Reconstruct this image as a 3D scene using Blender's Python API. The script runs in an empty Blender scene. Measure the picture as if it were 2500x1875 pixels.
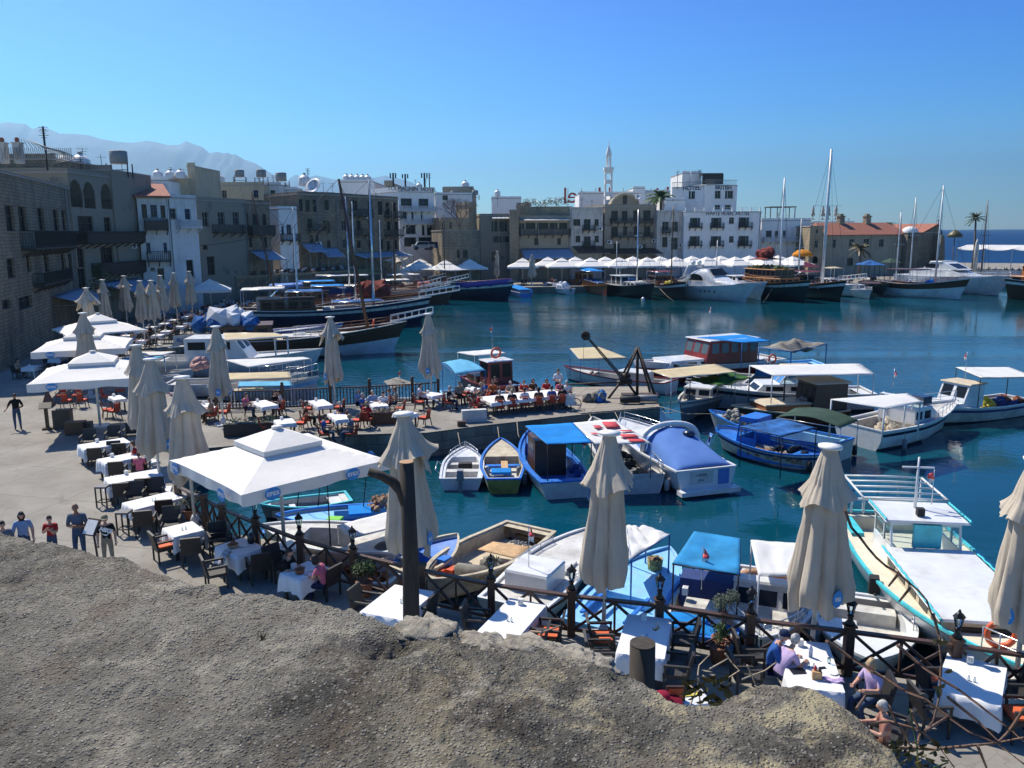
import bpy,math,random
from mathutils import Vector,Matrix
R=math.radians
random.seed(7)
S=bpy.context.scene
COL=S.collection
# ------------------------------------------------------------------ camera
FPX,CX,CY=1980.0,1250.0,937.5
PIT=math.atan((CY-567.0)/FPX);ROL=.007;CZ=9.4
_cp,_sp,_ca,_sa=math.cos(PIT),math.sin(PIT),math.cos(ROL),math.sin(ROL)
VF=Vector((0,_cp,-_sp));_r=Vector((1,0,0));_u=Vector((0,_sp,_cp))
VR=_r*_ca-_u*_sa;VU=_u*_ca+_r*_sa
cam=bpy.data.cameras.new('camera');co=bpy.data.objects.new('camera',cam);COL.objects.link(co)
M4=Matrix((VR,VU,-VF)).transposed().to_4x4();M4.translation=Vector((0,0,CZ));co.matrix_world=M4
cam.sensor_width=36;cam.lens=36*FPX/2500;cam.clip_start=.05;cam.clip_end=60000
S.camera=co
# ------------------------------------------------------------------ sky and sun
SUN_EL,SUN_AZ=R(51),math.atan2(-.68,.73)     # azimuth of the sun, clockwise from +Y
w=bpy.data.worlds.new("World");S.world=w;w.use_nodes=True
nt=w.node_tree;bg=nt.nodes['Background']
sky=nt.nodes.new('ShaderNodeTexSky');sky.sky_type='NISHITA';sky.sun_disc=False
sky.sun_elevation=SUN_EL;sky.sun_rotation=SUN_AZ;sky.altitude=200;sky.air_density=1.0;sky.dust_density=0.15;sky.ozone_density=5.5
hs=nt.nodes.new('ShaderNodeHueSaturation');hs.inputs['Saturation'].default_value=1.35;hs.inputs['Value'].default_value=1.0
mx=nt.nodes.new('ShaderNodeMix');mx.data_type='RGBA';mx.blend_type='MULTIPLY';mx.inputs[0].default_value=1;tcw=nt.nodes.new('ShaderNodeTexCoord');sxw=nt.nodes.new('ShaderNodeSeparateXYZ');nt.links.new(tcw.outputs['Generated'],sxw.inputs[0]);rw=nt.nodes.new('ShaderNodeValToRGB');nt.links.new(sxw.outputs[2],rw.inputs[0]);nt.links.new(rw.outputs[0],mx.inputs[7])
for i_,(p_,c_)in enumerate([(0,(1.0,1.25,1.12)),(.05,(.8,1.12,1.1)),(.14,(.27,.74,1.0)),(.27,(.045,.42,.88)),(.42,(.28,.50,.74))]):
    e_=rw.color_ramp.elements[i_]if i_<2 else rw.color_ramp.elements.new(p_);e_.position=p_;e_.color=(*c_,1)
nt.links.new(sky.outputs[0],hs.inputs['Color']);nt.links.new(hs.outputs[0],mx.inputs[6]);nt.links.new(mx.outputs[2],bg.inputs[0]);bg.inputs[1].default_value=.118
sl=bpy.data.lights.new('sun','SUN');sl.energy=5.0;sl.angle=R(.53);sl.color=(1,.92,.80)
so=bpy.data.objects.new('sun',sl);COL.objects.link(so)
sd=Vector((math.sin(SUN_AZ)*math.cos(SUN_EL),math.cos(SUN_AZ)*math.cos(SUN_EL),math.sin(SUN_EL)))
so.rotation_euler=sd.to_track_quat('Z','Y').to_euler()
S.view_settings.view_transform='Standard';S.view_settings.look='None';S.view_settings.exposure=.6;S.view_settings.gamma=1
S.cycles.volume_step_rate=10;S.cycles.max_bounces=6;S.cycles.volume_bounces=0;S.cycles.transparent_max_bounces=16
# ------------------------------------------------------------------ picture -> place
def ray(x,y):return VF+VR*((x-CX)/FPX)-VU*((y-CY)/FPX)
def G(x,y,z=0.0):
    d=ray(x,y);t=(z-CZ)/d.z;return Vector((d.x*t,d.y*t,z))
def AT(x,y,Y):
    d=ray(x,y);t=Y/d.y;return Vector((d.x*t,Y,CZ+d.z*t))
CROP=dict(A=(0,280,3.456),B=(600,360,3.456),C=(1200,360,3.456),D=(1800,400,3.16),E=(0,640,3.456),F=(400,680,3.16),Gc=(1000,760,3.456),
    H=(1500,780,3.456),I=(1860,780,3.456),J=(0,1000,3.456),K=(400,1040,3.16),L=(900,1180,3.16),M=(1400,1200,3.16),N=(1800,1120,3.16),O=(1700,1500,2.765),
    P=(2200,500,7.373),Q=(1450,380,4.909),R=(1100,560,5.53),T=(0,300,5.53),U=(380,740,5.53),V=(640,620,4.424),W=(500,560,5.53),X=(0,600,5.53))
def C(k,x,y):
    a=CROP[k];return(a[0]+x/a[2],a[1]+y/a[2])
# ------------------------------------------------------------------ materials
def new_mat(name):
    m=bpy.data.materials.new(name);m.use_nodes=True;n=m.node_tree
    return m,n,n.nodes['Principled BSDF']
def nd(n,t,**k):
    x=n.nodes.new(t)
    for a,b in k.items():
        if a in x.inputs:x.inputs[a].default_value=b
        else:setattr(x,a,b)
    return x
def ramp(n,src,stops):
    r=n.nodes.new('ShaderNodeValToRGB');e=r.color_ramp.elements
    while len(e)<len(stops):e.new(.5)
    for i,(p,c)in enumerate(stops):
        e[i].position=p;e[i].color=(c[0],c[1],c[2],1)if not isinstance(c,(int,float))else(c,c,c,1)
    n.links.new(src,r.inputs[0]);return r.outputs[0]
def mixc(n,f,a,b,mode='MIX'):
    m=n.nodes.new('ShaderNodeMix');m.data_type='RGBA';m.blend_type=mode
    for i,v in((0,f),(6,a),(7,b)):
        if hasattr(v,'links'):n.links.new(v,m.inputs[i])
        elif i==0:m.inputs[0].default_value=v
        else:m.inputs[i].default_value=(v[0],v[1],v[2],1)
    return m.outputs[2]
def coords(n,sc=None,rot=None,kind='Object'):
    tc=n.nodes.new('ShaderNodeTexCoord');o=tc.outputs[kind]
    if sc is not None or rot is not None:
        mp=n.nodes.new('ShaderNodeMapping')
        if sc is not None:mp.inputs['Scale'].default_value=sc
        if rot is not None:mp.inputs['Rotation'].default_value=rot
        n.links.new(o,mp.inputs[0]);o=mp.outputs[0]
    return o
def noise(n,co_,scale,detail=4,rough=.6,dist=0):
    x=nd(n,'ShaderNodeTexNoise',Scale=scale,Detail=detail,Roughness=rough,Distortion=dist);n.links.new(co_,x.inputs['Vector']);return x.outputs['Fac']
def bump(n,b,h,strength=.3,dist=.02):
    x=nd(n,'ShaderNodeBump',Strength=strength,Distance=dist);n.links.new(h,x.inputs['Height']);n.links.new(x.outputs[0],b.inputs['Normal']);return x
MC={}
def mat(name,c,rough=.6,var=.12,scale=2.5,metal=0,dirt=None,dirtamt=.5,bmp=.15,spec=.5,fine=0,coat=0,trans=0):
    """painted / cloth / timber: a colour with patchy wear"""
    if name in MC:return MC[name]
    m,n,b=new_mat(name);cc=coords(n)
    f1=noise(n,cc,scale,5);lo=tuple(max(0,v*(1-var*2))for v in c);hi=tuple(min(1,v*(1+var))for v in c)
    col=ramp(n,f1,[(.3,lo),(.7,hi)])
    if dirt:
        f2=ramp(n,noise(n,cc,scale*.6,8,.7),[(.5,0),(.72,dirtamt)]);col=mixc(n,f2,col,dirt)
    n.links.new(col,b.inputs['Base Color']);b.inputs['Roughness'].default_value=rough;b.inputs['Metallic'].default_value=metal
    b.inputs['Specular IOR Level'].default_value=spec
    if coat:b.inputs['Coat Weight'].default_value=coat
    if trans:b.inputs['Transmission Weight'].default_value=trans
    if bmp:bump(n,b,noise(n,cc,fine or scale*6,4),bmp,.01)
    MC[name]=m;return m
def cloth(name,c,thin=.25,var=.05):
    if name in MC:return MC[name]
    m,n,b=new_mat(name);cc=coords(n)
    col=ramp(n,noise(n,cc,1.3,5),[(.3,tuple(v*(1-var*2)for v in c)),(.7,c)])
    n.links.new(col,b.inputs['Base Color']);b.inputs['Roughness'].default_value=.85;b.inputs['Specular IOR Level'].default_value=.2
    bump(n,b,noise(n,cc,5,5),.35,.03)
    if thin:
        t=n.nodes.new('ShaderNodeBsdfTranslucent');n.links.new(col,t.inputs[0]);mx=n.nodes.new('ShaderNodeMixShader');mx.inputs[0].default_value=thin
        n.links.new(b.outputs[0],mx.inputs[1]);n.links.new(t.outputs[0],mx.inputs[2]);n.links.new(mx.outputs[0],n.nodes['Material Output'].inputs[0])
    MC[name]=m;return m
def glassm(name,c=(.02,.03,.035),rough=.06,spec=.8):
    if name in MC:return MC[name]
    m,n,b=new_mat(name);b.inputs['Base Color'].default_value=(*c,1);b.inputs['Roughness'].default_value=rough;b.inputs['Specular IOR Level'].default_value=spec
    MC[name]=m;return m
def clearm(name='clear_glass',tint=(.75,.85,.88)):
    if name in MC:return MC[name]
    m,n,b=new_mat(name);g=n.nodes.new('ShaderNodeBsdfGlossy');g.inputs['Roughness'].default_value=.03
    t=n.nodes.new('ShaderNodeBsdfTransparent');t.inputs[0].default_value=(*tint,1);fr=n.nodes.new('ShaderNodeFresnel');fr.inputs[0].default_value=1.5
    mx=n.nodes.new('ShaderNodeMixShader');n.links.new(fr.outputs[0],mx.inputs[0]);n.links.new(t.outputs[0],mx.inputs[1]);n.links.new(g.outputs[0],mx.inputs[2])
    n.links.new(mx.outputs[0],n.nodes['Material Output'].inputs[0]);MC[name]=m;return m
def masonry(name,c1,c2,mortar,bw=.55,bh=.28,stain=(.12,.11,.10),stainamt=.5,plaster=None,pamt=.5,sc=1.0):
    """coursed stone on walls; optional plaster patches. Wall local coords: x along, z up"""
    if name in MC:return MC[name]
    m,n,b=new_mat(name);cc=coords(n);tc=coords(n,None,(R(90),0,0))
    mp=n.nodes.new('ShaderNodeVectorRotate');mp.rotation_type='X_AXIS';mp.inputs['Angle'].default_value=R(-90);n.links.new(cc,mp.inputs[0])
    br=nd(n,'ShaderNodeTexBrick',Scale=sc);br.inputs['Brick Width'].default_value=bw;br.inputs['Row Height'].default_value=bh;br.inputs['Mortar Size'].default_value=.018
    br.inputs['Color1'].default_value=(*c1,1);br.inputs['Color2'].default_value=(*c2,1);br.inputs['Mortar'].default_value=(*mortar,1)
    nz=nd(n,'ShaderNodeTexNoise',Scale=1.1,Detail=3);n.links.new(cc,nz.inputs['Vector'])
    ad=n.nodes.new('ShaderNodeVectorMath');ad.operation='MULTIPLY_ADD';n.links.new(nz.outputs['Color'],ad.inputs[0]);ad.inputs[1].default_value=(.12,.12,.12)
    sx=n.nodes.new('ShaderNodeSeparateXYZ');n.links.new(cc,sx.inputs[0]);cb=n.nodes.new('ShaderNodeCombineXYZ');sa=n.nodes.new('ShaderNodeMath');n.links.new(sx.outputs[0],sa.inputs[0]);n.links.new(sx.outputs[1],sa.inputs[1]);n.links.new(sa.outputs[0],cb.inputs[0]);n.links.new(sx.outputs[2],cb.inputs[1])
    n.links.new(cb.outputs[0],ad.inputs[2]);n.links.new(ad.outputs[0],br.inputs['Vector'])
    col=br.outputs['Color'];col=mixc(n,ramp(n,noise(n,cc,6,6),[(.35,.0),(.7,.55)]),col,tuple(v*.55 for v in c1))
    f2=ramp(n,noise(n,coords(n,(1,1,.35)),.5,7,.65),[(.42,0),(.68,stainamt)]);col=mixc(n,f2,col,stain)
    h=br.outputs['Fac']
    if plaster:
        f3=ramp(n,noise(n,cc,.35,7,.6),[(.5-pamt*.25,0),(.53-pamt*.25,1)]);col=mixc(n,f3,col,plaster)
    n.links.new(col,b.inputs['Base Color']);b.inputs['Roughness'].default_value=.93;b.inputs['Specular IOR Level'].default_value=.15
    hh=n.nodes.new('ShaderNodeMath');hh.operation='MULTIPLY_ADD';n.links.new(h,hh.inputs[0]);hh.inputs[1].default_value=-.8;n.links.new(noise(n,cc,9,6),hh.inputs[2])
    bump(n,b,hh.outputs[0],.6,.05);MC[name]=m;return m
def plasterm(name,c,stain=(.25,.24,.22),amt=.6,scale=.5):
    if name in MC:return MC[name]
    m,n,b=new_mat(name);cc=coords(n)
    col=ramp(n,noise(n,cc,1.2,6),[(.3,tuple(v*.88 for v in c)),(.7,c)])
    f2=ramp(n,noise(n,coords(n,(1,1,.4)),scale,9,.72),[(.5,0),(.66,amt)]);col=mixc(n,f2,col,stain)
    f3=ramp(n,noise(n,coords(n,(5,5,.25)),scale*1.5,6,.6),[(.5,0),(.75,amt*.5)]);col=mixc(n,f3,col,stain)
    n.links.new(col,b.inputs['Base Color']);b.inputs['Roughness'].default_value=.9;b.inputs['Specular IOR Level'].default_value=.15
    bump(n,b,noise(n,cc,5,6),.3,.03);MC[name]=m;return m
def woodm(name,c,rough=.5,grain=(1,14,14),spec=.4):
    if name in MC:return MC[name]
    m,n,b=new_mat(name);col=ramp(n,noise(n,coords(n,grain),2.2,6,.65,.4),[(.3,tuple(v*.55 for v in c)),(.72,tuple(min(1,v*1.25)for v in c))])
    n.links.new(col,b.inputs['Base Color']);b.inputs['Roughness'].default_value=rough;b.inputs['Specular IOR Level'].default_value=spec
    bump(n,b,noise(n,coords(n,grain),5,5),.25,.01);MC[name]=m;return m
# ------------------------------------------------------------------ mesh building
class MB:
    def __init__(s):s.v=[];s.f=[];s.m=[];s.sm=[]
    def add(s,v,f,m=0,sm=False):
        o=len(s.v);s.v+=[tuple(p)for p in v];s.f+=[tuple(i+o for i in q)for q in f];s.m+=[m]*len(f);s.sm+=[sm]*len(f);return s
    def box(s,a,b,m=0):
        x0,y0,z0=a;x1,y1,z1=b
        return s.add([(x0,y0,z0),(x1,y0,z0),(x1,y1,z0),(x0,y1,z0),(x0,y0,z1),(x1,y0,z1),(x1,y1,z1),(x0,y1,z1)],
            [(0,3,2,1),(4,5,6,7),(0,1,5,4),(1,2,6,5),(2,3,7,6),(3,0,4,7)],m)
    def cbox(s,c,d,rz=0,m=0,tap=1,rx=0):
        v=[]
        for z in(-.5,.5):
            k=tap if z>0 else 1
            for x,y in((-.5,-.5),(.5,-.5),(.5,.5),(-.5,.5)):
                p=Vector((x*d[0]*k,y*d[1]*k,z*d[2]))
                if rx:p=Matrix.Rotation(rx,3,'X')@p
                if rz:p=Matrix.Rotation(rz,3,'Z')@p
                v.append(p+Vector(c))
        return s.add(v,[(0,3,2,1),(4,5,6,7),(0,1,5,4),(1,2,6,5),(2,3,7,6),(3,0,4,7)],m)
    def hexa(s,v,m=0):      # 8 corners: bottom ring then top ring
        return s.add(v,[(0,3,2,1),(4,5,6,7),(0,1,5,4),(1,2,6,5),(2,3,7,6),(3,0,4,7)],m)
    def beam(s,p,q,w,h=None,m=0,up=(0,0,1)):
        p,q=Vector(p),Vector(q);d=(q-p);h=h or w
        if d.length<1e-6:return s
        d.normalize();u=Vector(up)
        if abs(d.dot(u))>.98:u=Vector((1,0,0))
        a=d.cross(u).normalized();b=a.cross(d)
        v=[e+a*(sx*w/2)+b*(sy*h/2)for e in(p,q)for sx,sy in((-1,-1),(1,-1),(1,1),(-1,1))]
        return s.add(v,[(0,3,2,1),(4,5,6,7),(0,1,5,4),(1,2,6,5),(2,3,7,6),(3,0,4,7)],m)
    def tube(s,pts,r,n=8,m=0,cap=True,sm=True):
        pts=[Vector(p)for p in pts];k=len(pts);rs=r if isinstance(r,(list,tuple))else[r]*k
        v=[];pa=None
        for i,p in enumerate(pts):
            d=(pts[min(i+1,k-1)]-pts[max(i-1,0)])
            if d.length<1e-9:d=Vector((0,0,1))
            d.normalize()
            if pa is None:
                u=Vector((0,0,1))if abs(d.z)<.95 else Vector((1,0,0));a=d.cross(u).normalized()
            else:a=(pa-d*pa.dot(d)).normalized()
            pa=a;b=d.cross(a)
            v+=[p+(a*math.cos(2*math.pi*j/n)+b*math.sin(2*math.pi*j/n))*rs[i]for j in range(n)]
        f=[(i*n+j,i*n+(j+1)%n,(i+1)*n+(j+1)%n,(i+1)*n+j)for i in range(k-1)for j in range(n)]
        s.add(v,f,m,sm)
        if cap:o=len(s.v)-len(v);s.f+=[tuple(o+j for j in reversed(range(n))),tuple(o+(k-1)*n+j for j in range(n))];s.m+=[m,m];s.sm+=[False,False]
        return s
    def lathe(s,prof,n=16,c=(0,0,0),m=0,sm=True,cap=True):
        v=[(c[0]+r*math.cos(2*math.pi*j/n),c[1]+r*math.sin(2*math.pi*j/n),c[2]+z)for r,z in prof for j in range(n)];k=len(prof)
        f=[(i*n+j,i*n+(j+1)%n,(i+1)*n+(j+1)%n,(i+1)*n+j)for i in range(k-1)for j in range(n)]
        s.add(v,f,m,sm)
        if cap:o=len(s.v)-len(v);s.f+=[tuple(o+j for j in reversed(range(n))),tuple(o+(k-1)*n+j for j in range(n))];s.m+=[m,m];s.sm+=[False,False]
        return s
    def prism(s,poly,z0,z1,m=0):
        n=len(poly);v=[(p[0],p[1],z0)for p in poly]+[(p[0],p[1],z1)for p in poly]
        return s.add(v,[tuple(reversed(range(n))),tuple(range(n,2*n))]+[(i,(i+1)%n,n+(i+1)%n,n+i)for i in range(n)],m)
    def ball(s,c,r,m=0,n=10,k=6,sx=1,sy=1,sz=1):
        v=[];
        for i in range(1,k):
            t=math.pi*i/k
            for j in range(n):
                a=2*math.pi*j/n;v.append((c[0]+r*sx*math.sin(t)*math.cos(a),c[1]+r*sy*math.sin(t)*math.sin(a),c[2]+r*sz*math.cos(t)))
        v+=[(c[0],c[1],c[2]+r*sz),(c[0],c[1],c[2]-r*sz)]
        f=[(i*n+j,(i+1)*n+j,(i+1)*n+(j+1)%n,i*n+(j+1)%n)for i in range(k-2)for j in range(n)]
        t,bt=(k-1)*n,(k-1)*n+1
        f+=[(t,j,(j+1)%n)for j in range(n)]+[(bt,(k-2)*n+(j+1)%n,(k-2)*n+j)for j in range(n)]
        return s.add(v,f,m,True)
    def ico(s,c,r,m=0,jit=.25,rnd=random,sz=1):
        p=(1+5**.5)/2;vs=[(-1,p,0),(1,p,0),(-1,-p,0),(1,-p,0),(0,-1,p),(0,1,p),(0,-1,-p),(0,1,-p),(p,0,-1),(p,0,1),(-p,0,-1),(-p,0,1)]
        fs=[(0,11,5),(0,5,1),(0,1,7),(0,7,10),(0,10,11),(1,5,9),(5,11,4),(11,10,2),(10,7,6),(7,1,8),(3,9,4),(3,4,2),(3,2,6),(3,6,8),(3,8,9),(4,9,5),(2,4,11),(6,2,10),(8,6,7),(9,8,1)]
        return s.add([(c[0]+x*r/1.9*(1+rnd.uniform(-jit,jit)),c[1]+y*r/1.9*(1+rnd.uniform(-jit,jit)),c[2]+z*r/1.9*sz*(1+rnd.uniform(-jit,jit)))for x,y,z in vs],fs,m)
    def sheet(s,fn,nu,nv,th=.02,m=0,sm=True,mb=None):
        """surface fn(u,v)->point, given a thickness downward"""
        g=[Vector(fn(i/nu,j/nv))for i in range(nu+1)for j in range(nv+1)];o=len(g);w_=nv+1
        v=g+[p-Vector((0,0,th))for p in g]
        f=[(i*w_+j,(i+1)*w_+j,(i+1)*w_+j+1,i*w_+j+1)for i in range(nu)for j in range(nv)]
        f2=[tuple(reversed([q+o for q in a]))for a in f]
        e=[]
        for i in range(nu):e+=[(i*w_,i*w_+o,(i+1)*w_+o,(i+1)*w_),(i*w_+nv,(i+1)*w_+nv,(i+1)*w_+nv+o,i*w_+nv+o)]
        for j in range(nv):e+=[(j,j+1,j+1+o,j+o),(nu*w_+j,nu*w_+j+o,nu*w_+j+1+o,nu*w_+j+1)]
        s.add(v,f+f2,m,sm);s.f+=[tuple(q+len(s.v)-2*o for q in a)for a in e];s.m+=[m]*len(e);s.sm+=[False]*len(e);return s
def obj(name,mb,mats,parent=None,loc=None,rz=0,**tags):
    me=bpy.data.meshes.new(name);me.from_pydata(mb.v,[],mb.f)
    if not isinstance(mats,(list,tuple)):mats=[mats]
    for x in mats:me.materials.append(x)
    if len(mats)>1:me.polygons.foreach_set('material_index',mb.m)
    me.polygons.foreach_set('use_smooth',mb.sm);me.update()
    o=bpy.data.objects.new(name,me);COL.objects.link(o)
    if parent:o.parent=parent
    if loc is not None:o.location=loc
    o.rotation_euler.z=rz
    for k,v in tags.items():o[k]=v
    return o
def thing(name,label,cat,loc=(0,0,0),rz=0,group=None):
    o=bpy.data.objects.new(name,None);COL.objects.link(o);o.location=loc;o.rotation_euler.z=rz;o.empty_display_size=.2
    o['label']=label;o['category']=cat
    if group:o['group']=group
    return o
def tag(o,label,cat,group=None):
    o['label']=label;o['category']=cat
    if group:o['group']=group
    return o
KIDS={}
def dup(root,loc=None,rz=None,label=None,group=None,sc=None):
    r=root.copy();COL.objects.link(r)
    if loc is not None:r.location=loc
    if rz is not None:r.rotation_euler.z=rz
    if sc is not None:r.scale=(sc,)*3 if isinstance(sc,(int,float))else sc
    if label:r['label']=label
    if group:r['group']=group
    if root.name not in KIDS:
        KIDS[root.name]=[(c,[g for g in c.children])for c in root.children]
    for ch,gs in KIDS[root.name]:
        c=ch.copy();COL.objects.link(c);c.parent=r
        for g in gs:
            d=g.copy();COL.objects.link(d);d.parent=c
    return r
_fonts={}
def text(parent,txt,size,loc,rot,m,name='lettering',ext=.004,align='CENTER',shear=0,bold=0,**tags):
    cu=bpy.data.curves.new(name,'FONT');cu.body=txt;cu.size=size;cu.extrude=ext;cu.align_x=align;cu.align_y='CENTER';cu.shear=shear;cu.offset=bold
    t_=bpy.data.objects.new('tmp',cu);me=bpy.data.meshes.new_from_object(t_);bpy.data.objects.remove(t_);bpy.data.curves.remove(cu);me.materials.clear();me.materials.append(m)
    o=bpy.data.objects.new(name,me);COL.objects.link(o);o.parent=parent;o.location=loc;o.rotation_euler=rot
    for k,v in tags.items():o[k]=v
    return o
# ================================================================== SETTING
from mathutils import noise as MN
WZ=-1.2
def struct(name,mb,m,**k):return obj(name,mb,m,kind='structure',**k)
# --- water
m_w,n,b=new_mat('harbour_water');cc=coords(n,kind='Object')
big=noise(n,coords(n,(1,1,1)),.012,4,.5,.5)
calm=ramp(n,noise(n,coords(n,(.6,1.6,1)),.022,3,.5,1.0),[(.47,.2),(.56,1)])
col=ramp(n,noise(n,cc,.03,4),[(.35,(.0015,.030,.038)),(.65,(.002,.062,.098))])
n.links.new(col,b.inputs['Base Color']);b.inputs['Roughness'].default_value=.04;b.inputs['IOR'].default_value=1.33
w1=noise(n,coords(n,(1,1.35,1),(0,0,R(28))),1.15,4,.55,.6);w2=noise(n,coords(n,(1,1.5,1),(0,0,R(-15))),3.6,3,.6)
ad=n.nodes.new('ShaderNodeMath');ad.operation='MULTIPLY_ADD';n.links.new(w2,ad.inputs[0]);ad.inputs[1].default_value=.22;n.links.new(w1,ad.inputs[2])
ml=n.nodes.new('ShaderNodeMath');ml.operation='MULTIPLY';n.links.new(ad.outputs[0],ml.inputs[0]);n.links.new(calm,ml.inputs[1])
bump(n,b,ml.outputs[0],.34,.18)
mb=MB();mb.add([(-9000,-200,WZ),(14000,-200,WZ),(14000,14000,WZ),(-9000,14000,WZ)],[(0,1,2,3)]);struct('harbour_water',mb,m_w)
m_sea,n,b=new_mat('open_sea');cc=coords(n);wc=ramp(n,noise(n,coords(n,(.12,1,1)),.05,9,.8),[(.70,0),(.73,.6)])
n.links.new(mixc(n,wc,ramp(n,noise(n,coords(n,(.2,1,1)),.01,4),[(.3,(.0015,.028,.085)),(.7,(.002,.04,.12))]),(.5,.55,.6)),b.inputs['Base Color']);b.inputs['Roughness'].default_value=.6;b.inputs['Specular IOR Level'].default_value=.12;bump(n,b,noise(n,coords(n,(.4,1,1)),.35,5),1,.8)
mb=MB();mb.add([(96,176,WZ+.02),(14000,150,WZ+.02),(14000,14000,WZ+.02),(-9000,14000,WZ+.02),(-2500,2600,WZ+.02),(-150,425,WZ+.02),(75,265,WZ+.02),(96,224,WZ+.02)],[tuple(range(8))]);struct('open_sea',mb,m_sea)
# --- land and quays
m_pav,n,b=new_mat('quay_concrete');cc=coords(n)
c1=ramp(n,noise(n,cc,.45,8,.65),[(.3,(.18,.165,.14)),(.6,(.26,.245,.215)),(.8,(.31,.295,.26))])
st=ramp(n,noise(n,cc,1.6,9,.75),[(.52,0),(.72,.55)]);c1=mixc(n,st,c1,(.20,.18,.15))
br=nd(n,'ShaderNodeTexBrick',Scale=.24);br.offset=0;br.inputs['Mortar Size'].default_value=.006;br.inputs['Brick Width'].default_value=.9;br.inputs['Row Height'].default_value=.8;br.inputs['Mortar Smooth'].default_value=.3
n.links.new(coords(n,None,(0,0,R(14))),br.inputs['Vector']);c1=mixc(n,br.outputs['Fac'],c1,(.16,.15,.13))
n.links.new(c1,b.inputs['Base Color']);b.inputs['Roughness'].default_value=.9;b.inputs['Specular IOR Level'].default_value=.2
ck=nd(n,'ShaderNodeTexVoronoi',Scale=.55);ck.feature='DISTANCE_TO_EDGE';wa=n.nodes.new('ShaderNodeVectorMath');wa.operation='MULTIPLY_ADD';nq=nd(n,'ShaderNodeTexNoise',Scale=1.5,Detail=5);n.links.new(cc,nq.inputs['Vector']);n.links.new(nq.outputs['Color'],wa.inputs[0]);wa.inputs[1].default_value=(1.2,1.2,0);n.links.new(cc,wa.inputs[2]);n.links.new(wa.outputs[0],ck.inputs['Vector']);n.links.new(mixc(n,ramp(n,ck.outputs['Distance'],[(.003,.28),(.009,0)]),c1,(.07,.065,.055)),b.inputs['Base Color']);bump(n,b,noise(n,cc,7,8,.7),.35,.02)
m_qw=masonry('quay_wall_stone',(.30,.275,.22),(.21,.19,.15),(.11,.10,.085),1.2,.45,(.06,.06,.04),.7)
QE=[(16,13.3),(10.4,15.25),(9.15,15.65),(7.25,16.25),(5.3,16.85),(3.45,17.5),(1.45,18.1),(-.5,18.75),(-2.4,19.75),(-4.2,20.75),(-5.6,22.3),(-7.1,23.8),(-9.0,24.6),(-9.95,25.4),(-13.2,30.5),(-13.6,35.2),
      (-7.3,37.5),(-4.1,37.75),(-1.3,39.2),(3.3,41.3),(8.0,42.9),(8.4,48.9),(3.8,48.9),(-1,47),(-5.3,45.1),(-10,44.0),(-15,43.1),(-19,45.5),(-25.5,54),(-28.6,63),(-29.4,70.3),(-31.7,88),(-32.6,103),(-32.4,119),(-31,128),(-21,136),(-5,141),(12,143),(50,145),(92,151),(100,158),(230,150)]
LAND=QE+[(230,215),(150,222),(75,260),(-150,420),(-2500,2500),(-8500,6000),(-8500,-150),(16,-150)]
mb=MB();mb.prism(LAND,-3.5,0);mb.m=[0,0]+[1]*len(LAND);struct('quay_pavement',mb,[m_pav,m_qw])
# --- mountains
m_mt=mat('mountain_rock',(.10,.14,.17),.95,.3,.002,bmp=0)
def ridge(pts,D,depth,name,seed):
    P=[AT(x,y,D)for x,y in pts];mb=MB();nx=len(P)
    xs=[]
    for i in range(nx-1):
        for k in range(6):xs.append(P[i].lerp(P[i+1],k/6))
    xs.append(P[-1]);rows=14;v=[]
    for p in xs:
        for j in range(rows+1):
            t=j/rows*2-1;fall=max(0,1-abs(t)**1.15)
            yy=D+t*depth;z=p.z*fall
            z+=(MN.fractal(Vector((p.x*.0018+seed,yy*.0018,0)),1,2,5)*.12*p.z)*(1 if abs(t)>.01 else .12)*fall**.5
            v.append((p.x*(1+t*depth/D*.5),yy,max(-3,z-4*abs(t))))
    w_=rows+1;f=[(i*w_+j,(i+1)*w_+j,(i+1)*w_+j+1,i*w_+j+1)for i in range(len(xs)-1)for j in range(rows)]
    mb.add(v,f,0,True);struct(name,mb,m_mt)
r1=[(-200,330),(-60,310)]+[C('A',*p)for p in((0,80),(70,70),(140,85),(210,85),(270,125),(330,110),(400,112),(500,155),(640,160),(740,168),(860,205),(1000,225),(1100,232),(1230,215),(1310,225),(1420,252),(1510,248),(1570,218),(1650,250),(1700,262),(1770,318),(1830,305),(1890,322),(1920,315),(1960,335),(1985,330),(2060,380),(2150,410),(2212,445))]+[C('B',*p)for p in((100,150),(250,235),(340,300),(420,370))]+[(760,500),(800,560)]
ridge(r1,7500,1500,'mountain_range',3)
r2=[(600,560)]+[C('B',*p)for p in((300,330),(360,262),(420,225),(500,255),(600,235),(720,265),(850,290),(960,300),(1060,260),(1180,235),(1280,260),(1400,295),(1480,330),(1600,400))]+[(1120,560)]
ridge(r2,11500,1200,'distant_mountains',9)
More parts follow.
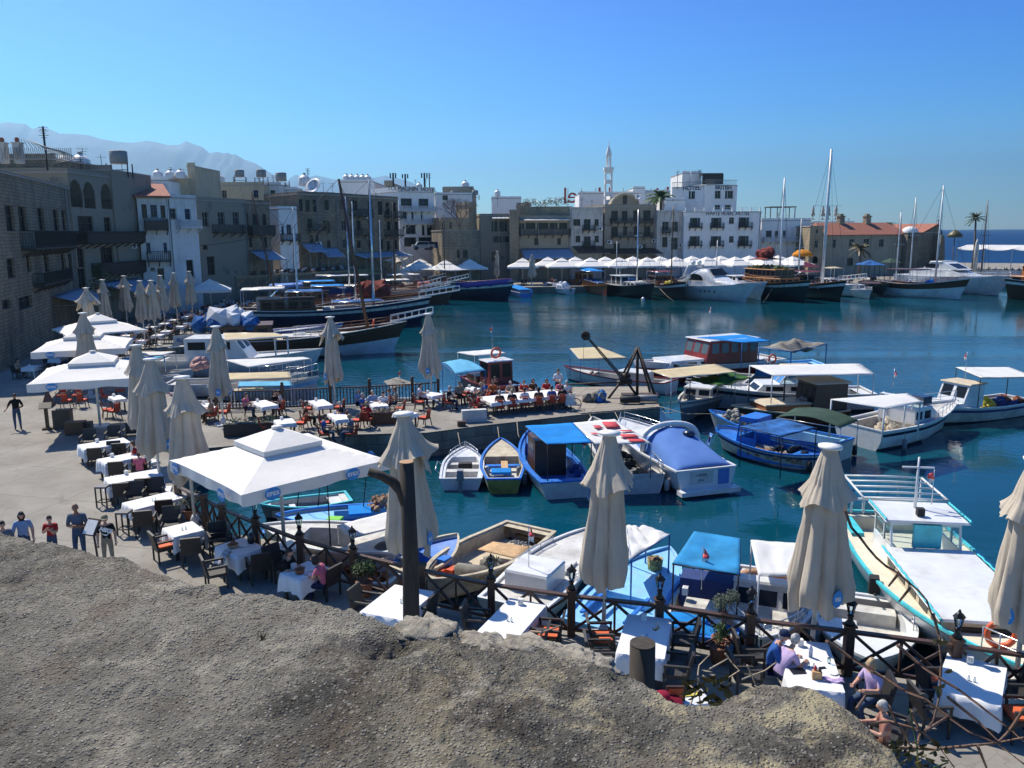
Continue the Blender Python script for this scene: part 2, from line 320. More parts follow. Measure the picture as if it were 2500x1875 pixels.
# --- foreground castle wall
SIL=[(-260,1270),(-120,1285)]+[C('J',*p)for p in((0,1020),(60,1040),(140,1075),(240,1100),(300,1130),(370,1115),(500,1130),(560,1155),(700,1190),(800,1225),(870,1245),(1000,1240),(1080,1260),(1200,1330),(1300,1380),(1400,1400),(1480,1430))]+\
    [C('K',*p)for p in((240,1215),(350,1200),(420,1230),(440,1280),(560,1290),(700,1295),(850,1305),(960,1345),(1100,1350),(1200,1365),(1330,1410),(1450,1420),(1540,1460),(1650,1500),(1760,1530),(1850,1570),(1960,1575))]+\
    [C('L',*p)for p in((520,1105),(660,1140),(720,1230),(800,1260),(870,1235),(980,1250),(1060,1290),(1150,1290),(1240,1245),(1330,1270),(1420,1310),(1500,1330),(1600,1340),(1680,1370),(1760,1405),(1830,1430),(1920,1480),(2000,1480),(2100,1540),(2212,1600))]+\
    [C('M',*p)for p in((640,1540),(720,1600),(800,1640))]+[C('O',*p)for p in((0,620),(150,610),(250,560),(380,490),(450,475),(600,490),(720,490),(820,520),(900,560),(1000,630),(1080,700),(1180,790),(1260,870),(1340,940),(1390,1037),(1460,1160),(1500,1300))]
SIL=[q for i,q in enumerate(SIL)if i==0 or q[0]>SIL[i-1][0]+2]
EDGE=[G(x,y,8.1)for x,y in SIL]
def edge_at(s):     # by arclength fraction
    return
cum=[0]
for i in range(1,len(EDGE)):cum.append(cum[-1]+(EDGE[i]-EDGE[i-1]).length)
NU=760;ed=[];k=0
for i in range(NU+1):
    s=cum[-1]*i/NU
    while k<len(cum)-2 and cum[k+1]<s:k+=1
    t=(s-cum[k])/(cum[k+1]-cum[k]);ed.append(EDGE[k].lerp(EDGE[k+1],t))
inw=Vector((-.44,-.9,0)).normalized()
dents=[(G(945,1566,8.1),.10,.10),(G(470,1440,8.1),.07,.04),(G(520,1452,8.1),.05,.03)]
mb=MB();v=[];rowsd=[-.30,-.26,-.2,-.14,-.09,-.05,-.025,-.008]+[.0]+[.011*j*(1+j*.0016)for j in range(1,185)];NR=len(rowsd)
for e in ed:
    for d in rowsd:
        p=e+inw*d
        if d<0:
            q=e-inw*(.10*(1-(1-min(1,-d/.14))**2));q=Vector((q.x,q.y,8.1-(-d)*1.6));g=q*9
            o_=MN.fractal(g,1,2,4)*.03;v.append((q.x+inw.x*-o_,q.y+inw.y*-o_,q.z-.02+(0 if d<-.29 else o_*.3)));continue
        z=8.1
        f1=MN.fractal(Vector((p.x*1.7,p.y*1.7,2)),1,2,3);f2=MN.fractal(Vector((p.x*9,p.y*9,5)),1,2.1,4)
        dd,pp=MN.voronoi(Vector((p.x*52,p.y*52,.3)),distance_metric='DISTANCE');peb=max(0,.55-dd[0])*max(0,.4+MN.noise(Vector((p.x*7,p.y*7,8)))*1.6)
        f3=MN.noise(Vector((p.x*45,p.y*45,1)))
        amp=min(1,d/.12)
        z+=f1*.018*amp+f2*.008*(.4+.6*amp)+peb*.016*(.5+.5*f2)+f3*.0035+MN.fractal(Vector((p.x*26,p.y*26,7)),.7,2.2,3)*.006-.02*max(0,MN.noise(Vector((p.x*5.5,p.y*5.5,3)))-.42)*3
        if p.x>.3:z+=.05*amp*math.sin(min(1,(p.x-.3))*1.5)
        for c,r_,h in dents:
            q=((p-c).length)/r_
            if q<2.2:z-=h*math.exp(-q*q*1.6)*(1+f2*.5)
        v.append((p.x,p.y,z))
f=[(i*NR+j,i*NR+j+1,(i+1)*NR+j+1,(i+1)*NR+j)for i in range(NU)for j in range(NR-1)]
mb.add(v,f,0,True)
m_rock,n,b=new_mat('weathered_rubble_mortar');cc=coords(n)
g=ramp(n,noise(n,cc,1.7,12,.78),[(.32,(.04,.038,.031)),(.45,(.10,.094,.078)),(.54,(.185,.172,.142)),(.62,(.29,.268,.215)),(.74,(.43,.395,.31))])
g=mixc(n,ramp(n,noise(n,cc,.8,6,.6),[(.44,0),(.55,.6)]),g,(.31,.288,.235));wm=ramp(n,noise(n,cc,3.1,5,.6,.4),[(.52,0),(.72,.5)]);g=mixc(n,wm,g,(.16,.105,.065))
vo=nd(n,'ShaderNodeTexVoronoi',Scale=95.0);n.links.new(cc,vo.inputs['Vector']);sp_=ramp(n,vo.outputs['Distance'],[(.2,1),(.5,0)])
vc=n.nodes.new('ShaderNodeSeparateColor');n.links.new(vo.outputs['Color'],vc.inputs[0]);sel=ramp(n,vc.outputs[0],[(.2,.15),(.9,.85)])
mm=n.nodes.new('ShaderNodeMath');mm.operation='MULTIPLY';n.links.new(sp_,mm.inputs[0]);n.links.new(sel,mm.inputs[1])
pc=ramp(n,vc.outputs[1],[(.2,(.03,.028,.026)),(.55,(.20,.19,.17)),(.95,(.55,.52,.46))]);g=mixc(n,mm.outputs[0],g,pc)
vo3=nd(n,'ShaderNodeTexVoronoi',Scale=43.0);n.links.new(coords(n,(1,1,.3),(0,0,.5)),vo3.inputs['Vector']);s3=ramp(n,vo3.outputs['Distance'],[(.16,.8),(.36,0)]);v3=n.nodes.new('ShaderNodeSeparateColor');n.links.new(vo3.outputs['Color'],v3.inputs[0])
mm3=n.nodes.new('ShaderNodeMath');mm3.operation='MULTIPLY';n.links.new(s3,mm3.inputs[0]);n.links.new(ramp(n,v3.outputs[1],[(.5,0),(.6,1)]),mm3.inputs[1]);g=mixc(n,mm3.outputs[0],g,ramp(n,v3.outputs[2],[(.2,(.10,.095,.085)),(.8,(.36,.33,.28))]))
tn=ramp(n,noise(n,cc,5.5,12,.8,.3),[(.53,0),(.64,.8)]);g=mixc(n,tn,g,(.46,.42,.33));dk=ramp(n,noise(n,coords(n,(1,1,1),(1,0,0)),8,12,.8),[(.60,0),(.70,.7)]);g=mixc(n,dk,g,(.03,.028,.024))
vo2=nd(n,'ShaderNodeTexVoronoi',Scale=26.0);n.links.new(cc,vo2.inputs['Vector']);s2=ramp(n,vo2.outputs['Distance'],[(.12,.7),(.25,0)]);v2=n.nodes.new('ShaderNodeSeparateColor');n.links.new(vo2.outputs['Color'],v2.inputs[0])
mm2=n.nodes.new('ShaderNodeMath');mm2.operation='MULTIPLY';n.links.new(s2,mm2.inputs[0]);n.links.new(ramp(n,v2.outputs[0],[(.72,0),(.78,1)]),mm2.inputs[1]);g=mixc(n,mm2.outputs[0],g,(.33,.30,.26))
sx=n.nodes.new('ShaderNodeSeparateXYZ');n.links.new(cc,sx.inputs[0])
ly=ramp(n,noise(n,coords(n,(1,1,1)),3.4,9,.7,.3),[(.46,0),(.53,.85)]);xr=n.nodes.new('ShaderNodeMapRange');xr.inputs[1].default_value=-.5;xr.inputs[2].default_value=.5;n.links.new(sx.outputs[0],xr.inputs[0])
m3=n.nodes.new('ShaderNodeMath');m3.operation='MULTIPLY';n.links.new(ly,m3.inputs[0]);n.links.new(xr.outputs[0],m3.inputs[1]);g=mixc(n,m3.outputs[0],g,(.52,.45,.28))
n.links.new(g,b.inputs['Base Color']);b.inputs['Roughness'].default_value=.95;b.inputs['Specular IOR Level'].default_value=.15
hb=n.nodes.new('ShaderNodeMath');hb.operation='MULTIPLY_ADD';n.links.new(sp_,hb.inputs[0]);hb.inputs[1].default_value=.45;n.links.new(noise(n,cc,34,10,.8),hb.inputs[2]);bump(n,b,hb.outputs[0],1.0,.022)
wt=thing('castle_wall','thick grey rubble wall top in the foreground with embedded pebbles and lichen','wall',(0,0,0))
obj('wall_top',mb,m_rock,wt)
a0,a1=EDGE[0],EDGE[-1]
mb=MB();poly=[ed[i]-inw*(-.0)for i in range(0,NU+1,8)];poly=[(p.x-inw.x*.07,p.y-inw.y*.07)for p in poly];poly+=[(a1.x+inw.x*2.1,a1.y+inw.y*2.1),(a0.x+inw.x*2.1,a0.y+inw.y*2.1)]
mb.prism(poly,-.2,7.68);m_cas=masonry('castle_wall_stone',(.30,.26,.2),(.22,.19,.15),(.12,.11,.09),.7,.35)
obj('wall_face',mb,m_cas,wt)
# loose pale stones along the lip
m_pale=mat('pale_limestone',(.30,.27,.215),.95,.35,14,dirt=(.09,.085,.07),dirtamt=.8,bmp=1.0,fine=60)
for i,(x,y,r_)in enumerate([C('L',480,1180)+(.085,),C('L',900,1300)+(.07,),C('L',1240,1315)+(.07,),C('L',1390,1345)+(.06,),C('L',1560,1385)+(.07,),C('L',1720,1440)+(.06,),C('M',40,1330)+(.05,)]):
    p=G(x,y,8.06);mb=MB();N_,K_=40,26;vv=[]
    for a in range(1,K_):
        t=math.pi*a/K_
        for j in range(N_):
            u=2*math.pi*j/N_;d=Vector((math.sin(t)*math.cos(u),math.sin(t)*math.sin(u),math.cos(t)));s_=1+.34*MN.fractal(d*1.8+Vector((i*7,0,0)),1,2,5)+.10*MN.fractal(d*7,.8,2,4)
            vv.append((d.x*r_*1.5*s_,d.y*r_*1.1*s_,d.z*r_*.62*s_))
    vv+=[(0,0,r_*.62),(0,0,-r_*.62)]
    ff=[(a*N_+j,(a+1)*N_+j,(a+1)*N_+(j+1)%N_,a*N_+(j+1)%N_)for a in range(K_-2)for j in range(N_)]+[((K_-1)*N_,j,(j+1)%N_)for j in range(N_)]+[((K_-1)*N_+1,(K_-2)*N_+(j+1)%N_,(K_-2)*N_+j)for j in range(N_)]
    mb.add(vv,ff,0,True)
    lab=['pale rough stone set on the wall edge right of the leaning timber post','pale rough stone on the wall edge below the first clothed table','pale stone on the wall edge beside the small brown twig','small pale stone on the wall edge, second right of the twig','pale stone on the wall edge, third right of the twig','small pale stone on the wall edge left of the cut post','smallest pale stone on the wall edge just before the cut post','large lichen covered boulder on the wall edge at the right'][i]
    tag(obj('edge_stone',mb,m_pale,None,p,rz=random.uniform(-.6,.2)-.4),lab,'stone','stones along the wall edge')
# ================================================================== BUILDINGS
def AT3(x,y,Y):return AT(x,y,Y+10 if Y>=148 else Y)
CROP.update(B2=(900,430,7.373),W2=(460,400,5.53),T2=(260,380,7.373),D2=(1840,460,5.53))
m_st=masonry('old_sandstone',(0.350,0.287,0.203),(0.238,0.196,0.140),(.09,.08,.065),.5,.26,(.07,.065,.055),.65)
m_st2=masonry('warm_sandstone',(0.476,0.385,0.252),(0.350,0.280,0.182),(.14,.12,.09),.6,.3,(.10,.09,.075),.5)
m_st3=masonry('grey_stone_render',(0.308,0.280,0.238),(0.238,0.217,0.182),(.12,.11,.10),.6,.28,(.08,.075,.07),.6,plaster=(.27,.24,.19),pamt=.5)
m_wp=plasterm('white_limewash',(.68,.68,.66),(.30,.29,.27),.55)
m_wc=plasterm('clean_white_render',(.80,.79,.76),(.5,.49,.46),.35)
m_wd=plasterm('peeling_white_render',(.52,.50,.46),(.16,.15,.13),.85,.7)
m_cr=plasterm('cream_render',(.50,.43,.30),(.24,.21,.16),.5)
m_be=plasterm('beige_render',(.36,.31,.23),(.17,.15,.12),.5)
m_frame=mat('grey_window_frame',(.22,.23,.22));m_blue=mat('blue_joinery',(.04,.10,.24));m_dkw=woodm('dark_timber',(.05,.04,.034));m_brw=woodm('brown_joinery',(.09,.05,.03))
m_wf=mat('white_joinery',(.6,.6,.58));m_gl=glassm('dark_pane',(.010,.013,.017),.25,.2);m_roof=mat('flat_roof',(.35,.33,.3),.9);m_iron=mat('black_iron',(.02,.02,.022),.5,metal=.3)
m_gsh=mat('slate_shutter',(.045,.06,.065),.6)
m_tile,n,b=new_mat('terracotta_tiles');cc=coords(n)
wv=nd(n,'ShaderNodeTexWave',Scale=1.6,Distortion=.4);wv.wave_type='BANDS';wv.bands_direction='X';n.links.new(cc,wv.inputs['Vector'])
cl=ramp(n,noise(n,cc,3,6,.7),[(.3,(.24,.075,.045)),(.55,(.36,.13,.08)),(.75,(.44,.22,.13))]);cl=mixc(n,ramp(n,wv.outputs['Fac'],[(.0,.55),(.4,0)]),cl,(.16,.05,.03));n.links.new(cl,b.inputs['Base Color']);b.inputs['Roughness'].default_value=.85;bump(n,b,wv.outputs['Fac'],.8,.06)
WFM=dict(w=m_frame,b=m_blue,d=m_dkw,r=m_brw,W=m_wf,g=m_gsh)
class Fac:
    """a facade standing on the ground between two corners seen in the photograph"""
    def __init__(s,a,b_,zb=0.0):
        A=AT3(*a);B=AT3(*b_);s.h=(A.z+B.z)/2-zb;s.hl=A.z-zb;s.o=Vector((A.x,A.y,zb));d=Vector((B.x-A.x,B.y-A.y,0));s.L=d.length;s.d=d/s.L;s.rz=math.atan2(d.y,d.x);s.n=Vector((-s.d.y,s.d.x,0));s.zb=zb
    def P(s,x,y):
        r_=ray(x,y);c=Vector((0,0,CZ));t=(s.o-c).dot(s.n)/r_.dot(s.n);p=c+r_*t-s.o;return p.dot(s.d),p.z
    def R(s,k,x0,y0,x1,y1):
        q=[C(k,x0,y0),C(k,x1,y1)];xm,ym=(q[0][0]+q[1][0])/2,(q[0][1]+q[1][1])/2
        a=s.P(q[0][0],ym)[0];c=s.P(q[1][0],ym)[0];t=s.P(xm,q[0][1])[1];u=s.P(xm,q[1][1])[1]
        return max(.05,a),max(.05,u),min(s.L-.05,c),min(t,s.h-.1)
def facade_mesh(F,holes,dp,rev=.28):
    xs=sorted({0,F.L}|{round(v,3)for h in holes for v in(h[0],h[2])});zs=sorted({0,F.h}|{round(v,3)for h in holes for v in(h[1],h[3])})
    mb=MB()
    for i in range(len(xs)-1):
        for j in range(len(zs)-1):
            cx,cz=(xs[i]+xs[i+1])/2,(zs[j]+zs[j+1])/2
            if any(h[0]<cx<h[2]and h[1]<cz<h[3]for h in holes):continue
            mb.add([(xs[i],0,zs[j]),(xs[i+1],0,zs[j]),(xs[i+1],0,zs[j+1]),(xs[i],0,zs[j+1])],[(0,1,2,3)])
    for x0,z0,x1,z1 in holes:
        mb.add([(x0,0,z0),(x1,0,z0),(x1,0,z1),(x0,0,z1),(x0,rev,z0),(x1,rev,z0),(x1,rev,z1),(x0,rev,z1)],[(0,4,5,1),(1,5,6,2),(2,6,7,3),(3,7,4,0),(4,7,6,5)])
    L,h=F.L,F.h
    mb.add([(0,0,0),(L,0,0),(L,dp,0),(0,dp,0),(0,0,h),(L,0,h),(L,dp,h),(0,dp,h)],[(1,2,6,5),(2,3,7,6),(3,0,4,7)])
    return mb
def balcony(F,root,rect,d=.9,style='iron',seed=0):
    x0,z0,x1,z1=rect;h=max(.9,z1-z0-.15);zs_=z0
    m=dict(iron=m_iron,wood=m_dkw,white=m_wf,solid=m_dkw)[style]
    sb=MB();sb.box((x0,-d,zs_),(x1,-.01,zs_+.14))
    o=obj('balcony',sb,m_dkw if style!='white' else m_wf,root)
    rb=MB();zt=zs_+.14+h
    for a,c in(((x0+.03,-.02),(x0+.03,-d+.04)),((x0+.03,-d+.04),(x1-.03,-d+.04)),((x1-.03,-d+.04),(x1-.03,-.02))):
        rb.beam((*a,zt),(*c,zt),.07,.05);rb.beam((*a,zs_+.25),(*c,zs_+.25),.05,.04)
        nn=max(2,int(math.dist(a,c)/(.16 if style!='wood' else .22)))
        for k in range(nn+1):
            p=(a[0]+(c[0]-a[0])*k/nn,a[1]+(c[1]-a[1])*k/nn);rb.beam((*p,zs_+.14),(*p,zt),.03 if style=='iron' else .06,None)
        if style=='solid':rb.beam((*a,zs_+.14+h*.45),(*c,zs_+.14+h*.45),.02,h*.8)
    obj('railing',rb,m,o)
    nb=max(2,int((x1-x0)/1.5))
    for k in range(nb+1):
        bb=MB();x=x0+.1+(x1-x0-.2)*k/nb;bb.beam((x,-.02,zs_-.55),(x,-d*.85,zs_-.02),.09,.12);bb.beam((x,-.02,zs_-.06),(x,-d,zs_-.06),.09,.1);obj('bracket',bb,m_dkw if style!='white' else m_wf,o)
    return o
def window(F,root,r,kind='w',rev=.28):
    x0,z0,x1,z1=r;fm=WFM[kind[0]];fb=MB();t=.07;y=rev-.1
    fb.box((x0,y,z0),(x0+t,y+.06,z1));fb.box((x1-t,y,z0),(x1,y+.06,z1));fb.box((x0+t,y,z1-t),(x1-t,y+.06,z1));fb.box((x0+t,y,z0),(x1-t,y+.06,z0+t))
    xm=(x0+x1)/2;fb.box((xm-.035,y,z0+t),(xm+.035,y+.05,z1-t))
    zz=z0+t+(z1-z0)*.55;fb.box((x0+t,y,zz),(xm-.035,y+.045,zz+.05));fb.box((xm+.035,y,zz),(x1-t,y+.045,zz+.05))
    o=obj('window',fb,fm,root);pb=MB();pb.box((x0+.03,y+.07,z0+.03),(x1-.03,y+.09,z1-.03));obj('pane',pb,m_gl if 'c' not in kind else m_wf,o)
    sl_=MB();sl_.box((x0-.1,-.08,z0-.09),(x1+.1,.02,z0-.003));obj('sill',sl_,m_st2,o)
    if 's' in kind:
        for a,c in((x0-(x1-x0)*.5,x0-.02),(x1+.02,x1+(x1-x0)*.5)):
            sb=MB();sb.box((a,-.06,z0),(c,-.01,z1))
            for k in range(int((z1-z0)/.12)):sb.box((a+.06,-.075,z0+.06+k*.12),(c-.06,-.06,z0+.11+k*.12))
            obj('shutter',sb,fm if kind[0]!='w' else m_gsh,o)
    return o
def building(name,label,a,b_,dp,wall,wins=(),arches=(),balcs=(),zb=0.0,parapet=.35,top=None,cat='building',group=None):
    F=Fac(a,b_,zb);root=thing(name,label,cat,F.o,F.rz,group)
    rects=[(F.R(*w_[1:6]),w_[0])for w_ in wins];rects=[q for q in rects if q[0][2]-q[0][0]>.25 and q[0][3]-q[0][1]>.3]
    # drop overlapping openings
    ok=[]
    for r,k in rects:
        if all(r[2]<=o_[0][0]+.01 or r[0]>=o_[0][2]-.01 or r[3]<=o_[0][1]+.01 or r[1]>=o_[0][3]-.01 for o_ in ok):ok.append((r,k))
    holes=[q[0]for q in ok];ar=[]
    for w_ in arches:
        x0,z0,x1,z1=F.R(*w_[:5]);ar.append((x0,z0,x1,z1));hw=(x1-x0)/2;N_=10
        sp=z1-hw*1.25 if z1-hw*1.25>z0 else z0
        for k in range(N_):
            u=-1+2*(k+.5)/N_;holes.append((x0+(x1-x0)*k/N_,z0,x0+(x1-x0)*(k+1)/N_,sp+hw*1.25*math.sqrt(1-u*u)*.97))
    mb=facade_mesh(F,holes,dp,.28 if not ar else .28)
    obj('wall',mb,wall,root)
    for r,k in ok:window(F,root,r,k)
    for x0,z0,x1,z1 in ar:
        rb=MB();rb.box((x0,-.03,z0+.95),(x1,.03,z0+1.0));
        for k in range(int((x1-x0)/.25)):rb.box((x0+.12+k*.25,-.01,z0),(x0+.15+k*.25,.01,z0+.95))
        obj('arch_railing',rb,m_iron,root)
    rb=MB();e=.12
    rb.box((-e+.01,-e,F.h),(F.L+e-.01,dp,F.h+.12));obj('roof',rb,m_roof,root)
    if parapet:
        pb=MB();pb.box((0,-.05,F.h+.12),(F.L,.2,F.h+.12+parapet));pb.box((0,.2,F.h+.12),(.22,dp,F.h+.12+parapet));pb.box((F.L-.22,.2,F.h+.12),(F.L,dp,F.h+.12+parapet));obj('parapet',pb,wall,root)
    for q in balcs:balcony(F,root,F.R(*q[:5]),*q[5:])
    return F,root
def awning(name,label,F,k,rect,d,m,drop=.5,group=None):
    x0,z0,x1,z1=F.R(k,*rect);root=thing(name,label,'awning',F.o,F.rz,group);mb=MB()
    mb.sheet(lambda u,v:(x0+(x1-x0)*u,-.05-d*v,z1-(z1-z0)*v-.12*math.sin(math.pi*v)*(.6+.4*math.sin(u*25))),16,6,.03)
    obj('awning_cloth',mb,m,root);fb=MB();fb.beam((x0,-d-.04,z0-.03),(x1,-d-.04,z0-.03),.06)
    for i in range(4):x=x0+.1+(x1-x0-.2)*i/3;fb.beam((x,-d,z0-.05),(x,-d,-F.zb*0+0),.06);fb.beam((x,-.03,z0-.1),(x,-d,z0-.06),.05)
    obj('awning_frame',fb,m_frame,root);return root
m_aw=cloth('awning_blue_white',(.44,.52,.62),.3);m_aww=cloth('awning_white',(.62,.64,.64),.3)
# left waterfront, nearest first
F1,r1_=building('stone_house','tall bare stone townhouse filling the left edge of the view, with slim brown shutters',(-60,412,56),(166,458,83),12,m_st,
    [('d','A',50,765,120,985),('d','A',160,775,225,985),('d','A',225,815,330,990),('d','A',322,785,372,980),('d','A',452,800,497,985),('d','A',525,805,560,980),('d','A',60,1210,125,1380),('d','A',225,1165,262,1330),('d','A',375,1165,410,1330),('d','A',520,1170,555,1320),('r','A',580,1170,610,1320),('d','A',20,1560,90,1640),('d','A',160,1530,270,1640)],
    balcs=[('A',170,980,545,1130,1.1,'iron'),('A',270,1320,530,1420,.9,'iron')],parapet=.1)
F2,_=building('arcaded_house','shadowed stone house with four tall pointed arches along its top floor loggia',(164,422,83.5),(319,441,97),12,m_st3,
    [('d','A',660,855,790,1010),('r','A',880,865,940,990),('r','A',1010,870,1075,1000),('r','A',655,1130,715,1290),('r','A',850,1120,960,1260),('r','A',1040,1120,1100,1270),('d','A',640,1290,730,1500)],
    arches=[('A',590,545,690,780),('A',705,565,800,790),('A',850,580,945,795),('A',970,600,1080,800)],balcs=[('A',640,985,1165,1080,1.2,'solid'),('A',770,1240,1180,1340,1.0,'solid')])
F3,_=building('white_house','narrow white town house with tiled eave, blue door and two black timber balconies',(333,481,97),(405,488,98.5),10,m_wp,
    [('r','A',1195,755,1240,870),('b','A',1270,760,1325,865),('r','A',1355,765,1395,870),('b','A',1235,1080,1270,1165),('b','A',1380,1080,1410,1165),('d','A',1330,1295,1385,1385),('w','A',1270,1290,1305,1315),('w','A',1425,1255,1460,1285)],
    balcs=[('A',1215,880,1480,975,1.1,'solid'),('A',1240,1150,1510,1240,1.0,'wood')],parapet=0)
F3b,_=building('white_house','peeling white house with a white baluster balcony and one blue shuttered door',(407,484,99),(478,486,103),10,m_wp,
    [('w','A',1430,790,1490,880),('b','A',1560,795,1610,885),('d','A',1575,1225,1635,1370)],balcs=[('A',1480,890,1705,960,.9,'white')])
mb=MB();mb.add([(-.3,-.6,F3.h+.12),(F3.L+.5,-.6,F3.h+.12),(F3.L+.5,7,F3.h+1.9),(-.3,7,F3.h+1.9),(-.3,-.6,F3.h+.3),(F3.L+.5,-.6,F3.h+.3),(F3.L+.5,7,F3.h+2.1),(-.3,7,F3.h+2.1)],[(0,3,2,1),(4,5,6,7),(0,1,5,4),(1,2,6,5),(2,3,7,6),(3,0,4,7)])
o=obj('tiled_roof',mb,m_tile,_);o.parent=bpy.data.objects['white_house']
F4,_=building('stone_house','low brown stone house with hanging timber balcony beside the peeling white house',(480,490,106),(598,494,114),11,m_st3,
    [('w','W2',190,650,275,850),('w','W2',400,650,490,830),('w','W2',600,650,685,830),('d','W2',255,1250,360,1500),('d','W2',195,1095,260,1160)],balcs=[('W2',320,830,690,930,1.1,'wood')])
F4b,_=building('stone_house','stone house carrying a deep enclosed timber bay balcony above a long blue awning',(599,492,114),(657,502,117),11,m_st,
    [('d','W2',740,660,810,830),('d','W2',870,680,945,830),('d','W2',1000,680,1050,830),('d','W2',1020,990,1065,1140),('d','W2',820,990,860,1130)],balcs=[('W2',750,830,1210,960,1.3,'solid')])
F5,_=building('white_house','slim whitewashed cottage with pale blue shutters between two stone houses',(679,510,121),(724,513,123),8,m_wc,
    [('b','W2',1255,840,1290,950),('b','W2',1325,820,1390,950),('b','W2',1415,840,1445,950)],balcs=[('W2',1240,955,1560,1040,1.0,'wood')])
F6,_=building('stone_house','three storey dark stone house with many narrow windows, left face of the corner',(726,474,126),(816,478,130),12,m_st,
    [('d','B',450,435,480,540),('d','B',505,440,540,545),('d','B',565,440,595,545),('d','B',665,445,700,530),('d','B',520,600,560,680),('r','B',655,615,705,700),('d','B',540,740,570,820),('d','B',590,740,620,820),('d','B',685,785,715,850)],balcs=[('B',520,655,690,705,1.0,'iron')])
F6b,_=building('stone_house','three storey dark stone house with long white edged balconies, right of the corner',(817,478,130),(971,487,146),12,m_st,
    [('w','B',800,440,840,530),('d','B',900,445,945,530),('d','B',1030,450,1070,540),('d','B',1115,455,1155,570),('d','B',1180,465,1215,570),('d','B',1245,465,1270,540),('w','B',810,615,855,700),('d','B',935,615,970,700),('d','B',1035,615,1070,700),('d','B',1190,625,1225,700),('d','B',1255,625,1290,700),('w','B',820,775,855,850),('d','B',935,780,970,850),('d','B',1040,780,1075,860),('d','B',1130,775,1160,860),('d','B',1190,790,1220,870),('d','B',1250,780,1280,860)],
    balcs=[('B',875,520,1040,580,1.0,'iron'),('B',1165,540,1330,590,1.2,'iron'),('B',880,690,1040,740,1.0,'iron'),('B',1165,690,1340,745,1.2,'iron')])
F7,rr7=building('hotel','blue grey hotel with glazed balconies and rooftop lettering beside the tall white gable',(973,469,150),(1060,471,155),12,m_wc,
    [('b','B2',580,400,780,570),('b','B2',900,405,1080,570),('b','B2',615,640,690,760),('b','B2',770,640,810,800),('b','B2',940,640,975,800),('b','B2',670,880,850,1040),('d','B2',960,880,1010,1060),('d','B2',1050,880,1150,1060),('d','B2',640,1100,860,1260),('d','B2',900,1100,1180,1270)],
    balcs=[('B2',570,560,1190,640,1.2,'white'),('B2',570,800,1190,870,1.2,'white')],parapet=.9)
text(rr7,'TOLMAGNIN  HOTEL',1.15,(F7.L*.38,-.12,F7.h+.62),(R(90),0,0),m_iron,'roof_lettering',.02)
F8,_=building('white_block','large plain white apartment block with a blank blue shaded wall and roof tanks',(1062,462,160),(1153,489,163),14,m_wc,[('w','B2',1330,335,1430,430)])
F9,_=building('stone_ruin','ragged warm stone house with a pale cornice and a bare tree before it',(1075,538,149),(1145,537,151),9,m_st2,[('w','B2',1320,830,1370,960),('w','B2',1450,830,1500,950)])
F9b,_=building('stone_tower','tall narrow sunlit ochre stone stub rising behind the ragged stone house',(1144,500,153),(1163,499,154),5,m_st2,[('d','B2',1825,560,1850,640)])
F9c,_=building('stone_house','low ivy stained stone base below the pale cornice, beside the terrace parasols',(1078,564,145),(1171,564,147),9,m_st,[('d','B2',1590,1330,1640,1480),('d','B2',1700,1330,1780,1480)],parapet=.05)
F10,_=building('stone_house','brown stone house with striped blind and dark timber windows left of the tall pillar',(1172,528,153),(1243,527,154),12,m_st3,
    [('d','C',0,620,50,710),('d','C',60,620,130,710),('d','C',10,750,85,800),('d','C',95,750,160,800),('d','C',0,880,40,960)])
F10b,_=building('stone_pillar','tall slender weathered stone pier standing between two terraces',(1244,517,151),(1266,512,151),3,m_st2,[],parapet=.1)
F11,_=building('terrace_restaurant','beige restaurant with a long dark timber balcony and greenery along its roof',(1267,532,153),(1391,533,155),12,m_be,
    [('d','C',230,640,275,690),('d','C',290,635,370,690),('d','C',385,635,480,690),('d','C',490,635,555,690),('d','C',570,635,640,690),('r','C',360,765,395,825),('r','C',555,765,585,820)],balcs=[('C',215,685,680,740,1.4,'wood')])
F12,_=building('stained_house','peeling white house with four small black windows and two middle balconies',(1392,512,155),(1472,511,157),12,m_wd,
    [('g','C',690,605,750,660),('g','C',780,605,835,690),('g','C',870,605,905,660),('g','C',710,745,750,800),('g','C',780,750,835,830),('g','C',870,745,905,800)],balcs=[('C',765,655,870,700,.9,'iron'),('C',765,795,865,835,.9,'iron')])
F13,_=building('stone_house','broad dark stone house with deep shadowed balconies and two air conditioners',(1477,505,157),(1603,504,160),12,m_st3,
    [('d','C',1010,535,1065,620),('d','C',1100,535,1145,620),('d','C',1195,530,1250,620),('d','C',1280,530,1340,620),('d','C',1010,670,1065,750),('r','C',1110,665,1145,740),('d','C',1200,665,1230,740),('d','C',1285,665,1340,750),('d','C',1030,810,1080,890),('d','C',1265,815,1300,890)],
    balcs=[('C',1000,600,1350,640,1.0,'wood'),('C',1010,720,1350,760,.9,'iron')])
F14,_=building('stained_house','small blotched white house squeezed against the lettered white hotel',(1605,520,159),(1668,518,161),12,m_wd,
    [('w','C',1440,625,1495,700),('w','C',1520,625,1575,710),('d','C',1440,755,1485,840),('w','C',1515,760,1570,860)],balcs=[('C',1435,680,1500,720,.8,'iron')])
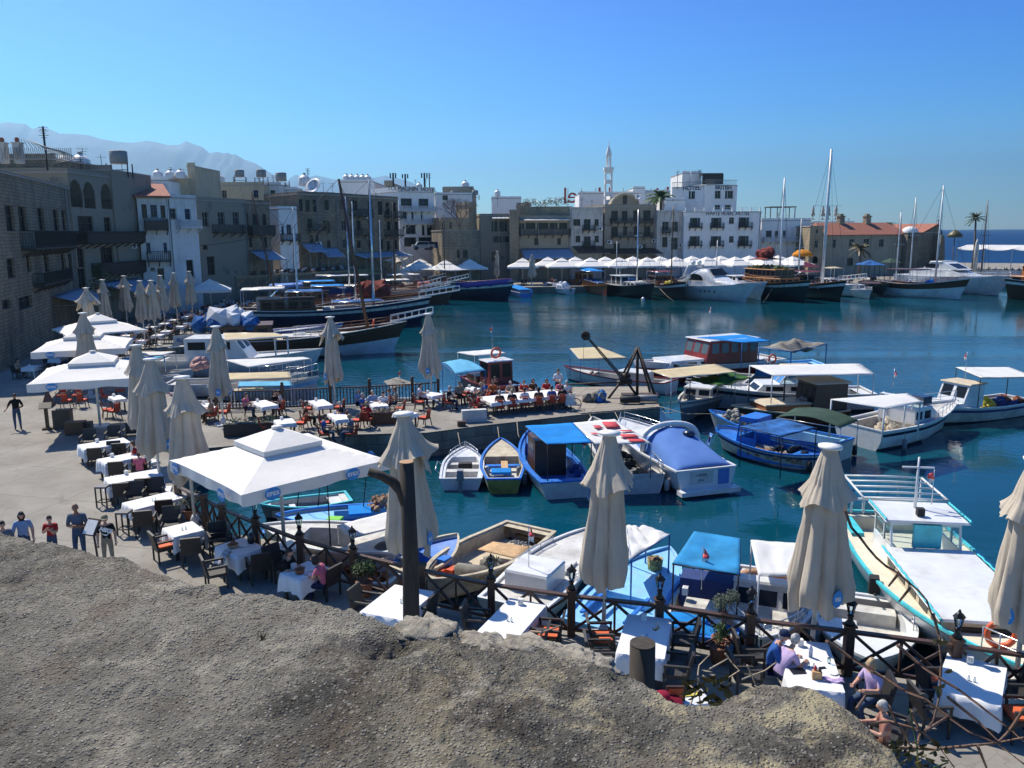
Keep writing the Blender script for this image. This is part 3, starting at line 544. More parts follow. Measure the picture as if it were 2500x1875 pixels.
F15,rr15=building('white_hotel','clean white hotel with six shuttered balcony windows and blue script lettering',(1671,520,160),(1859,517,162),14,m_wc,
    [('gs','Q',1180,745,1240,860),('gs','Q',1435,745,1495,860),('gs','Q',1765,740,1825,860),('gs','Q',1175,965,1235,1080),('gs','Q',1430,965,1490,1080),('gs','Q',1760,962,1820,1080),('w','Q',1620,740,1680,815),('w','Q',1620,965,1675,1040)],
    balcs=[('Q',1135,815,1290,868,.8,'iron'),('Q',1390,815,1550,868,.8,'iron'),('Q',1730,810,1890,862,.8,'iron'),('Q',1130,1030,1285,1082,.8,'iron'),('Q',1385,1030,1545,1082,.8,'iron'),('Q',1720,1030,1880,1082,.8,'iron')],parapet=.1)
s0,z0=F15.P(*C('Q',1600,697));m_ink=mat('navy_lettering',(.02,.03,.07));text(rr15,'WHITE PEARL HOTEL',1.0,(s0,-.03,z0),(R(90),0,0),m_ink,'wall_lettering',.02,shear=.3,bold=.012)
pb=MB()
for k in range(9):x=.3+k*(F15.L-.6)/8;pb.box((x-.12,0,F15.h+.2),(x+.12,.22,F15.h+1.0))
for z in(.55,.9):pb.box((0,.08,F15.h+z),(F15.L,.12,F15.h+z+.05))
obj('roof_railing',pb,m_wc,rr15)
F16,rr16=building('old_hotel','white stepped hotel with roof terrace above the script lettered hotel, left wing',(1641,461,182),(1722,455,178),10,m_wc,[('g','Q',1135,425,1160,515),('w','Q',1165,425,1210,515)],zb=0,parapet=.1)
F16b,rr16b=building('old_hotel','white stepped hotel with roof terrace above the script lettered hotel, right wing',(1723,453,177.5),(1800,453,181),12,m_wc,[('w','Q',1450,420,1520,512),('g','Q',1572,420,1600,512),('w','Q',1602,420,1670,512),('w','Q',1450,590,1515,640),('w','Q',1570,590,1640,640)],parapet=.1)
s0,z0=F16.P(*C('Q',1172,390));text(rr16,'HOTEL',1.35,(s0,-.03,z0),(R(90),0,0),m_ink,'wall_lettering',.02,bold=.03)
s0,z0=F16b.P(*C('Q',1552,383));text(rr16b,'BRITISH',1.35,(s0,-.03,z0),(R(90),0,0),m_ink,'wall_lettering',.02,bold=.03)
for FF,rr in((F16,rr16),(F16b,rr16b)):
    pb=MB();
    for k in range(int(FF.L/.3)):pb.box((k*.3,0,FF.h+.2),(k*.3+.05,.05,FF.h+1.25))
    pb.box((0,0,FF.h+1.2),(FF.L,.08,FF.h+1.3));obj('roof_railing',pb,m_frame,rr)
def slab_block(name,label,x0,y0,x1,y1,Y,dp,wall,group=None,cat='building',win=0,zb=0):
    """plain block further back: its top corners seen in the photo; optional rows of small windows"""
    A=AT3(x0,y0,Y);B=AT3(x1,y1,Y);L=B.x-A.x;h=(A.z+B.z)/2-zb;F=Fac((x0,y0,Y),(x1,y1,Y),zb);root=thing(name,label,cat,F.o,F.rz,group);holes=[]
    if win:
        k=max(1,int(L/2.4));
        for r_ in range(2):
            for i in range(k):
                if(i*7+r_*3+int(x0))%5==0:continue
                x=L*(i+.5)/k;z=F.h-1.9-r_*2.9;
                if z>.5:holes.append((x-.4,z,x+.4,z+1.2))
    obj('wall',facade_mesh(F,holes,dp),wall,root)
    for i,q in enumerate(holes):window(F,root,q,'wb'[i%2])
    rb=MB();rb.box((-.08,-.08,F.h),(F.L+.08,dp,F.h+.15));obj('roof',rb,m_roof,root)
    pb=MB();pb.box((0,-.03,F.h+.15),(F.L,.15,F.h+.6));obj('parapet',pb,wall,root);return F,root
SB=[('white stair tower block on the old hotel roof','Q',1060,215,1150,215,184,m_wc,0),('white lift house on the old hotel roof','Q',1165,215,1290,215,183,m_wc,0),
 ('raised dark stone roof terrace behind the left edge house','T',-200,498,740,500,85,m_st,0),('long grey attic wall under the rooftop water tanks','T',740,590,1500,700,92,m_st3,0),
 ('cream rooftop room beside the tall chimney block','T2',1110,430,1450,430,118,m_cr,0),('tall cream chimney like roof tower with two aerials','T2',1450,205,1590,205,119,m_cr,0),
 ('pale roof room with dark pergola behind tiled eave','T2',450,500,800,500,110,m_be,1),('whitewashed stair house between the roof tanks','T2',800,450,1110,470,114,m_wc,0),
 ('long cream building with drainpipes above the stone houses','W2',-60,305,1010,290,135,m_cr,1),('blue white upper house with small shutters over the cottage','W2',1015,290,1250,300,138,m_wp,1),
 ('narrow grey white house with one tall door','W2',1250,380,1470,340,140,m_wc,1),('white roof room with a row of five water tanks','B',785,290,1080,300,165,m_wc,0),
 ('grey concrete lift housing beside the phone masts','B2',280,130,430,130,166,m_be,0),('low cream attic floor right of the roof lettering','B2',610,240,850,240,166,m_be,0),
 ('beige top floor with dark strip window and satellite dish','B2',1330,240,1890,235,175,m_be,1),('white roof block with fenced terrace beyond the ruin','C',0,440,250,425,205,m_wc,0),
 ('small rusty walled roof box left of the garden terrace','C',210,490,330,490,170,m_st3,0),('pinkish white house behind the minaret','C',740,395,950,390,198,m_wc,0),
 ('white block directly right of the minaret','C',1010,395,1260,390,196,m_wc,0),('far blue white slab right of the red letters','C',1290,375,1520,378,225,m_wc,0),('small square white roof hut near the red letters','C',1195,345,1295,348,222,m_wc,0),
 ('low white annex with worn side wall left of the stepped hotel','Q',855,535,1095,540,172,m_wc,0),('broad white seafront house with arches right of the script hotel','D2',110,450,770,430,166,m_wc,0),
 ('far white terrace building topped with closed red parasols','D2',770,480,1360,470,200,m_wc,0)]
SBF=[]
for i,(lab,k,x0,y0,x1,y1,Y,wl,wn)in enumerate(SB):
    a=C(k,x0,y0);c=C(k,x1,y1);SBF.append(slab_block('town_building',lab,a[0],a[1],c[0],c[1],Y,10 if Y<130 else 14,wl,win=wn))
# a few more openings on the seafront house
F17,r17=SBF[-2]
for q in[(165,570,240,680),(285,575,330,670),(390,570,430,670),(580,570,630,670)]:
    x0,z0,x1,z1=F17.R('D2',*q);mb=MB();mb.box((x0,-.04,z0),(x1,.02,z1));obj('door',mb,m_gsh,r17)
balcony(F17,r17,F17.R('D2',110,655,740,720),1.5,'white')
# customs house with tiled roof
F18t,_=building('stone_tower','square sunlit ochre stone tower at the left end of the red roofed building',*[(C('D2',x,y)+(Y,))for x,y,Y in((765,520,158),(945,515,158))],9,m_st2,[('w','D2',825,700,870,800),('d','D2',840,560,865,600)],arches=[('D2',795,915,865,1010)],parapet=.1)
F18,rr18=building('customs_house','long beige building with red tiled roof and five dark windows',C('D2',960,632)+(160,),C('D2',2085,632)+(166,),9,m_be,
    [('w','D2',1065,690,1110,800),('w','D2',1290,685,1355,800),('w','D2',1485,680,1560,800),('w','D2',1695,685,1755,790),('w','D2',1935,685,1975,790),('d','D2',1260,940,1340,1040)],parapet=0)
L_,h_=F18.L,F18.h;mb=MB();mb.add([(-.4,-.5,h_),(L_+.4,-.5,h_),(L_-2,4.5,h_+2.5),(1.0,4.5,h_+2.5),(L_+.4,9.5,h_),(-.4,9.5,h_),(-.4,-.5,h_+.13),(L_+.4,-.5,h_+.13),(L_-2,4.5,h_+2.65),(1.0,4.5,h_+2.65),(L_+.4,9.5,h_+.13),(-.4,9.5,h_+.13)],[(6,7,8,9),(9,8,10,11),(7,10,8),(6,9,11),(0,3,2,1),(3,5,4,2),(0,1,7,6),(1,4,10,7),(4,5,11,10),(5,0,6,11)])
obj('tiled_roof',mb,m_tile,rr18)
for xf in(.31,.63):
    mb=MB();mb.box((L_*xf,3.8,h_+2),(L_*xf+1.2,4.9,h_+3.9));mb.box((L_*xf-.15,3.65,h_+3.9),(L_*xf+1.35,5.05,h_+4.1));mb.box((L_*xf+.2,4,h_+4.1),(L_*xf+1,4.7,h_+4.5));obj('chimney',mb,m_st2,rr18)
# church with gable
F19,rr19=building('church','dark stone church with a gabled front and orange roof at the end of the quay',C('P',120,540)+(164,),C('P',720,470)+(166,),16,m_st,[('d','P',130,520,170,610)],parapet=0)
L_,h_=F19.L,F19.h;ga=L_*.42
mb=MB();mb.add([(ga-0,-.02,h_-.4),(L_,-.02,h_-.4),((ga+L_)/2+1.5,-.02,h_+1.6),(ga,.4,h_-.4),(L_,.4,h_-.4),((ga+L_)/2+1.5,.4,h_+1.6)],[(0,1,2),(3,5,4),(0,2,5,3),(1,4,5,2)]);obj('gable',mb,m_st,rr19)
pk=((ga+L_)/2+1.5);mb=MB();mb.add([(ga-.3,-.2,h_-.3),(pk,-.2,h_+1.75),(L_+.3,-.2,h_-.3),(ga-.3,14,h_-.3),(pk,14,h_+1.75),(L_+.3,14,h_-.3),(ga-.3,-.2,h_-.1),(pk,-.2,h_+1.95),(L_+.3,-.2,h_-.1),(ga-.3,14,h_-.1),(pk,14,h_+1.95),(L_+.3,14,h_-.1)],[(6,9,10,7),(7,10,11,8),(0,1,4,3),(1,2,5,4),(0,6,7,1),(1,7,8,2),(3,4,10,9),(4,5,11,10),(0,3,9,6),(2,8,11,5)]);obj('tiled_roof',mb,m_tile,rr19)
mb=MB();mb.ball((ga-1.2,2.2,h_+.1),1.7,n=16,k=8,sz=.75);obj('dome',mb,m_wc,rr19)
mb=MB();mb.box((pk-.05,-.1,h_+1.9),(pk+.05,0,h_+2.9));mb.box((pk-.3,-.1,h_+2.45),(pk+.3,0,h_+2.55));obj('cross',mb,m_iron,rr19)
Pa,Pb=AT3(*C('P',722,545),163),AT3(*C('P',1060,545),158);t=thing('stone_bastion','dark stone bastion wall sloping down to the right of the church','wall',(Pa.x,Pa.y,0));L_=Pb.x-Pa.x;h_=Pa.z
mb=MB();pr=[(0,0),(0,h_),(L_*.5,h_),(L_*.62,h_*.93),(L_*.75,h_*.75),(L_*.9,h_*.55),(L_,h_*.3),(L_*1.02,0)];N_=len(pr);mb.add([(x,0,z)for x,z in pr]+[(x,9,z)for x,z in pr],[tuple(reversed(range(N_))),tuple(range(N_,2*N_))]+[(i,(i+1)%N_,N_+(i+1)%N_,N_+i)for i in range(N_)]);obj('bastion_body',mb,m_st,t)
# minaret
P0=AT3(1486,392,190);mt_=thing('minaret','slender white bell tower like minaret with open slots and a small cap','minaret',(P0.x,P0.y,0));hm=P0.z;hw=.85*1.0
mb=MB();zs1,zs2=hm-21,hm-6.3
zl=AT3(1486,488,190).z;zc=AT3(1486,409,190).z
mb.box((-1.7,-1.7,0),(1.7,1.7,zl));obj('tower_base',mb,m_wc,mt_)
mb=MB()
for sx in(-1,1):
    for sy in(-1,1):mb.box((sx*1.65-(.6 if sx>0 else 0),sy*1.65-(.6 if sy>0 else 0),zl),(sx*1.65+(.6 if sx<0 else 0),sy*1.65+(.6 if sy<0 else 0),zc-.5))
for z in(zl+.9,zl+(zc-zl)*.5,zc-1.4):mb.box((-1.64,-1.64,z),(1.64,1.64,z+.9))
mb.box((-2.1,-2.1,zc-.5),(2.1,2.1,zc));mb.box((-1.9,-1.9,zc-.9),(1.9,1.9,zc-.5));obj('tower_shaft',mb,m_wc,mt_)
mb=MB()
for k in range(6):a=k*math.pi/3;mb.cbox((math.cos(a)*.95,math.sin(a)*.95,zc+1.3),(.35,.35,2.6),a)
mt_.scale=(.55,.55,1);mb.lathe([(1.3,zc+2.6),(1.35,zc+2.8),(1.15,zc+3.5),(.7,zc+4.3),(.2,zc+5.0),(.05,zc+6.3)],12);obj('lantern',mb,m_wc,mt_)
# church-like vault behind the stone houses
A_=AT3(*C('C',1010,470),180);B_=AT3(*C('C',1240,470),180);rt=thing('vaulted_hall','cream barrel vaulted gable standing right below the minaret','building',(A_.x,A_.y,0));L_=B_.x-A_.x;zt=AT3(*C('C',1120,392),180).z
mb=MB();N_=18;pts=[(0,A_.z-1)]+[(L_/2-L_/2*math.cos(math.pi*k/N_),A_.z-1+(zt-A_.z+1)*math.sin(math.pi*k/N_))for k in range(N_+1)]+[(L_,A_.z-1)]
v=[(x,0,z)for x,z in pts]+[(L_,0,0),(0,0,0)];nn=len(v);v+=[(x,14,z)for x,_y,z in v[:]]
mb.add(v,[tuple(range(nn)),tuple(reversed(range(nn,2*nn)))]+[(i,(i+1)%nn+0,(i+1)%nn+nn,i+nn)for i in range(nn)]);obj('vault',mb,m_be,rt)
mb=MB();mb.tube([(x,-.1,z)for x,z in pts[1:-1]],.35,6);obj('arch_trim',mb,m_cr,rt);mb=MB();mb.box((L_*.42,-.06,A_.z-.6),(L_*.58,.02,A_.z+2.2));obj('door',mb,m_dkw,rt)
# red sign letters seen from behind
P0=AT3(*C('C',1055,372),230);sg=thing('roof_sign','large red roof sign letters seen from behind beside the minaret','sign',P0);m_red=mat('red_paint',(.35,.03,.03),.5)
text(sg,'Liman Hotel',6.2,(0,0,-1.2),(R(90),0,R(180)),m_red,'letters',.12,bold=.03)
mb=MB();mb.beam((-15,.3,-2.9),(15,.3,-2.9),.2);[mb.beam((x,.3,-5),(x,.3,1),.15)for x in range(-14,15,4)];obj('sign_frame',mb,m_frame,sg)
# awnings along the fronts
for lab,FF,k,rc,d,m in[('long pale blue awning over the raised cafe by the timber bay',F4b,'W2',(500,1165,1320,1290),3.5,m_aw),('faded blue awning left of the grey mast',F6,'W2',(1300,1070,1770,1190),3,m_aw),('dull blue awning under the corner stone house',F6,'W2',(1750,1130,2060,1250),3,m_aw),
    ('grey blue awning low on the long balconied house',F6b,'B',(880,880,1340,920),3,m_aw),('pale blue awning under the loggia house',F2,'X',(1250,460,1830,600),5,m_aw),('small blue awning at the foot of the first stone house',F1,'X',(700,620,1060,740),3,m_aw),('broad blue awning below the beige timber balcony restaurant',F11,'C',(240,850,670,930),5,m_aw),
    ('white striped blind on the brown stone house roof',F10,'C',(0,575,140,600),2,m_aww),('white striped blind above the long timber balcony',F11,'C',(230,580,655,615),2,m_aww),('dark brown flat canopy under the stained white house',F12,'C',(680,830,940,890),4,m_brw),('dark brown flat canopy under the broad stone house',F13,'C',(960,850,1390,895),4,m_brw)]:
    awning('awning',lab,FF,k,rc,d,m)
# raised street behind the west quay
a,c=AT3(590,700,113),AT3(912,700,134);a.z=c.z=0;F=Fac((590,680,112),(905,680,132));rw=thing('retaining_wall','dark stone retaining wall carrying the raised cafe street above the gulets','wall',F.o,F.rz);zz=3.4
mb=MB();mb.box((-1,0,0),(F.L+2,9,zz));obj('wall_body',mb,m_st,rw);mb=MB();mb.box((-1,-.15,zz),(F.L+2,.3,zz+.35));obj('coping',mb,m_st2,rw);FRW=F
# rooftop tanks, panels, masts
m_tank=mat('white_tank',(.66,.66,.64),.5);m_pan=glassm('solar_panel',(.02,.03,.06),.2)
def tank_proto():
    t=thing('water_tank','domed white rooftop water tank','water tank');mb=MB();mb.lathe([(.95,0),(1,.1),(1,1.25),(.9,1.4),(.5,1.75),(.2,1.9),(.2,2.02),(.05,2.05)],16);obj('tank_body',mb,m_tank,t)
    mb=MB();mb.lathe([(.24,1.95),(.24,2.12),(.1,2.2)],10);obj('lid',mb,m_frame,t);return t
def drum_proto():
    t=thing('solar_tank','grey drum on a steel stand','water heater');mb=MB();mb.lathe([(.75,1.3),(.8,1.35),(.8,2.45),(.7,2.5)],14);obj('drum',mb,m_frame,t)
    mb=MB();[mb.beam((sx*1,sy*.5,0),(sx*1,sy*.5,1.3),.09)for sx in(-1,1)for sy in(-1,1)];mb.beam((-1,-.5,.7),(1,-.5,.7),.07);obj('stand',mb,m_iron,t);return t
tp,dr=tank_proto(),drum_proto();first=[1,1]
def put(proto,k,x,y,Y,sc,lab,i,gr):
    p=AT3(*C(k,x,y),Y);s_=sc
    if first[i]:proto.location=p;proto.scale=(s_,)*3;proto['label']=lab;proto['group']=gr;first[i]=0
    else:dup(proto,p,random.uniform(0,3),lab,gr,s_)
for q in[('T',880,640,90,.85,'wide low white tank with black cap right of the wire fence'),('T',1100,665,92,1.0,'largest white roof tank right of the thin aerial by the wire fence'),('T2',930,430,116,.68,'domed white tank, leftmost of the three beside the chimney tower'),('T2',1150,430,117,.66,'domed white tank, middle of the three beside the chimney tower'),('T2',1335,420,117,.66,'domed white tank nearest the tall cream chimney tower'),('T2',2030,540,136,.95,'broad white tank on the long cream building'),
    ('W2',1570,300,142,1.0,'domed tank on a stand beside the big satellite dish'),('B',850,290,166,.8,'first from left of five white tanks on the roof room'),('B',895,292,166,.8,'second from left of five white tanks on the roof room'),('B',942,293,166,.8,'third from left of five white tanks on the roof room'),('B',988,294,166,.8,'fourth from left of five white tanks on the roof room'),('B',1030,295,166,.8,'rightmost of five white tanks on the roof room'),('B2',1740,230,176,.9,'small tank on the beige top floor with dish'),('B2',910,240,167,.7,'brown tinted tank beside the low cream attic'),('C',50,410,206,.8,'box like tank on the white block with fenced terrace')]:put(tp,q[0],q[1],q[2],q[3],q[4],q[5],0,'white rooftop water tanks')
for q in[('T2',250,400,96,1.2,'long dark corrugated tank above the loggia house'),('W2',700,285,136,.95,'grey drum on a stand above the long cream building'),('W2',990,290,137,1.0,'round grey drum at the right end of the cream building'),('W2',1260,355,141,1.15,'large grey box tank on a tall stand over the narrow house'),('B2',1530,440,168,.8,'white solar heater beside the roof satellite dish'),('B2',1920,430,165,.8,'solar heater at the right end of the blank white block')]:put(dr,q[0],q[1],q[2],q[3],q[4],q[5],1,'rooftop drums and heaters')
def mast(label,k,x,y0,y1,Y,r_=.09,kind='aerial'):
    a=AT3(*C(k,x,y1),Y);c=AT3(*C(k,x,y0),Y);h=c.z-a.z;t=thing('aerial',label,'antenna',(a.x,a.y,a.z));mb=MB();mb.tube([(0,0,-1),(0,0,h)],r_,6);obj('pole',mb,m_iron,t);mb=MB()
    if kind=='aerial':
        for z in(.72,.86,.97):mb.beam((-.45,0,h*z),(.45,0,h*z),.04);mb.beam((-.25,-.05,h*z-.2),(.25,.05,h*z-.2),.04)
    else:
        for sx in(-.55,.55,0):mb.box((sx-.13,-.3,h*.72),(sx+.13,-.1,h*.98))
    obj('antenna_head',mb,m_iron,t)
mast('tall leaning aerial above the wire fence at far left','T',625,45,490,78);mast('short aerial standing against the largest roof tank','T',1100,460,670,90,.05);mast('aerial with a dark round head above the dish','W2',1622,60,300,142,.06);mast('left of three phone masts above the lettered hotel','B2',450,-60,290,165,.2,'cell');mast('middle of three phone masts above the lettered hotel','B2',665,-40,250,166,.2,'cell');mast('right of three phone masts with a drum','B2',1010,-60,270,166,.2,'cell');mast('thin bare pole right of the phone masts','B2',1097,-60,240,166,.12);mast('fine aerial at the left corner of the stepped hotel','Q',1000,180,350,181,.06);mast('slim aerial on the white roof lift house','Q',1265,170,215,183,.05)
def dish(label,k,x,y,Y,r_):
    p=AT3(*C(k,x,y),Y);t=thing('satellite_dish',label,'satellite dish',p);mb=MB();mb.lathe([(.02,0),(r_*.5,.08*r_),(r_,.3*r_),(r_*.98,.33*r_),(r_*.5,.11*r_),(.02,.03)],16,cap=False);o=obj('reflector',mb,m_tank,t);o.rotation_euler=(R(60),0,R(-25));mb=MB();mb.tube([(0,.1,0),(0,.2,-r_-.6)],.07,6);obj('mount',mb,m_iron,t)
dish('big grey satellite dish beside the tank on a stand','W2',1700,320,140,1.5);dish('round white satellite dish on the beige top floor','B2',1670,385,170,1.0);dish('small white dish left of the beige annex','C',1240,420,178,.7)
# chimneys and hooped wire on the left roof
for i,(x,lab)in enumerate([(55,'plastered chimney with dark pot at the very left of the skyline'),(260,'plastered chimney with pink lit pot, second from the left')]):
    p=AT3(*C('T',x,500),77);t=thing('chimney',lab,'chimney',p,group='chimneys on the left roof');t.scale=(.55,.55,.62);mb=MB();mb.box((-.6,-.6,-.5),(.6,.6,2.3));mb.box((-.72,-.72,2.3),(.72,.72,2.5));obj('stack',mb,m_wd,t);mb=MB();mb.lathe([(.3,2.5),(.38,2.9),(.25,3.2)],10);obj('pot',mb,m_tile,t)
P0=AT3(*C('T',80,495),76.5);t=thing('wire_fence','hooped wire fence curling along the left roof between the chimneys and tanks','fence',P0);mb=MB();s_=76.5/1980/5.53
for k in range(34):x=k*26*s_;mb.tube([(x,0,0),(x,0,155*s_*(1-.1*(k/34)))],.035,4)
for k in range(22):
    a=math.pi*.5*(k/21);cx_=34*26*s_-2;mb.tube([(cx_-2.8+2.8*math.sin(a)*1.0,0,2.2*math.cos(a)-.4),(cx_-2.8+(2.8+2.2)*math.sin(a),0,(155*s_)*math.cos(a))],.03,4)
obj('wire',mb,m_frame,t)
# ================================================================== TERRACE: parasols, tables, chairs, fences, lamps
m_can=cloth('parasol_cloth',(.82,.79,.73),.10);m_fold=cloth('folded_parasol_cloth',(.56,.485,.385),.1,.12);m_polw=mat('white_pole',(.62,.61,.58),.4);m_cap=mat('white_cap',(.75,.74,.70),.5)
m_logo=mat('logo_blue',(.015,.24,.60),.5);m_lw=mat('logo_white',(.8,.8,.8),.5);m_cloth=cloth('white_tablecloth',(.78,.78,.78),.1,.03)
m_wick=mat('black_wicker',(.028,.025,.024),.55,.4,30,bmp=.6,fine=90);m_rat=woodm('brown_rattan',(.14,.065,.035),.45);m_or=mat('orange_cushion',(.62,.12,.035),.8);m_rd=mat('red_orange_cushion',(.55,.07,.03),.8)
m_fen=woodm('dark_stained_fence',(.075,.038,.024),.5,(8,8,1));m_lamp=mat('black_cast_iron',(.015,.015,.015),.4,metal=.4)
def logo(parent,loc,rot,s,name='printed_logo'):
    o=obj(name,MB().lathe([(.5,0),(.5,.006)],24),m_logo,parent,loc);o.rotation_euler=rot;o.scale=(s*1.25,s,1)
    t_=text(o,'EFES',.42,(0,.0,.009),(0,0,0),m_lw,'logo_lettering',.001,bold=.012);return o
def folded_parasol(label,pos,H=5.0,seed=1,flare=0,rz=0,group='closed cream parasols on the quay',low=1.65,lg=None,w_=1.0):
    rnd=random.Random(seed);t=thing('closed_parasol',label,'parasol',pos,rz,group);N_=96;k0=8
    ph=[rnd.uniform(-.12,.12)for _ in range(k0)];bot=[rnd.uniform(-.16,.12)for _ in range(k0)];am=[rnd.uniform(.7,1.3)for _ in range(k0)]
    def crease(u,z):    # folds: sharp inward creases between the eight ribs
        q=u/(2*math.pi)*k0;i=int(q)%k0;f=q-int(q);g=(1-i%2*.35)*am[i];return math.sin(math.pi*f)**.55*g,i,f
    def surf(prof,amp,rag,nr):
        mb=MB();v=[]
        for a in range(nr+1):
            tt=a/nr;z=prof[0][1]+(prof[-1][1]-prof[0][1])*tt;r=0
            for b_ in range(len(prof)-1):
                if prof[b_][1]>=z>=prof[b_+1][1]:q=(prof[b_][1]-z)/(prof[b_][1]-prof[b_+1][1]+1e-9);r=prof[b_][0]*(1-q)+prof[b_+1][0]*q;break
            else:r=prof[-1][0]
            for j in range(N_):
                u=2*math.pi*j/N_+.25*math.sin(z*1.1+seed);c,i,f=crease(u%(2*math.pi),z);am_=amp*(.25+.75*tt)
                rr=r*(1-am_+am_*1.35*c)+.018*tt*math.sin(u*23+z*3+seed)+.07*tt*MN.noise(Vector((math.cos(u)*2.2,math.sin(u)*2.2,z*1.1+seed*3)))
                zz=z+(rag*bot[i]*(tt**4))+(.16*rag*math.sin(math.pi*f)*(tt**5))*(-1 if i%2 else 1)
                v.append((rr*w_*math.cos(u),rr*w_*math.sin(u),zz))
        mb.add(v,[(a*N_+j,a*N_+(j+1)%N_,(a+1)*N_+(j+1)%N_,(a+1)*N_+j)for a in range(nr)for j in range(N_)],0,True);return mb
    tz=H-.06;t.rotation_euler.x=rnd.uniform(-.022,.022);t.rotation_euler.y=rnd.uniform(-.022,.022)
    obj('folded_canopy',surf([(.16,tz-.5),(.36,tz-1.1),(.40,tz-1.7),(.50,low+.9),(.58,low+.35),(.55,low)],.42,1,26),m_fold,t)
    cf=.50+flare*.30
    obj('folded_top',surf([(.13,tz),(.20,tz-.25),(cf*.62,tz-.75),(cf,tz-1.12)],.20+flare*.2,.6+flare,12),m_fold,t)
    obj('top_cap',MB().lathe([(.03,tz-.02),(.24,tz),(.25,tz+.05),(.03,tz+.075)],20),m_cap,t)
    obj('pole',MB().tube([(0,0,.1),(0,0,tz-.5)],.05,10),m_polw,t)
    mb=MB();mb.box((-.38,-.38,0),(.38,.38,.09));mb.lathe([(.16,.09),(.12,.3),(.065,.42)],12);obj('base',mb,m_polw,t)
    for a in(lg or[]):
        rr=.56*w_;lo=obj('printed_logo',MB().lathe([(.5,0),(.5,.008)],18),m_logo,t,(rr*math.cos(a),rr*math.sin(a),low+.28));lo.rotation_euler=(R(90),0,a+R(90));lo.scale=(.26,.38,1)
        text(lo,'EFES',.3,(0,0,.014),(0,0,0),m_lw,'logo_lettering',.001,bold=.01)
    return t
D_=-math.pi/2
CP=[((992,1008),'closed cream parasol right behind the forked timber post',11,.6,.2,[D_+.9],1.5,1.12),((1480,1056),'closed cream parasol between the beige open boat and pale blue boat',12,.35,0,[D_+.55],1.55,1.05),
      ((2013,1085),'closed cream parasol over the table of the man in pale shirt',13,.0,.5,[D_-.15,D_+.75],1.55,1.1),((2545,1120),'closed cream parasol cut by the right edge of the picture',14,.2,0,[D_-1.0],1.6,1.1),
      ((1049,765),'closed cream parasol on the pier nearest the light blue boat awning',15,.0,0,[D_-.2],1.55,.95),((808,773),'closed cream parasol mid pier with a wide pointed skirt',16,.9,.3,[D_-1],1.5,.95),((528,795),'closed cream parasol at the left end of the pier fence',17,.1,.6,[D_-.5,D_+.6],1.5,.95),
      ((446,919),'closed cream parasol just left behind the big open parasol',18,.1,.1,[D_-1.3],1.6,1.15),((362,876),'tall closed cream parasol, second left of the big open parasol',19,.1,.3,[D_+.8],1.6,1.15),((333,842),'closed cream parasol overlapping the nearest left open canopy',20,.1,.9,[],1.6,1.05)]
for px_,lab,sd_,fl,rz_,lg,lo_,wd in CP:folded_parasol(lab,G(px_[0],px_[1],5.0)*1+Vector((0,0,-5)),5.0,sd_,fl,rz_,low=lo_,lg=lg,w_=wd)
CP2=[((200,763),'closed cream parasol rising between the second and third open canopies',.3),((212,702),'closed cream parasol with splayed kite shaped top, furthest left',1.3),((250,682),'closed cream parasol second from left in the far row',.1),((299,673),'closed cream parasol third from left in the far row, before blue awning',.5),((340,685),'closed cream parasol fourth from left in the far row',.1),((368,684),'broad closed cream parasol fifth in the far row',.9),((393,672),'closed cream parasol sixth in the far row, by the white house',.1),((424,666),'closed cream parasol seventh in the far row before the white house door',.1),((463,662),'closed cream parasol at the right end of the far row',.4)]
for i,(px_,lab,fl)in enumerate(CP2):hh=5.0 if i<1 else 5.6;folded_parasol(lab,G(px_[0],px_[1],hh)+Vector((0,0,-hh)),hh,30+i,fl,i*.5,'closed parasols in the left row',1.7+hh-5)
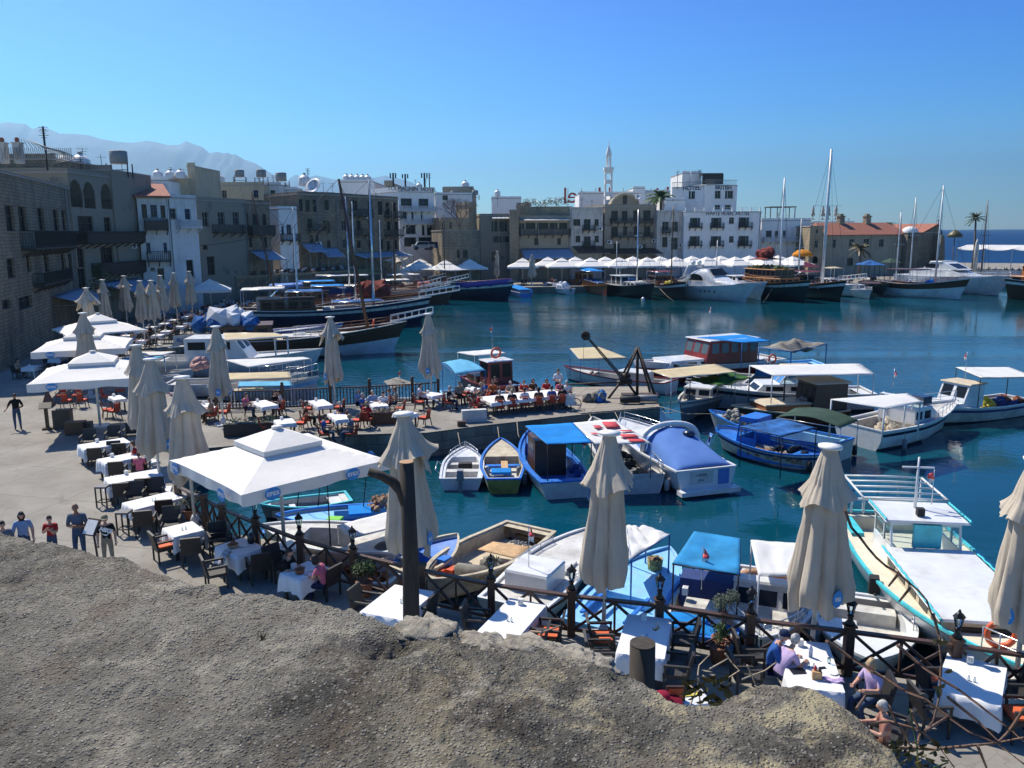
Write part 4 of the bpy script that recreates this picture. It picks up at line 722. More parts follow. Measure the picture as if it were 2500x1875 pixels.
def open_parasol(label,pos,side=5.0,zt=3.75,ze=2.8,rz=0,val=.3,group='open square cream parasols',logos=False,vent=True,m=None,hi=True):
    t=thing('open_parasol',label,'parasol',pos,rz,group);h=side/2;m=m or m_can;mb=MB();N_=16 if hi else 6
    def top(u,v):
        x,y=(u*2-1)*h,(v*2-1)*h;d=max(abs(x),abs(y))/h;e=min(abs(x),abs(y))/h;s_=(.05*math.sin(math.pi*d))if hi else 0
        return(x*(1-.03*(1-e**4)*d),y*(1-.03*(1-e**4)*d),zt-.12-(zt-.12-ze)*d**1.05-s_*(1-e*e)*1.4)
    mb.sheet(top,N_,N_,.02,sm=False);obj('canopy',mb,m,t)
    if val:
        vb=MB();c4=[(-h,-h),(h,-h),(h,h),(-h,h)]
        for q in range(4):
            a,b_=c4[q],c4[(q+1)%4];K_=20 if hi else 4
            for k in range(K_):
                p0,p1=k/K_,(k+1)/K_;f_=lambda p:.97+.03*abs(2*p-1)**4
                X0,Y0=(a[0]+(b_[0]-a[0])*p0)*f_(p0),(a[1]+(b_[1]-a[1])*p0)*f_(p0);X1,Y1=(a[0]+(b_[0]-a[0])*p1)*f_(p1),(a[1]+(b_[1]-a[1])*p1)*f_(p1);w0,w1=1+.012*math.sin(p0*25),1+.012*math.sin(p1*25)
                d0,d1=val*(1+.1*math.sin(p0*17)),val*(1+.1*math.sin(p1*17))
                vb.add([(X0,Y0,ze),(X1,Y1,ze),(X1*w1,Y1*w1,ze-d1),(X0*w0,Y0*w0,ze-d0)],[(0,1,2,3)],0,True)
        obj('valance',vb,m,t)
    if vent:
        vb=MB();hv=h*.40;zv=zt-.12-(zt-.12-ze)*.40+.12;vb.add([(-hv,-hv,zv),(hv,-hv,zv),(hv,hv,zv),(-hv,hv,zv),(0,0,zt+.1),(-hv,-hv,zv-.14),(hv,-hv,zv-.14),(hv,hv,zv-.14),(-hv,hv,zv-.14)],[(0,1,4),(1,2,4),(2,3,4),(3,0,4),(0,5,6,1),(1,6,7,2),(2,7,8,3),(3,8,5,0)])
        vb.lathe([(.16,zt+.07),(.16,zt+.12),(.05,zt+.14)],12);obj('vent_flap',vb,m,t)
    obj('pole',MB().tube([(0,0,0),(0,0,zt-.1)],.06,8),m_polw,t)
    rb=MB();[rb.beam((0,0,zt-.25),(sx*h*.98,sy*h*.98,ze-.03),.035)for sx in(-1,1)for sy in(-1,1)];[rb.beam((0,0,zt-.9),(sx*h*.5,sy*h*.5,(zt+ze)/2-.2),.03)for sx in(-1,1)for sy in(-1,1)];obj('ribs',rb,m_polw,t)
    mb=MB();mb.box((-.4,-.4,0),(.4,.4,.1));obj('base',mb,m_polw,t)
    if logos:
        for(x,y,a)in logos:logo(t,(x*h*1.0,y*h*1.0,ze-val*.5),(R(90),0,a),.36)
    return t
c0=(G(400,1135,2.8)+G(952,1114,2.8))/2
open_parasol('largest open cream parasol, near, with round blue printed logos on its hem',(c0.x,c0.y+.05,0),4.65,3.72,2.8,R(44),.32,logos=[(-.62,-1.0,0),(.45,-1.0,0),(-.95*1.06,.8,R(-90)),(1.06,-.5,R(90)),(-1.06,-.62,R(-90))])
for(x,y,Y),lab in(((68,939,0),'nearest of the three open cream parasols on the left promenade'),((77,861,0),'middle of the three open cream parasols on the left promenade')):
    g=G(x,y,2.75);open_parasol(lab,(g.x+1.45,g.y+3.15,0),5.0,3.72,2.75,R(20),.36,logos=[(-.6,-1.0,0)])
g=(G(123,812,2.75)+G(344,798,2.75))/2;open_parasol('furthest of the three open cream parasols on the left promenade',(g.x,g.y+.3,0),5.2,3.8,2.75,R(38),.1)
g=G(513,706,2.9);open_parasol('lone open cream parasol at the end of the left row beside the closed ones',(g.x,g.y,0),4.9,4.0,2.9,R(18),.3,hi=False)
# far quay parasols: one built, the rest copies
far=open_parasol('far',(0,0,-50),5.6,4.7,3.3,0,.28,'open cream parasols along the far quay',hi=False);ff=True
FPP=[]
for k in range(4):FPP.append(('B2',[900,1380,1820,930][k],[1560,1580,1560,1430][k],[139.5,141,144.5,148][k],'open parasol in the corner cafe, number %s counted from its left'%['one','two','three','four, set further back'][k]))
xs_=[1276,1338,1372,1405,1442,1478,1512,1545,1580,1612,1650,1690,1725,1760,1795,1830,1865,1900,1935];ys_=[626,628,634,630,636,626,634,628,634,628,632,627,632,628,634,628,632,630,634]
def setfar(p,lab,gr,rz_,sc=1):
    global ff
    if ff:far.location=p;far['label']=lab;far.rotation_euler.z=rz_;far['group']=gr;ff=False
    else:dup(far,p,rz_,lab,gr,sc)
for k,(kk,x,y,Y,lab)in enumerate(FPP):
    p=AT(*C(kk,x,y),Y);setfar((p.x,Y,0),lab,'open cream parasols in the corner cafe',.1*k)
for k,x in enumerate(xs_):
    Y=149+(k%2)*5.6;p=AT(x,ys_[k],Y);setfar((p.x,Y,0),'open cream parasol shading the packed cafe in front of the far stone and white houses','open cream parasols along the far quay',.03*k)
for i,(x,y,lab)in enumerate([(C('R',625,255)+('slim closed parasol standing alone before the brown stone house',)),(C('R',1095,340)+('closed parasol by the water between two far open ones',)),(C('B',1265,905)+('wide half closed parasol in the corner behind the gulets',))]):
    Y=[152,146.5,131][i];p=AT(x,y,Y);folded_parasol(lab,(p.x,Y,0),min(max(p.z,4.2),6.0),50+i,[0,0,2.2][i],0,'closed parasols on the far quay',1.5,w_=[.8,1.2,1.6][i])
for i,(k,x,y,Y)in enumerate([('W',1055,655,112),('W',1100,655,112)]):
    p=AT(*C(k,x,y),Y);folded_parasol(['left','right'][i]+' one of two thin white closed parasols by the retaining wall',(p.x,Y,0),4.2,60+i,0,0,'thin closed parasols',1.2,w_=.55)
# ---------------------------------------------------------------- tables
def table_px(pts,label,clabel,group='clothed tables on the near terrace',drop=.42,items='n',legs=True,z=.75,num=None):
    g=[G(x,y,z+.01)for x,y in pts];c=sum(g,Vector())/4;e1=((g[1]-g[0])+(g[2]-g[3]))/2;e2=((g[3]-g[0])+(g[2]-g[1]))/2;a,b_=e1.length,e2.length
    rz=math.atan2(e1.y,e1.x);t=thing('table',label,'table',(c.x,c.y,0),rz,group)
    mb=MB();mb.box((-a/2+.03,-b_/2+.03,z-.04),(a/2-.03,b_/2-.03,z-.005));obj('tabletop',mb,m_dkw,t)
    for sx in(-1,1):
        for sy in(-1,1):mb=MB();mb.box((sx*(a/2-.1)-.035,sy*(b_/2-.1)-.035,0),(sx*(a/2-.1)+.035,sy*(b_/2-.1)+.035,z-.04));obj('leg',mb,m_dkw,t)
    rnd=random.Random(int(pts[0][0]));per=[]
    N_=14
    c4=[(-a/2,-b_/2),(a/2,-b_/2),(a/2,b_/2),(-a/2,b_/2)];mb=MB();v=[];ring=[]
    for q in range(4):
        for k in range(N_):p,r_=c4[q],c4[(q+1)%4];ring.append((p[0]+(r_[0]-p[0])*k/N_,p[1]+(r_[1]-p[1])*k/N_))
    n_=len(ring)
    v+=[(x,y,z+.008)for x,y in ring]
    for lv,fr in((1,.35),(2,1.0)):
        for i,(x,y)in enumerate(ring):
            corner=min(i%N_,N_-i%N_)/N_;w_=math.sin(i*1.25+rnd.random())*.018*lv;out=.015+.05*fr*(1-corner*2)+w_;L_=math.hypot(x,y);dz=drop*fr*(1+.22*(1-2*corner)**3*(fr));v.append((x*(1+out/L_),y*(1+out/L_),z-dz))
    f=[tuple(range(n_))]+[(l*n_+i,(l+1)*n_+i,(l+1)*n_+(i+1)%n_,l*n_+(i+1)%n_)for l in range(2)for i in range(n_)]
    mb.add(v,f,0,False);mb.sm=[False]+[True]*(len(f)-1);o=obj('tablecloth',mb,m_cloth,None,(c.x,c.y,0),rz);tag(o,clabel,'tablecloth','white tablecloths')
    def put_(x,y):p=Matrix.Rotation(rz,3,'Z')@Vector((x,y,0));return(c.x+p.x,c.y+p.y,z+.01)
    if 'n' in items:
        p=put_(-a*.1,b_*.38);nb=thing('napkin_holder','cream napkin box on the '+clabel.replace('white cloth on ',''),'napkin holder',p,rz+.2);mb=MB();mb.box((-.06,-.05,0),(.06,.05,.15));obj('box',mb,m_cap,nb)
        if num:text(nb,num,.09,(0,-.052,.085),(R(90),0,0),m_ink,'number',.001)
    if 's' in items:
        for k in(-1,1):
            mb=MB();mb.lathe([(.02,0),(.025,.05),(.012,.08),(.015,.1),(.004,.105)],10);o=obj('shaker',mb,clearm(),None,put_(k*.05,-b_*.08+.0));tag(o,('left' if k<0 else 'right')+' glass shaker on the '+clabel.replace('white cloth on ',''),'shaker','salt and pepper shakers')
    return t,put_,rz
T={}
TP=[('a','J',[(665,290),(1040,240),(1105,270),(700,345)],'long table furthest up the left promenade row','n'),('b','J',[(840,410),(1120,365),(1180,395),(868,465)],'promenade table where the woman in red sits','n'),('c','J',[(880,570),(1330,500),(1370,550),(925,630)],'long promenade table with one bar stool, mid row','n'),
 ('d','J',[(1045,775),(1440,695),(1540,735),(1125,855)],'promenade table half in blue shade beside two stools','s'),('e','J',[(1370,1000),(1600,945),(1745,1010),(1465,1075)],'table under the big parasol pole with orange armchair','s'),('f','K',[(415,925),(600,860),(795,935),(545,1010)],'table with bread basket and zebra scarf',''),
 ('g','K',[(915,1135),(1120,1030),(1270,1100),(1030,1190)],'shaded table of the dark haired woman in pink','n'),('h','K',[(1515,1430),(1800,1210),(2080,1290),(1840,1500)],'long table behind the forked timber post','s'),('i','L',[(1090,880),(1380,940),(1120,1215),(820,1160)],'long table with half blue shadow by the white boat','ns'),
 ('j','M',[(440,945),(770,985),(690,1290),(300,1240)],'table behind the cut timber stump, mostly shaded','ns'),('k','O',[(610,170),(940,200),(950,520),(570,480)],'table of the grey haired man with book and bottle','ns'),('l','O',[(1660,262),(2038,335),(2120,655),(1655,500)],'empty table at the lower right with number card','ns')]
for key,k,pts,lab,it in TP:T[key]=table_px([C(k,*p)for p in pts],'wooden '+lab,'white cloth on '+lab,items=it,num='72' if key=='l' else('71' if key=='i' else None))
PTS=[('F',[(280,965),(375,958),(390,995),(290,1010)],'pier table half hidden by the left closed parasol'),('F',[(700,945),(820,935),(845,975),(720,1000)],'pier table with the woman in pink at its left'),('F',[(1140,940),(1250,930),(1285,975),(1165,990)],'pier table just left of the pointed closed parasol'),('F',[(1280,1040),(1390,1030),(1435,1080),(1310,1095)],'pier table in front of the pointed closed parasol'),
 ('F',[(860,1085),(1000,1080),(1010,1108),(865,1132)],'pier table nearest above the big open parasol'),('F',[(1570,920),(1690,930),(1720,970),(1600,1000)],'pier table with the pair in patterned shirts'),('F',[(1790,1035),(1910,1015),(1930,1040),(1830,1065)],'small pier table beside the long green planter'),('Gc',[(130,690),(235,672),(272,700),(160,720)],'pier table of the man in white by the railing'),
 ('Gc',[(600,720),(1240,655),(1290,705),(680,775)],'very long banquet table crowded with diners on the pier'),('Gc',[(500,640),(560,632),(580,660),(520,668)],'small pier table beside the green parasol frame')]
for i,(k,pts,lab)in enumerate(PTS):table_px([C(k,*p)for p in pts],'wooden '+lab,'white cloth on '+lab,'clothed tables on the pier',.16,'n')
# ---------------------------------------------------------------- chairs
def wicker():
    t=thing('armchair','x','chair');mb=MB();mb.box((-.28,-.27,.38),(.28,.27,.46));obj('seat',mb,m_wick,t)
    mb=MB();mb.hexa([(-.28,-.27,.46),(.28,-.27,.46),(.28,-.20,.46),(-.28,-.20,.46),(-.27,-.37,.92),(.27,-.37,.92),(.27,-.31,.93),(-.27,-.31,.93)]);obj('backrest',mb,m_wick,t)
    for s_ in(-1,1):mb=MB();mb.beam((s_*.29,-.28,.66),(s_*.29,.26,.66),.06,.05);mb.beam((s_*.29,.23,.38),(s_*.29,.23,.66),.045);obj('armrest',mb,m_wick,t)
    for sx in(-1,1):
        for sy in(-1,1):mb=MB();mb.beam((sx*.26,sy*.24,0),(sx*.26,sy*.24,.38),.045);obj('leg',mb,m_wick,t)
    return t
def rattan():
    t=thing('rattan_chair','x','chair');mb=MB();mb.box((-.24,-.22,.37),(.24,.24,.42));obj('seat_frame',mb,m_rat,t);mb=MB();mb.box((-.225,-.2,.42),(.225,.225,.48));obj('cushion',mb,m_rd,t)
    mb=MB();mb.tube([(-.27,.2,.62),(-.28,-.05,.65),(-.25,-.24,.80),(-.12,-.33,.92),(.12,-.33,.92),(.25,-.24,.80),(.28,-.05,.65),(.27,.2,.62)],.02,6);mb.tube([(-.27,.2,.62),(-.25,.2,.37)],.018,6);mb.tube([(.27,.2,.62),(.25,.2,.37)],.018,6)
    [mb.tube([(x,-.24,.42),(x,-.32,.90)],.012,5)for x in(-.12,0,.12)];obj('back_frame',mb,m_rat,t)
    mb=MB();mb.hexa([(-.16,-.235,.48),(.16,-.235,.48),(.16,-.20,.48),(-.16,-.20,.48),(-.14,-.31,.84),(.14,-.31,.84),(.14,-.28,.85),(-.14,-.28,.85)]);obj('back_cushion',mb,m_rd,t)
    for sx in(-1,1):
        for sy in(-1,1):mb=MB();mb.beam((sx*.26,sy*.26,0),(sx*.22,sy*.2,.37),.035);obj('leg',mb,m_rat,t)
    return t
def stoolp():
    t=thing('bar_stool','x','stool');mb=MB();mb.box((-.2,-.2,.70),(.2,.2,.76));obj('seat',mb,mat('dark_grey_seat',(.10,.10,.11)),t)
    for sx in(-1,1):
        for sy in(-1,1):mb=MB();mb.beam((sx*.18,sy*.18,0),(sx*.18,sy*.18,.70),.04);obj('leg',mb,m_wick,t)
    mb=MB();[mb.beam((-.18,s_*.18,.2),(.18,s_*.18,.2),.03)for s_ in(-1,1)];[mb.beam((s_*.18,-.16,.2),(s_*.18,.16,.2),.03)for s_ in(-1,1)];obj('footrest',mb,m_wick,t);return t
PR={'w':wicker(),'r':rattan(),'s':stoolp()};PR['o']=dup(PR['w']);mb=MB();mb.box((-.24,-.22,.463),(.24,.24,.52));obj('cushion',mb,m_or,PR['o'])
used={}
def chair(kind,pos,face,label,group=None,sc=1):
    """face: compass the sitter looks to, degrees from +X"""
    rz_=R(face-90)
    if kind not in used:p=PR[kind];p.location=pos;p.rotation_euler.z=rz_;p['label']=label;used[kind]=1;
    else:p=dup(PR[kind],pos,rz_,label)
    if group:p['group']=group
    elif 'group' in p:del p['group']
    return p
def cpx(kind,k,x,y,face,label,group='black wicker armchairs',z=.45):
    g=G(*C(k,x,y),z);return chair(kind,(g.x,g.y,0),face,label,group)
for q in[('w','J',815,400,105,'left black armchair with its back to us at the furthest promenade table'),('w','J',1020,360,105,'right black armchair with its back to us at the furthest promenade table'),('w','J',745,262,-75,'left black armchair on the far side of the furthest promenade table'),('w','J',955,232,-75,'right black armchair on the far side of the furthest promenade table'),('w','J',1110,205,-75,'black armchair behind the furthest promenade table by the folded parasol'),
  ('w','J',995,520,105,'left black armchair at the promenade table of the woman in red'),('w','J',1190,490,105,'right black armchair at the promenade table of the woman in red'),('w','J',950,372,-75,'black armchair between the two furthest promenade tables'),
  ('w','J',1040,705,105,'left black armchair at the long mid row table'),('w','J',1225,665,105,'right black armchair at the long mid row table'),('w','J',1140,735,-75,'black armchair behind the half shaded table, left'),('w','J',1310,700,-75,'black armchair behind the half shaded table, right'),
  ('o','J',1225,945,105,'black armchair with orange seat at the half shaded table'),('w','J',1400,850,105,'black armchair at the right end of the half shaded table'),('w','J',1440,960,-75,'black armchair behind the table under the big parasol'),('o','J',1385,1150,40,'black armchair with orange seat left of the table under the parasol'),('w','J',1625,1180,105,'black armchair with its back to us under the big parasol'),('w','J',1840,1130,200,'black armchair right of the table under the big parasol'),
  ('w','K',735,1080,120,'black armchair right front of the bread basket table'),('w','K',400,1120,30,'tall black armchair left of the bread basket table'),('w','K',430,880,-60,'black armchair behind the bread basket table'),('w','K',880,1060,-40,'black armchair between the bread basket table and shaded table'),('w','K',1250,1190,150,'black armchair of the dark haired woman in pink'),
  ('w','K',1990,1420,160,'black armchair right of the long table behind the timber post'),('w','K',1560,1390,-20,'black armchair left of the long table behind the timber post'),('w','L',840,1080,-10,'black armchair left of the long table with blue shadow'),('o','L',1390,1160,170,'orange seated armchair right of the long table with blue shadow, rear'),('o','L',1270,1240,170,'orange seated armchair right of the long table with blue shadow, front'),
  ('o','L',1800,1190,0,'orange seated armchair left of the stump table, rear'),('w','L',1790,1330,0,'black armchair left of the stump table, front'),('w','M',850,1130,170,'black armchair right of the stump table, rear'),('w','M',790,1370,170,'black armchair right of the stump table, front'),
  ('w','M',1360,1240,0,'black armchair left of the book table, rear'),('w','M',1330,1400,0,'black armchair left of the book table, where the grey haired man sits'),('w','O',1190,560,170,'black armchair of the blonde woman'),('w','O',1300,790,140,'black armchair of the seated woman in the red patterned top'),
  ('o','O',1620,480,0,'orange seated armchair left of the lower right table, rear'),('w','O',1580,640,0,'black armchair left of the lower right table, front'),('w','O',2140,490,175,'black armchair right of the lower right table'),('o','O',2190,680,175,'orange seated armchair at the lower right corner of the terrace')]:cpx(*q)
cpx('s','J',865,640,0,'bar stool beside the long mid row table','black bar stools',.76);cpx('s','J',1045,855,0,'bar stool beside the half shaded table','black bar stools',.76)
for q in[('F',660,1000,20,'rattan chair of the woman in pink'),('F',890,1000,160,'rattan chair of the man in white and grey'),('F',470,1025,170,'rattan chair right of the leftmost pier table'),('F',1110,1000,10,'rattan chair left of the table by the pointed parasol'),('F',1355,990,170,'rattan chair right of the pointed parasol'),('F',1240,1110,20,'rattan chair left of the table before the pointed parasol'),('F',1490,1090,160,'rattan chair right of the table before the pointed parasol'),
   ('F',780,1135,30,'rattan chair left of the nearest pier table'),('F',1060,1110,170,'rattan chair right of the nearest pier table'),('F',2010,1070,150,'empty rattan chair on the bare pier edge'),('F',1970,950,0,'rattan chair of the man in white by the railing'),('F',1820,1000,170,'rattan chair with bright red cover by the patterned pair'),('Gc',440,710,20,'rattan chair left of the small table by the green frame'),('Gc',480,680,20,'second rattan chair by the green frame')]:cpx('r',*q[:4],q[4]+' on the pier','rattan chairs with orange cushions')
for i,(x,y,f)in enumerate([(520,1120,-80),(650,1120,-80),(560,1165,100),(690,1160,100),(900,1130,0),(1010,1080,200),(905,1240,30),(960,1250,150)]):cpx('r','E',x,y,f,'red cushioned rattan chair, number %s under the nearest left open parasol'%['one','two','three','four','five','six','seven','eight'][i],'rattan chairs under the left parasol')
table_px([C('E',*p)for p in((930,1130),(1030,1120),(1050,1150),(950,1165))],'wooden table under the nearest left open parasol','white cloth on table under the nearest left open parasol',drop=.16)
# ---------------------------------------------------------------- fences and lamps
FP=[(498,1220),(542,1242),(624,1277),(732,1318),(862,1353),(1030,1392),(1199,1427),(1395,1455),(1610,1478),(1832,1513),(2074,1542),(2335,1576),(2540,1606)]
FG=[G(x,y,1.0)for x,y in FP];FG[0].z=1
fg=[Vector((p.x,p.y,0))for p in FG];ext=fg[0]+(fg[0]-fg[1])*1.6;fg.insert(0,ext)
ft=thing('wooden_fence','dark brown wooden fence with crossed braces along the near quay edge','fence',(0,0,0))
for p in fg:
    mb=MB();mb.box((p.x-.09,p.y-.09,0),(p.x+.09,p.y+.09,1.12));mb.box((p.x-.12,p.y-.12,1.12),(p.x+.12,p.y+.12,1.17));obj('post',mb,m_fen,ft)
for i in range(len(fg)-1):
    a,b_=fg[i],fg[i+1];d=(b_-a).normalized();a2,b2=a+d*.09,b_-d*.09;z_=lambda p,h:(p.x,p.y,h)
    mb=MB();mb.beam(z_(a2,1.0),z_(b2,1.0),.13,.06);obj('top_rail',mb,m_fen,ft);mb=MB();mb.beam(z_(a2,.16),z_(b2,.16),.07,.08);obj('bottom_rail',mb,m_fen,ft)
    mb=MB();m_=(a2+b2)/2;
    for s_,e_ in((a2,m_),(m_,b2)):mb.beam(z_(s_,.2),z_(e_,.96),.045,.06);mb.beam(z_(s_+d.cross(Vector((0,0,1)))*.03,.96),z_(e_+d.cross(Vector((0,0,1)))*.03,.2),.045,.06)
    mb.beam(z_(m_,.2),z_(m_,.97),.05,.05);obj('cross_brace',mb,m_fen,ft)
def lampp():
    t=thing('fence_lamp','x','lamp');mb=MB();mb.lathe([(.09,0),(.10,.04),(.06,.09),(.05,.16),(.075,.2),(.04,.24)],12);obj('lamp_stem',mb,m_lamp,t)
    mb=MB();
    for k in range(6):a=k*math.pi/3;mb.beam((.055*math.cos(a),.055*math.sin(a),.25),(.10*math.cos(a),.10*math.sin(a),.46),.012)
    mb.lathe([(.115,.45),(.125,.47),(.07,.54),(.03,.57),(.03,.59),(.008,.63)],6,sm=False);mb.lathe([(.03,.23),(.06,.25)],6);obj('lantern_frame',mb,m_lamp,t)
    mb=MB();mb.lathe([(.05,.255),(.092,.45)],6,sm=False);obj('lantern_glass',mb,clearm(),t);return t
lp=lampp();LL=['half hidden under the hem of the big open parasol','right of the big parasol pole','just left of the forked timber post','before the beige open boat','before the white boat with a cabin box','at the corner of the pale blue boat','beside the bushy plant','right of the grey haired mans table','before the turquoise trimmed boat']
for i,k in enumerate([3,4,5,7,8,9,10,11,12]):
    lab='black lantern on the fence post '+LL[i]
    if i==0:lp.location=(fg[k].x,fg[k].y,1.17);lp['label']=lab;lp['group']='lanterns on fence posts'
    else:dup(lp,(fg[k].x,fg[k].y,1.17),i,lab,'lanterns on fence posts')
# pier railing
pf=[G(*C('F',x,y),1.0)for x,y in((500,905),(860,880),(1095,875),(1340,905),(1560,880),(1860,825),(1990,850))];pf=[Vector((p.x,p.y,0))for p in pf]
pf=[Vector((-16.0,42.9,0)),Vector((-12.5,43.3,0)),Vector((-10,43.8,0)),Vector((-7.9,44.2,0)),Vector((-5.6,44.75,0)),Vector((-4.2,45.3,0))]
rt=thing('pier_railing','dark timber railing with upright bars along the far side of the pier','fence',(0,0,0))
for p in pf:mb=MB();mb.box((p.x-.08,p.y-.08,0),(p.x+.08,p.y+.08,1.35));mb.ball((p.x,p.y,1.42),.09,n=8,k=5);obj('post',mb,m_fen,rt)
for i in range(len(pf)-1):
    a,b_=pf[i],pf[i+1];mb=MB();mb.beam((a.x,a.y,1.05),(b_.x,b_.y,1.05),.09,.06);mb.beam((a.x,a.y,.12),(b_.x,b_.y,.12),.07,.06);obj('rail',mb,m_fen,rt)
    mb=MB();n_=int((b_-a).length/.17);[mb.beam((*(a.lerp(b_,k/n_))[:2],.1),(*(a.lerp(b_,k/n_))[:2],1.05),.05)for k in range(1,n_)];obj('bars',mb,m_fen,rt)
# timber posts by the castle wall
m_post=woodm('weathered_log',(.062,.052,.043),.8,(5,5,.6),.2);m_cut=mat('cut_wood',(.42,.25,.13),.8)
p=G(992,1128,5.7);tb=thing('timber_post','tall round weathered timber post with one forked arm reaching left','post',(p.x,p.y,0));
mb=MB();mb.tube([(0,0,0),(-.02,0,2),(.02,0,4),(0,0,5.7)],[.16,.15,.135,.12],14);obj('log',mb,m_post,tb);obj('cut_end',MB().lathe([(.118,5.702),(.118,5.71)],14),m_cut,tb)
s_=14/1980;mb=MB();mb.tube([(-.03,0,5.0),(-.10,0,5.2),(-.22,-.02,5.36),(-.40,-.03,5.47),(-.62,-.04,5.56)],[.10,.09,.085,.075,.07],10);obj('branch_arm',mb,m_post,tb)
p=G(1569,1572,5.7);tb=thing('timber_post','thick cut timber post with flat reddish top at the wall edge','post',(p.x,p.y,0));mb=MB();mb.tube([(0,0,0),(.01,0,3),(0,0,5.7)],[.16,.135,.118],16);obj('log',mb,m_post,tb);obj('cut_end',MB().lathe([(.117,5.702),(.117,5.712)],16),m_post,tb)
# ================================================================== BOATS
m_hw=mat('white_gelcoat',(.66,.67,.66),.35,.06,1.6,dirt=(.30,.25,.18),dirtamt=.5,bmp=.03,coat=.3);m_hw2=mat('aged_white_paint',(.55,.54,.50),.5,.15,2,dirt=(.22,.17,.12),dirtamt=.6,bmp=.15)
m_hb=mat('bright_blue_paint',(.02,.16,.55),.4,.15,3,dirt=(.3,.35,.4),dirtamt=.25);m_hlb=mat('pale_blue_paint',(.22,.50,.78),.45,.08,3,dirt=(.45,.48,.45),dirtamt=.4);m_tq=mat('turquoise_paint',(.06,.50,.55),.45,.12,3)
m_navy=mat('navy_hull',(.008,.014,.045),.3,.2,1,coat=.3,bmp=.03);m_blk=mat('black_hull',(.010,.011,.014),.35,.2,1,coat=.2,bmp=.03);m_redh=mat('dark_red_hull',(.22,.025,.02),.4,.2,2);m_anti=mat('antifoul_dark',(.03,.025,.03),.7);m_ydh=mat('yellow_green_hull',(.30,.27,.05),.5,.3,2,dirt=(.08,.09,.04),dirtamt=.6)
m_beig=mat('beige_deck',(.52,.44,.31),.65,.1,3,dirt=(.25,.18,.11),dirtamt=.45);m_old=mat('old_cream_hull',(.48,.42,.30),.7,.15,3,dirt=(.17,.12,.08),dirtamt=.75,bmp=.25);m_ply=woodm('plywood_sheet',(.52,.33,.16),.7,(2,12,2));m_teak=woodm('varnished_teak',(.26,.09,.03),.3);m_dteak=woodm('dark_teak',(.09,.045,.025),.4);m_ora=woodm('orange_varnish',(.48,.20,.05),.35)
m_ss=mat('steel_tube',(.6,.61,.62),.25,.05,metal=.7,bmp=0);m_blp=mat('blue_steel_pole',(.03,.16,.42),.5);m_rope=mat('rope',(.35,.30,.22),.9);m_rub=mat('black_rubber',(.012,.012,.012),.7);m_or2=mat('lifebuoy_orange',(.65,.10,.03),.5);m_grey=mat('grey_plastic',(.20,.21,.22),.6);m_dkb=mat('dark_blue_cloth',(.015,.04,.16),.8)
t_blue=cloth('bright_blue_tarp',(.02,.30,.78),.3,.12);t_sky=cloth('light_blue_tarp',(.18,.55,.78),.35,.08);t_white=cloth('white_awning',(.74,.74,.72),.25,.06);t_cream=cloth('cream_awning',(.66,.56,.36),.25,.1);t_green=cloth('green_tarp',(.05,.16,.03),.2,.3);t_dgreen=cloth('dark_green_awning',(.045,.085,.06),.1,.2);t_ind=cloth('indigo_canvas',(.12,.25,.60),.15,.08);t_ind2=cloth('worn_blue_canvas',(.05,.20,.55),.2,.4);t_grey=cloth('ragged_grey_sailcloth',(.36,.34,.29),.2,.35);t_red=cloth('brick_red_cover',(.30,.06,.045),.1,.3);t_maro=cloth('maroon_cover',(.14,.025,.05),.1,.2)
SPARE=[]
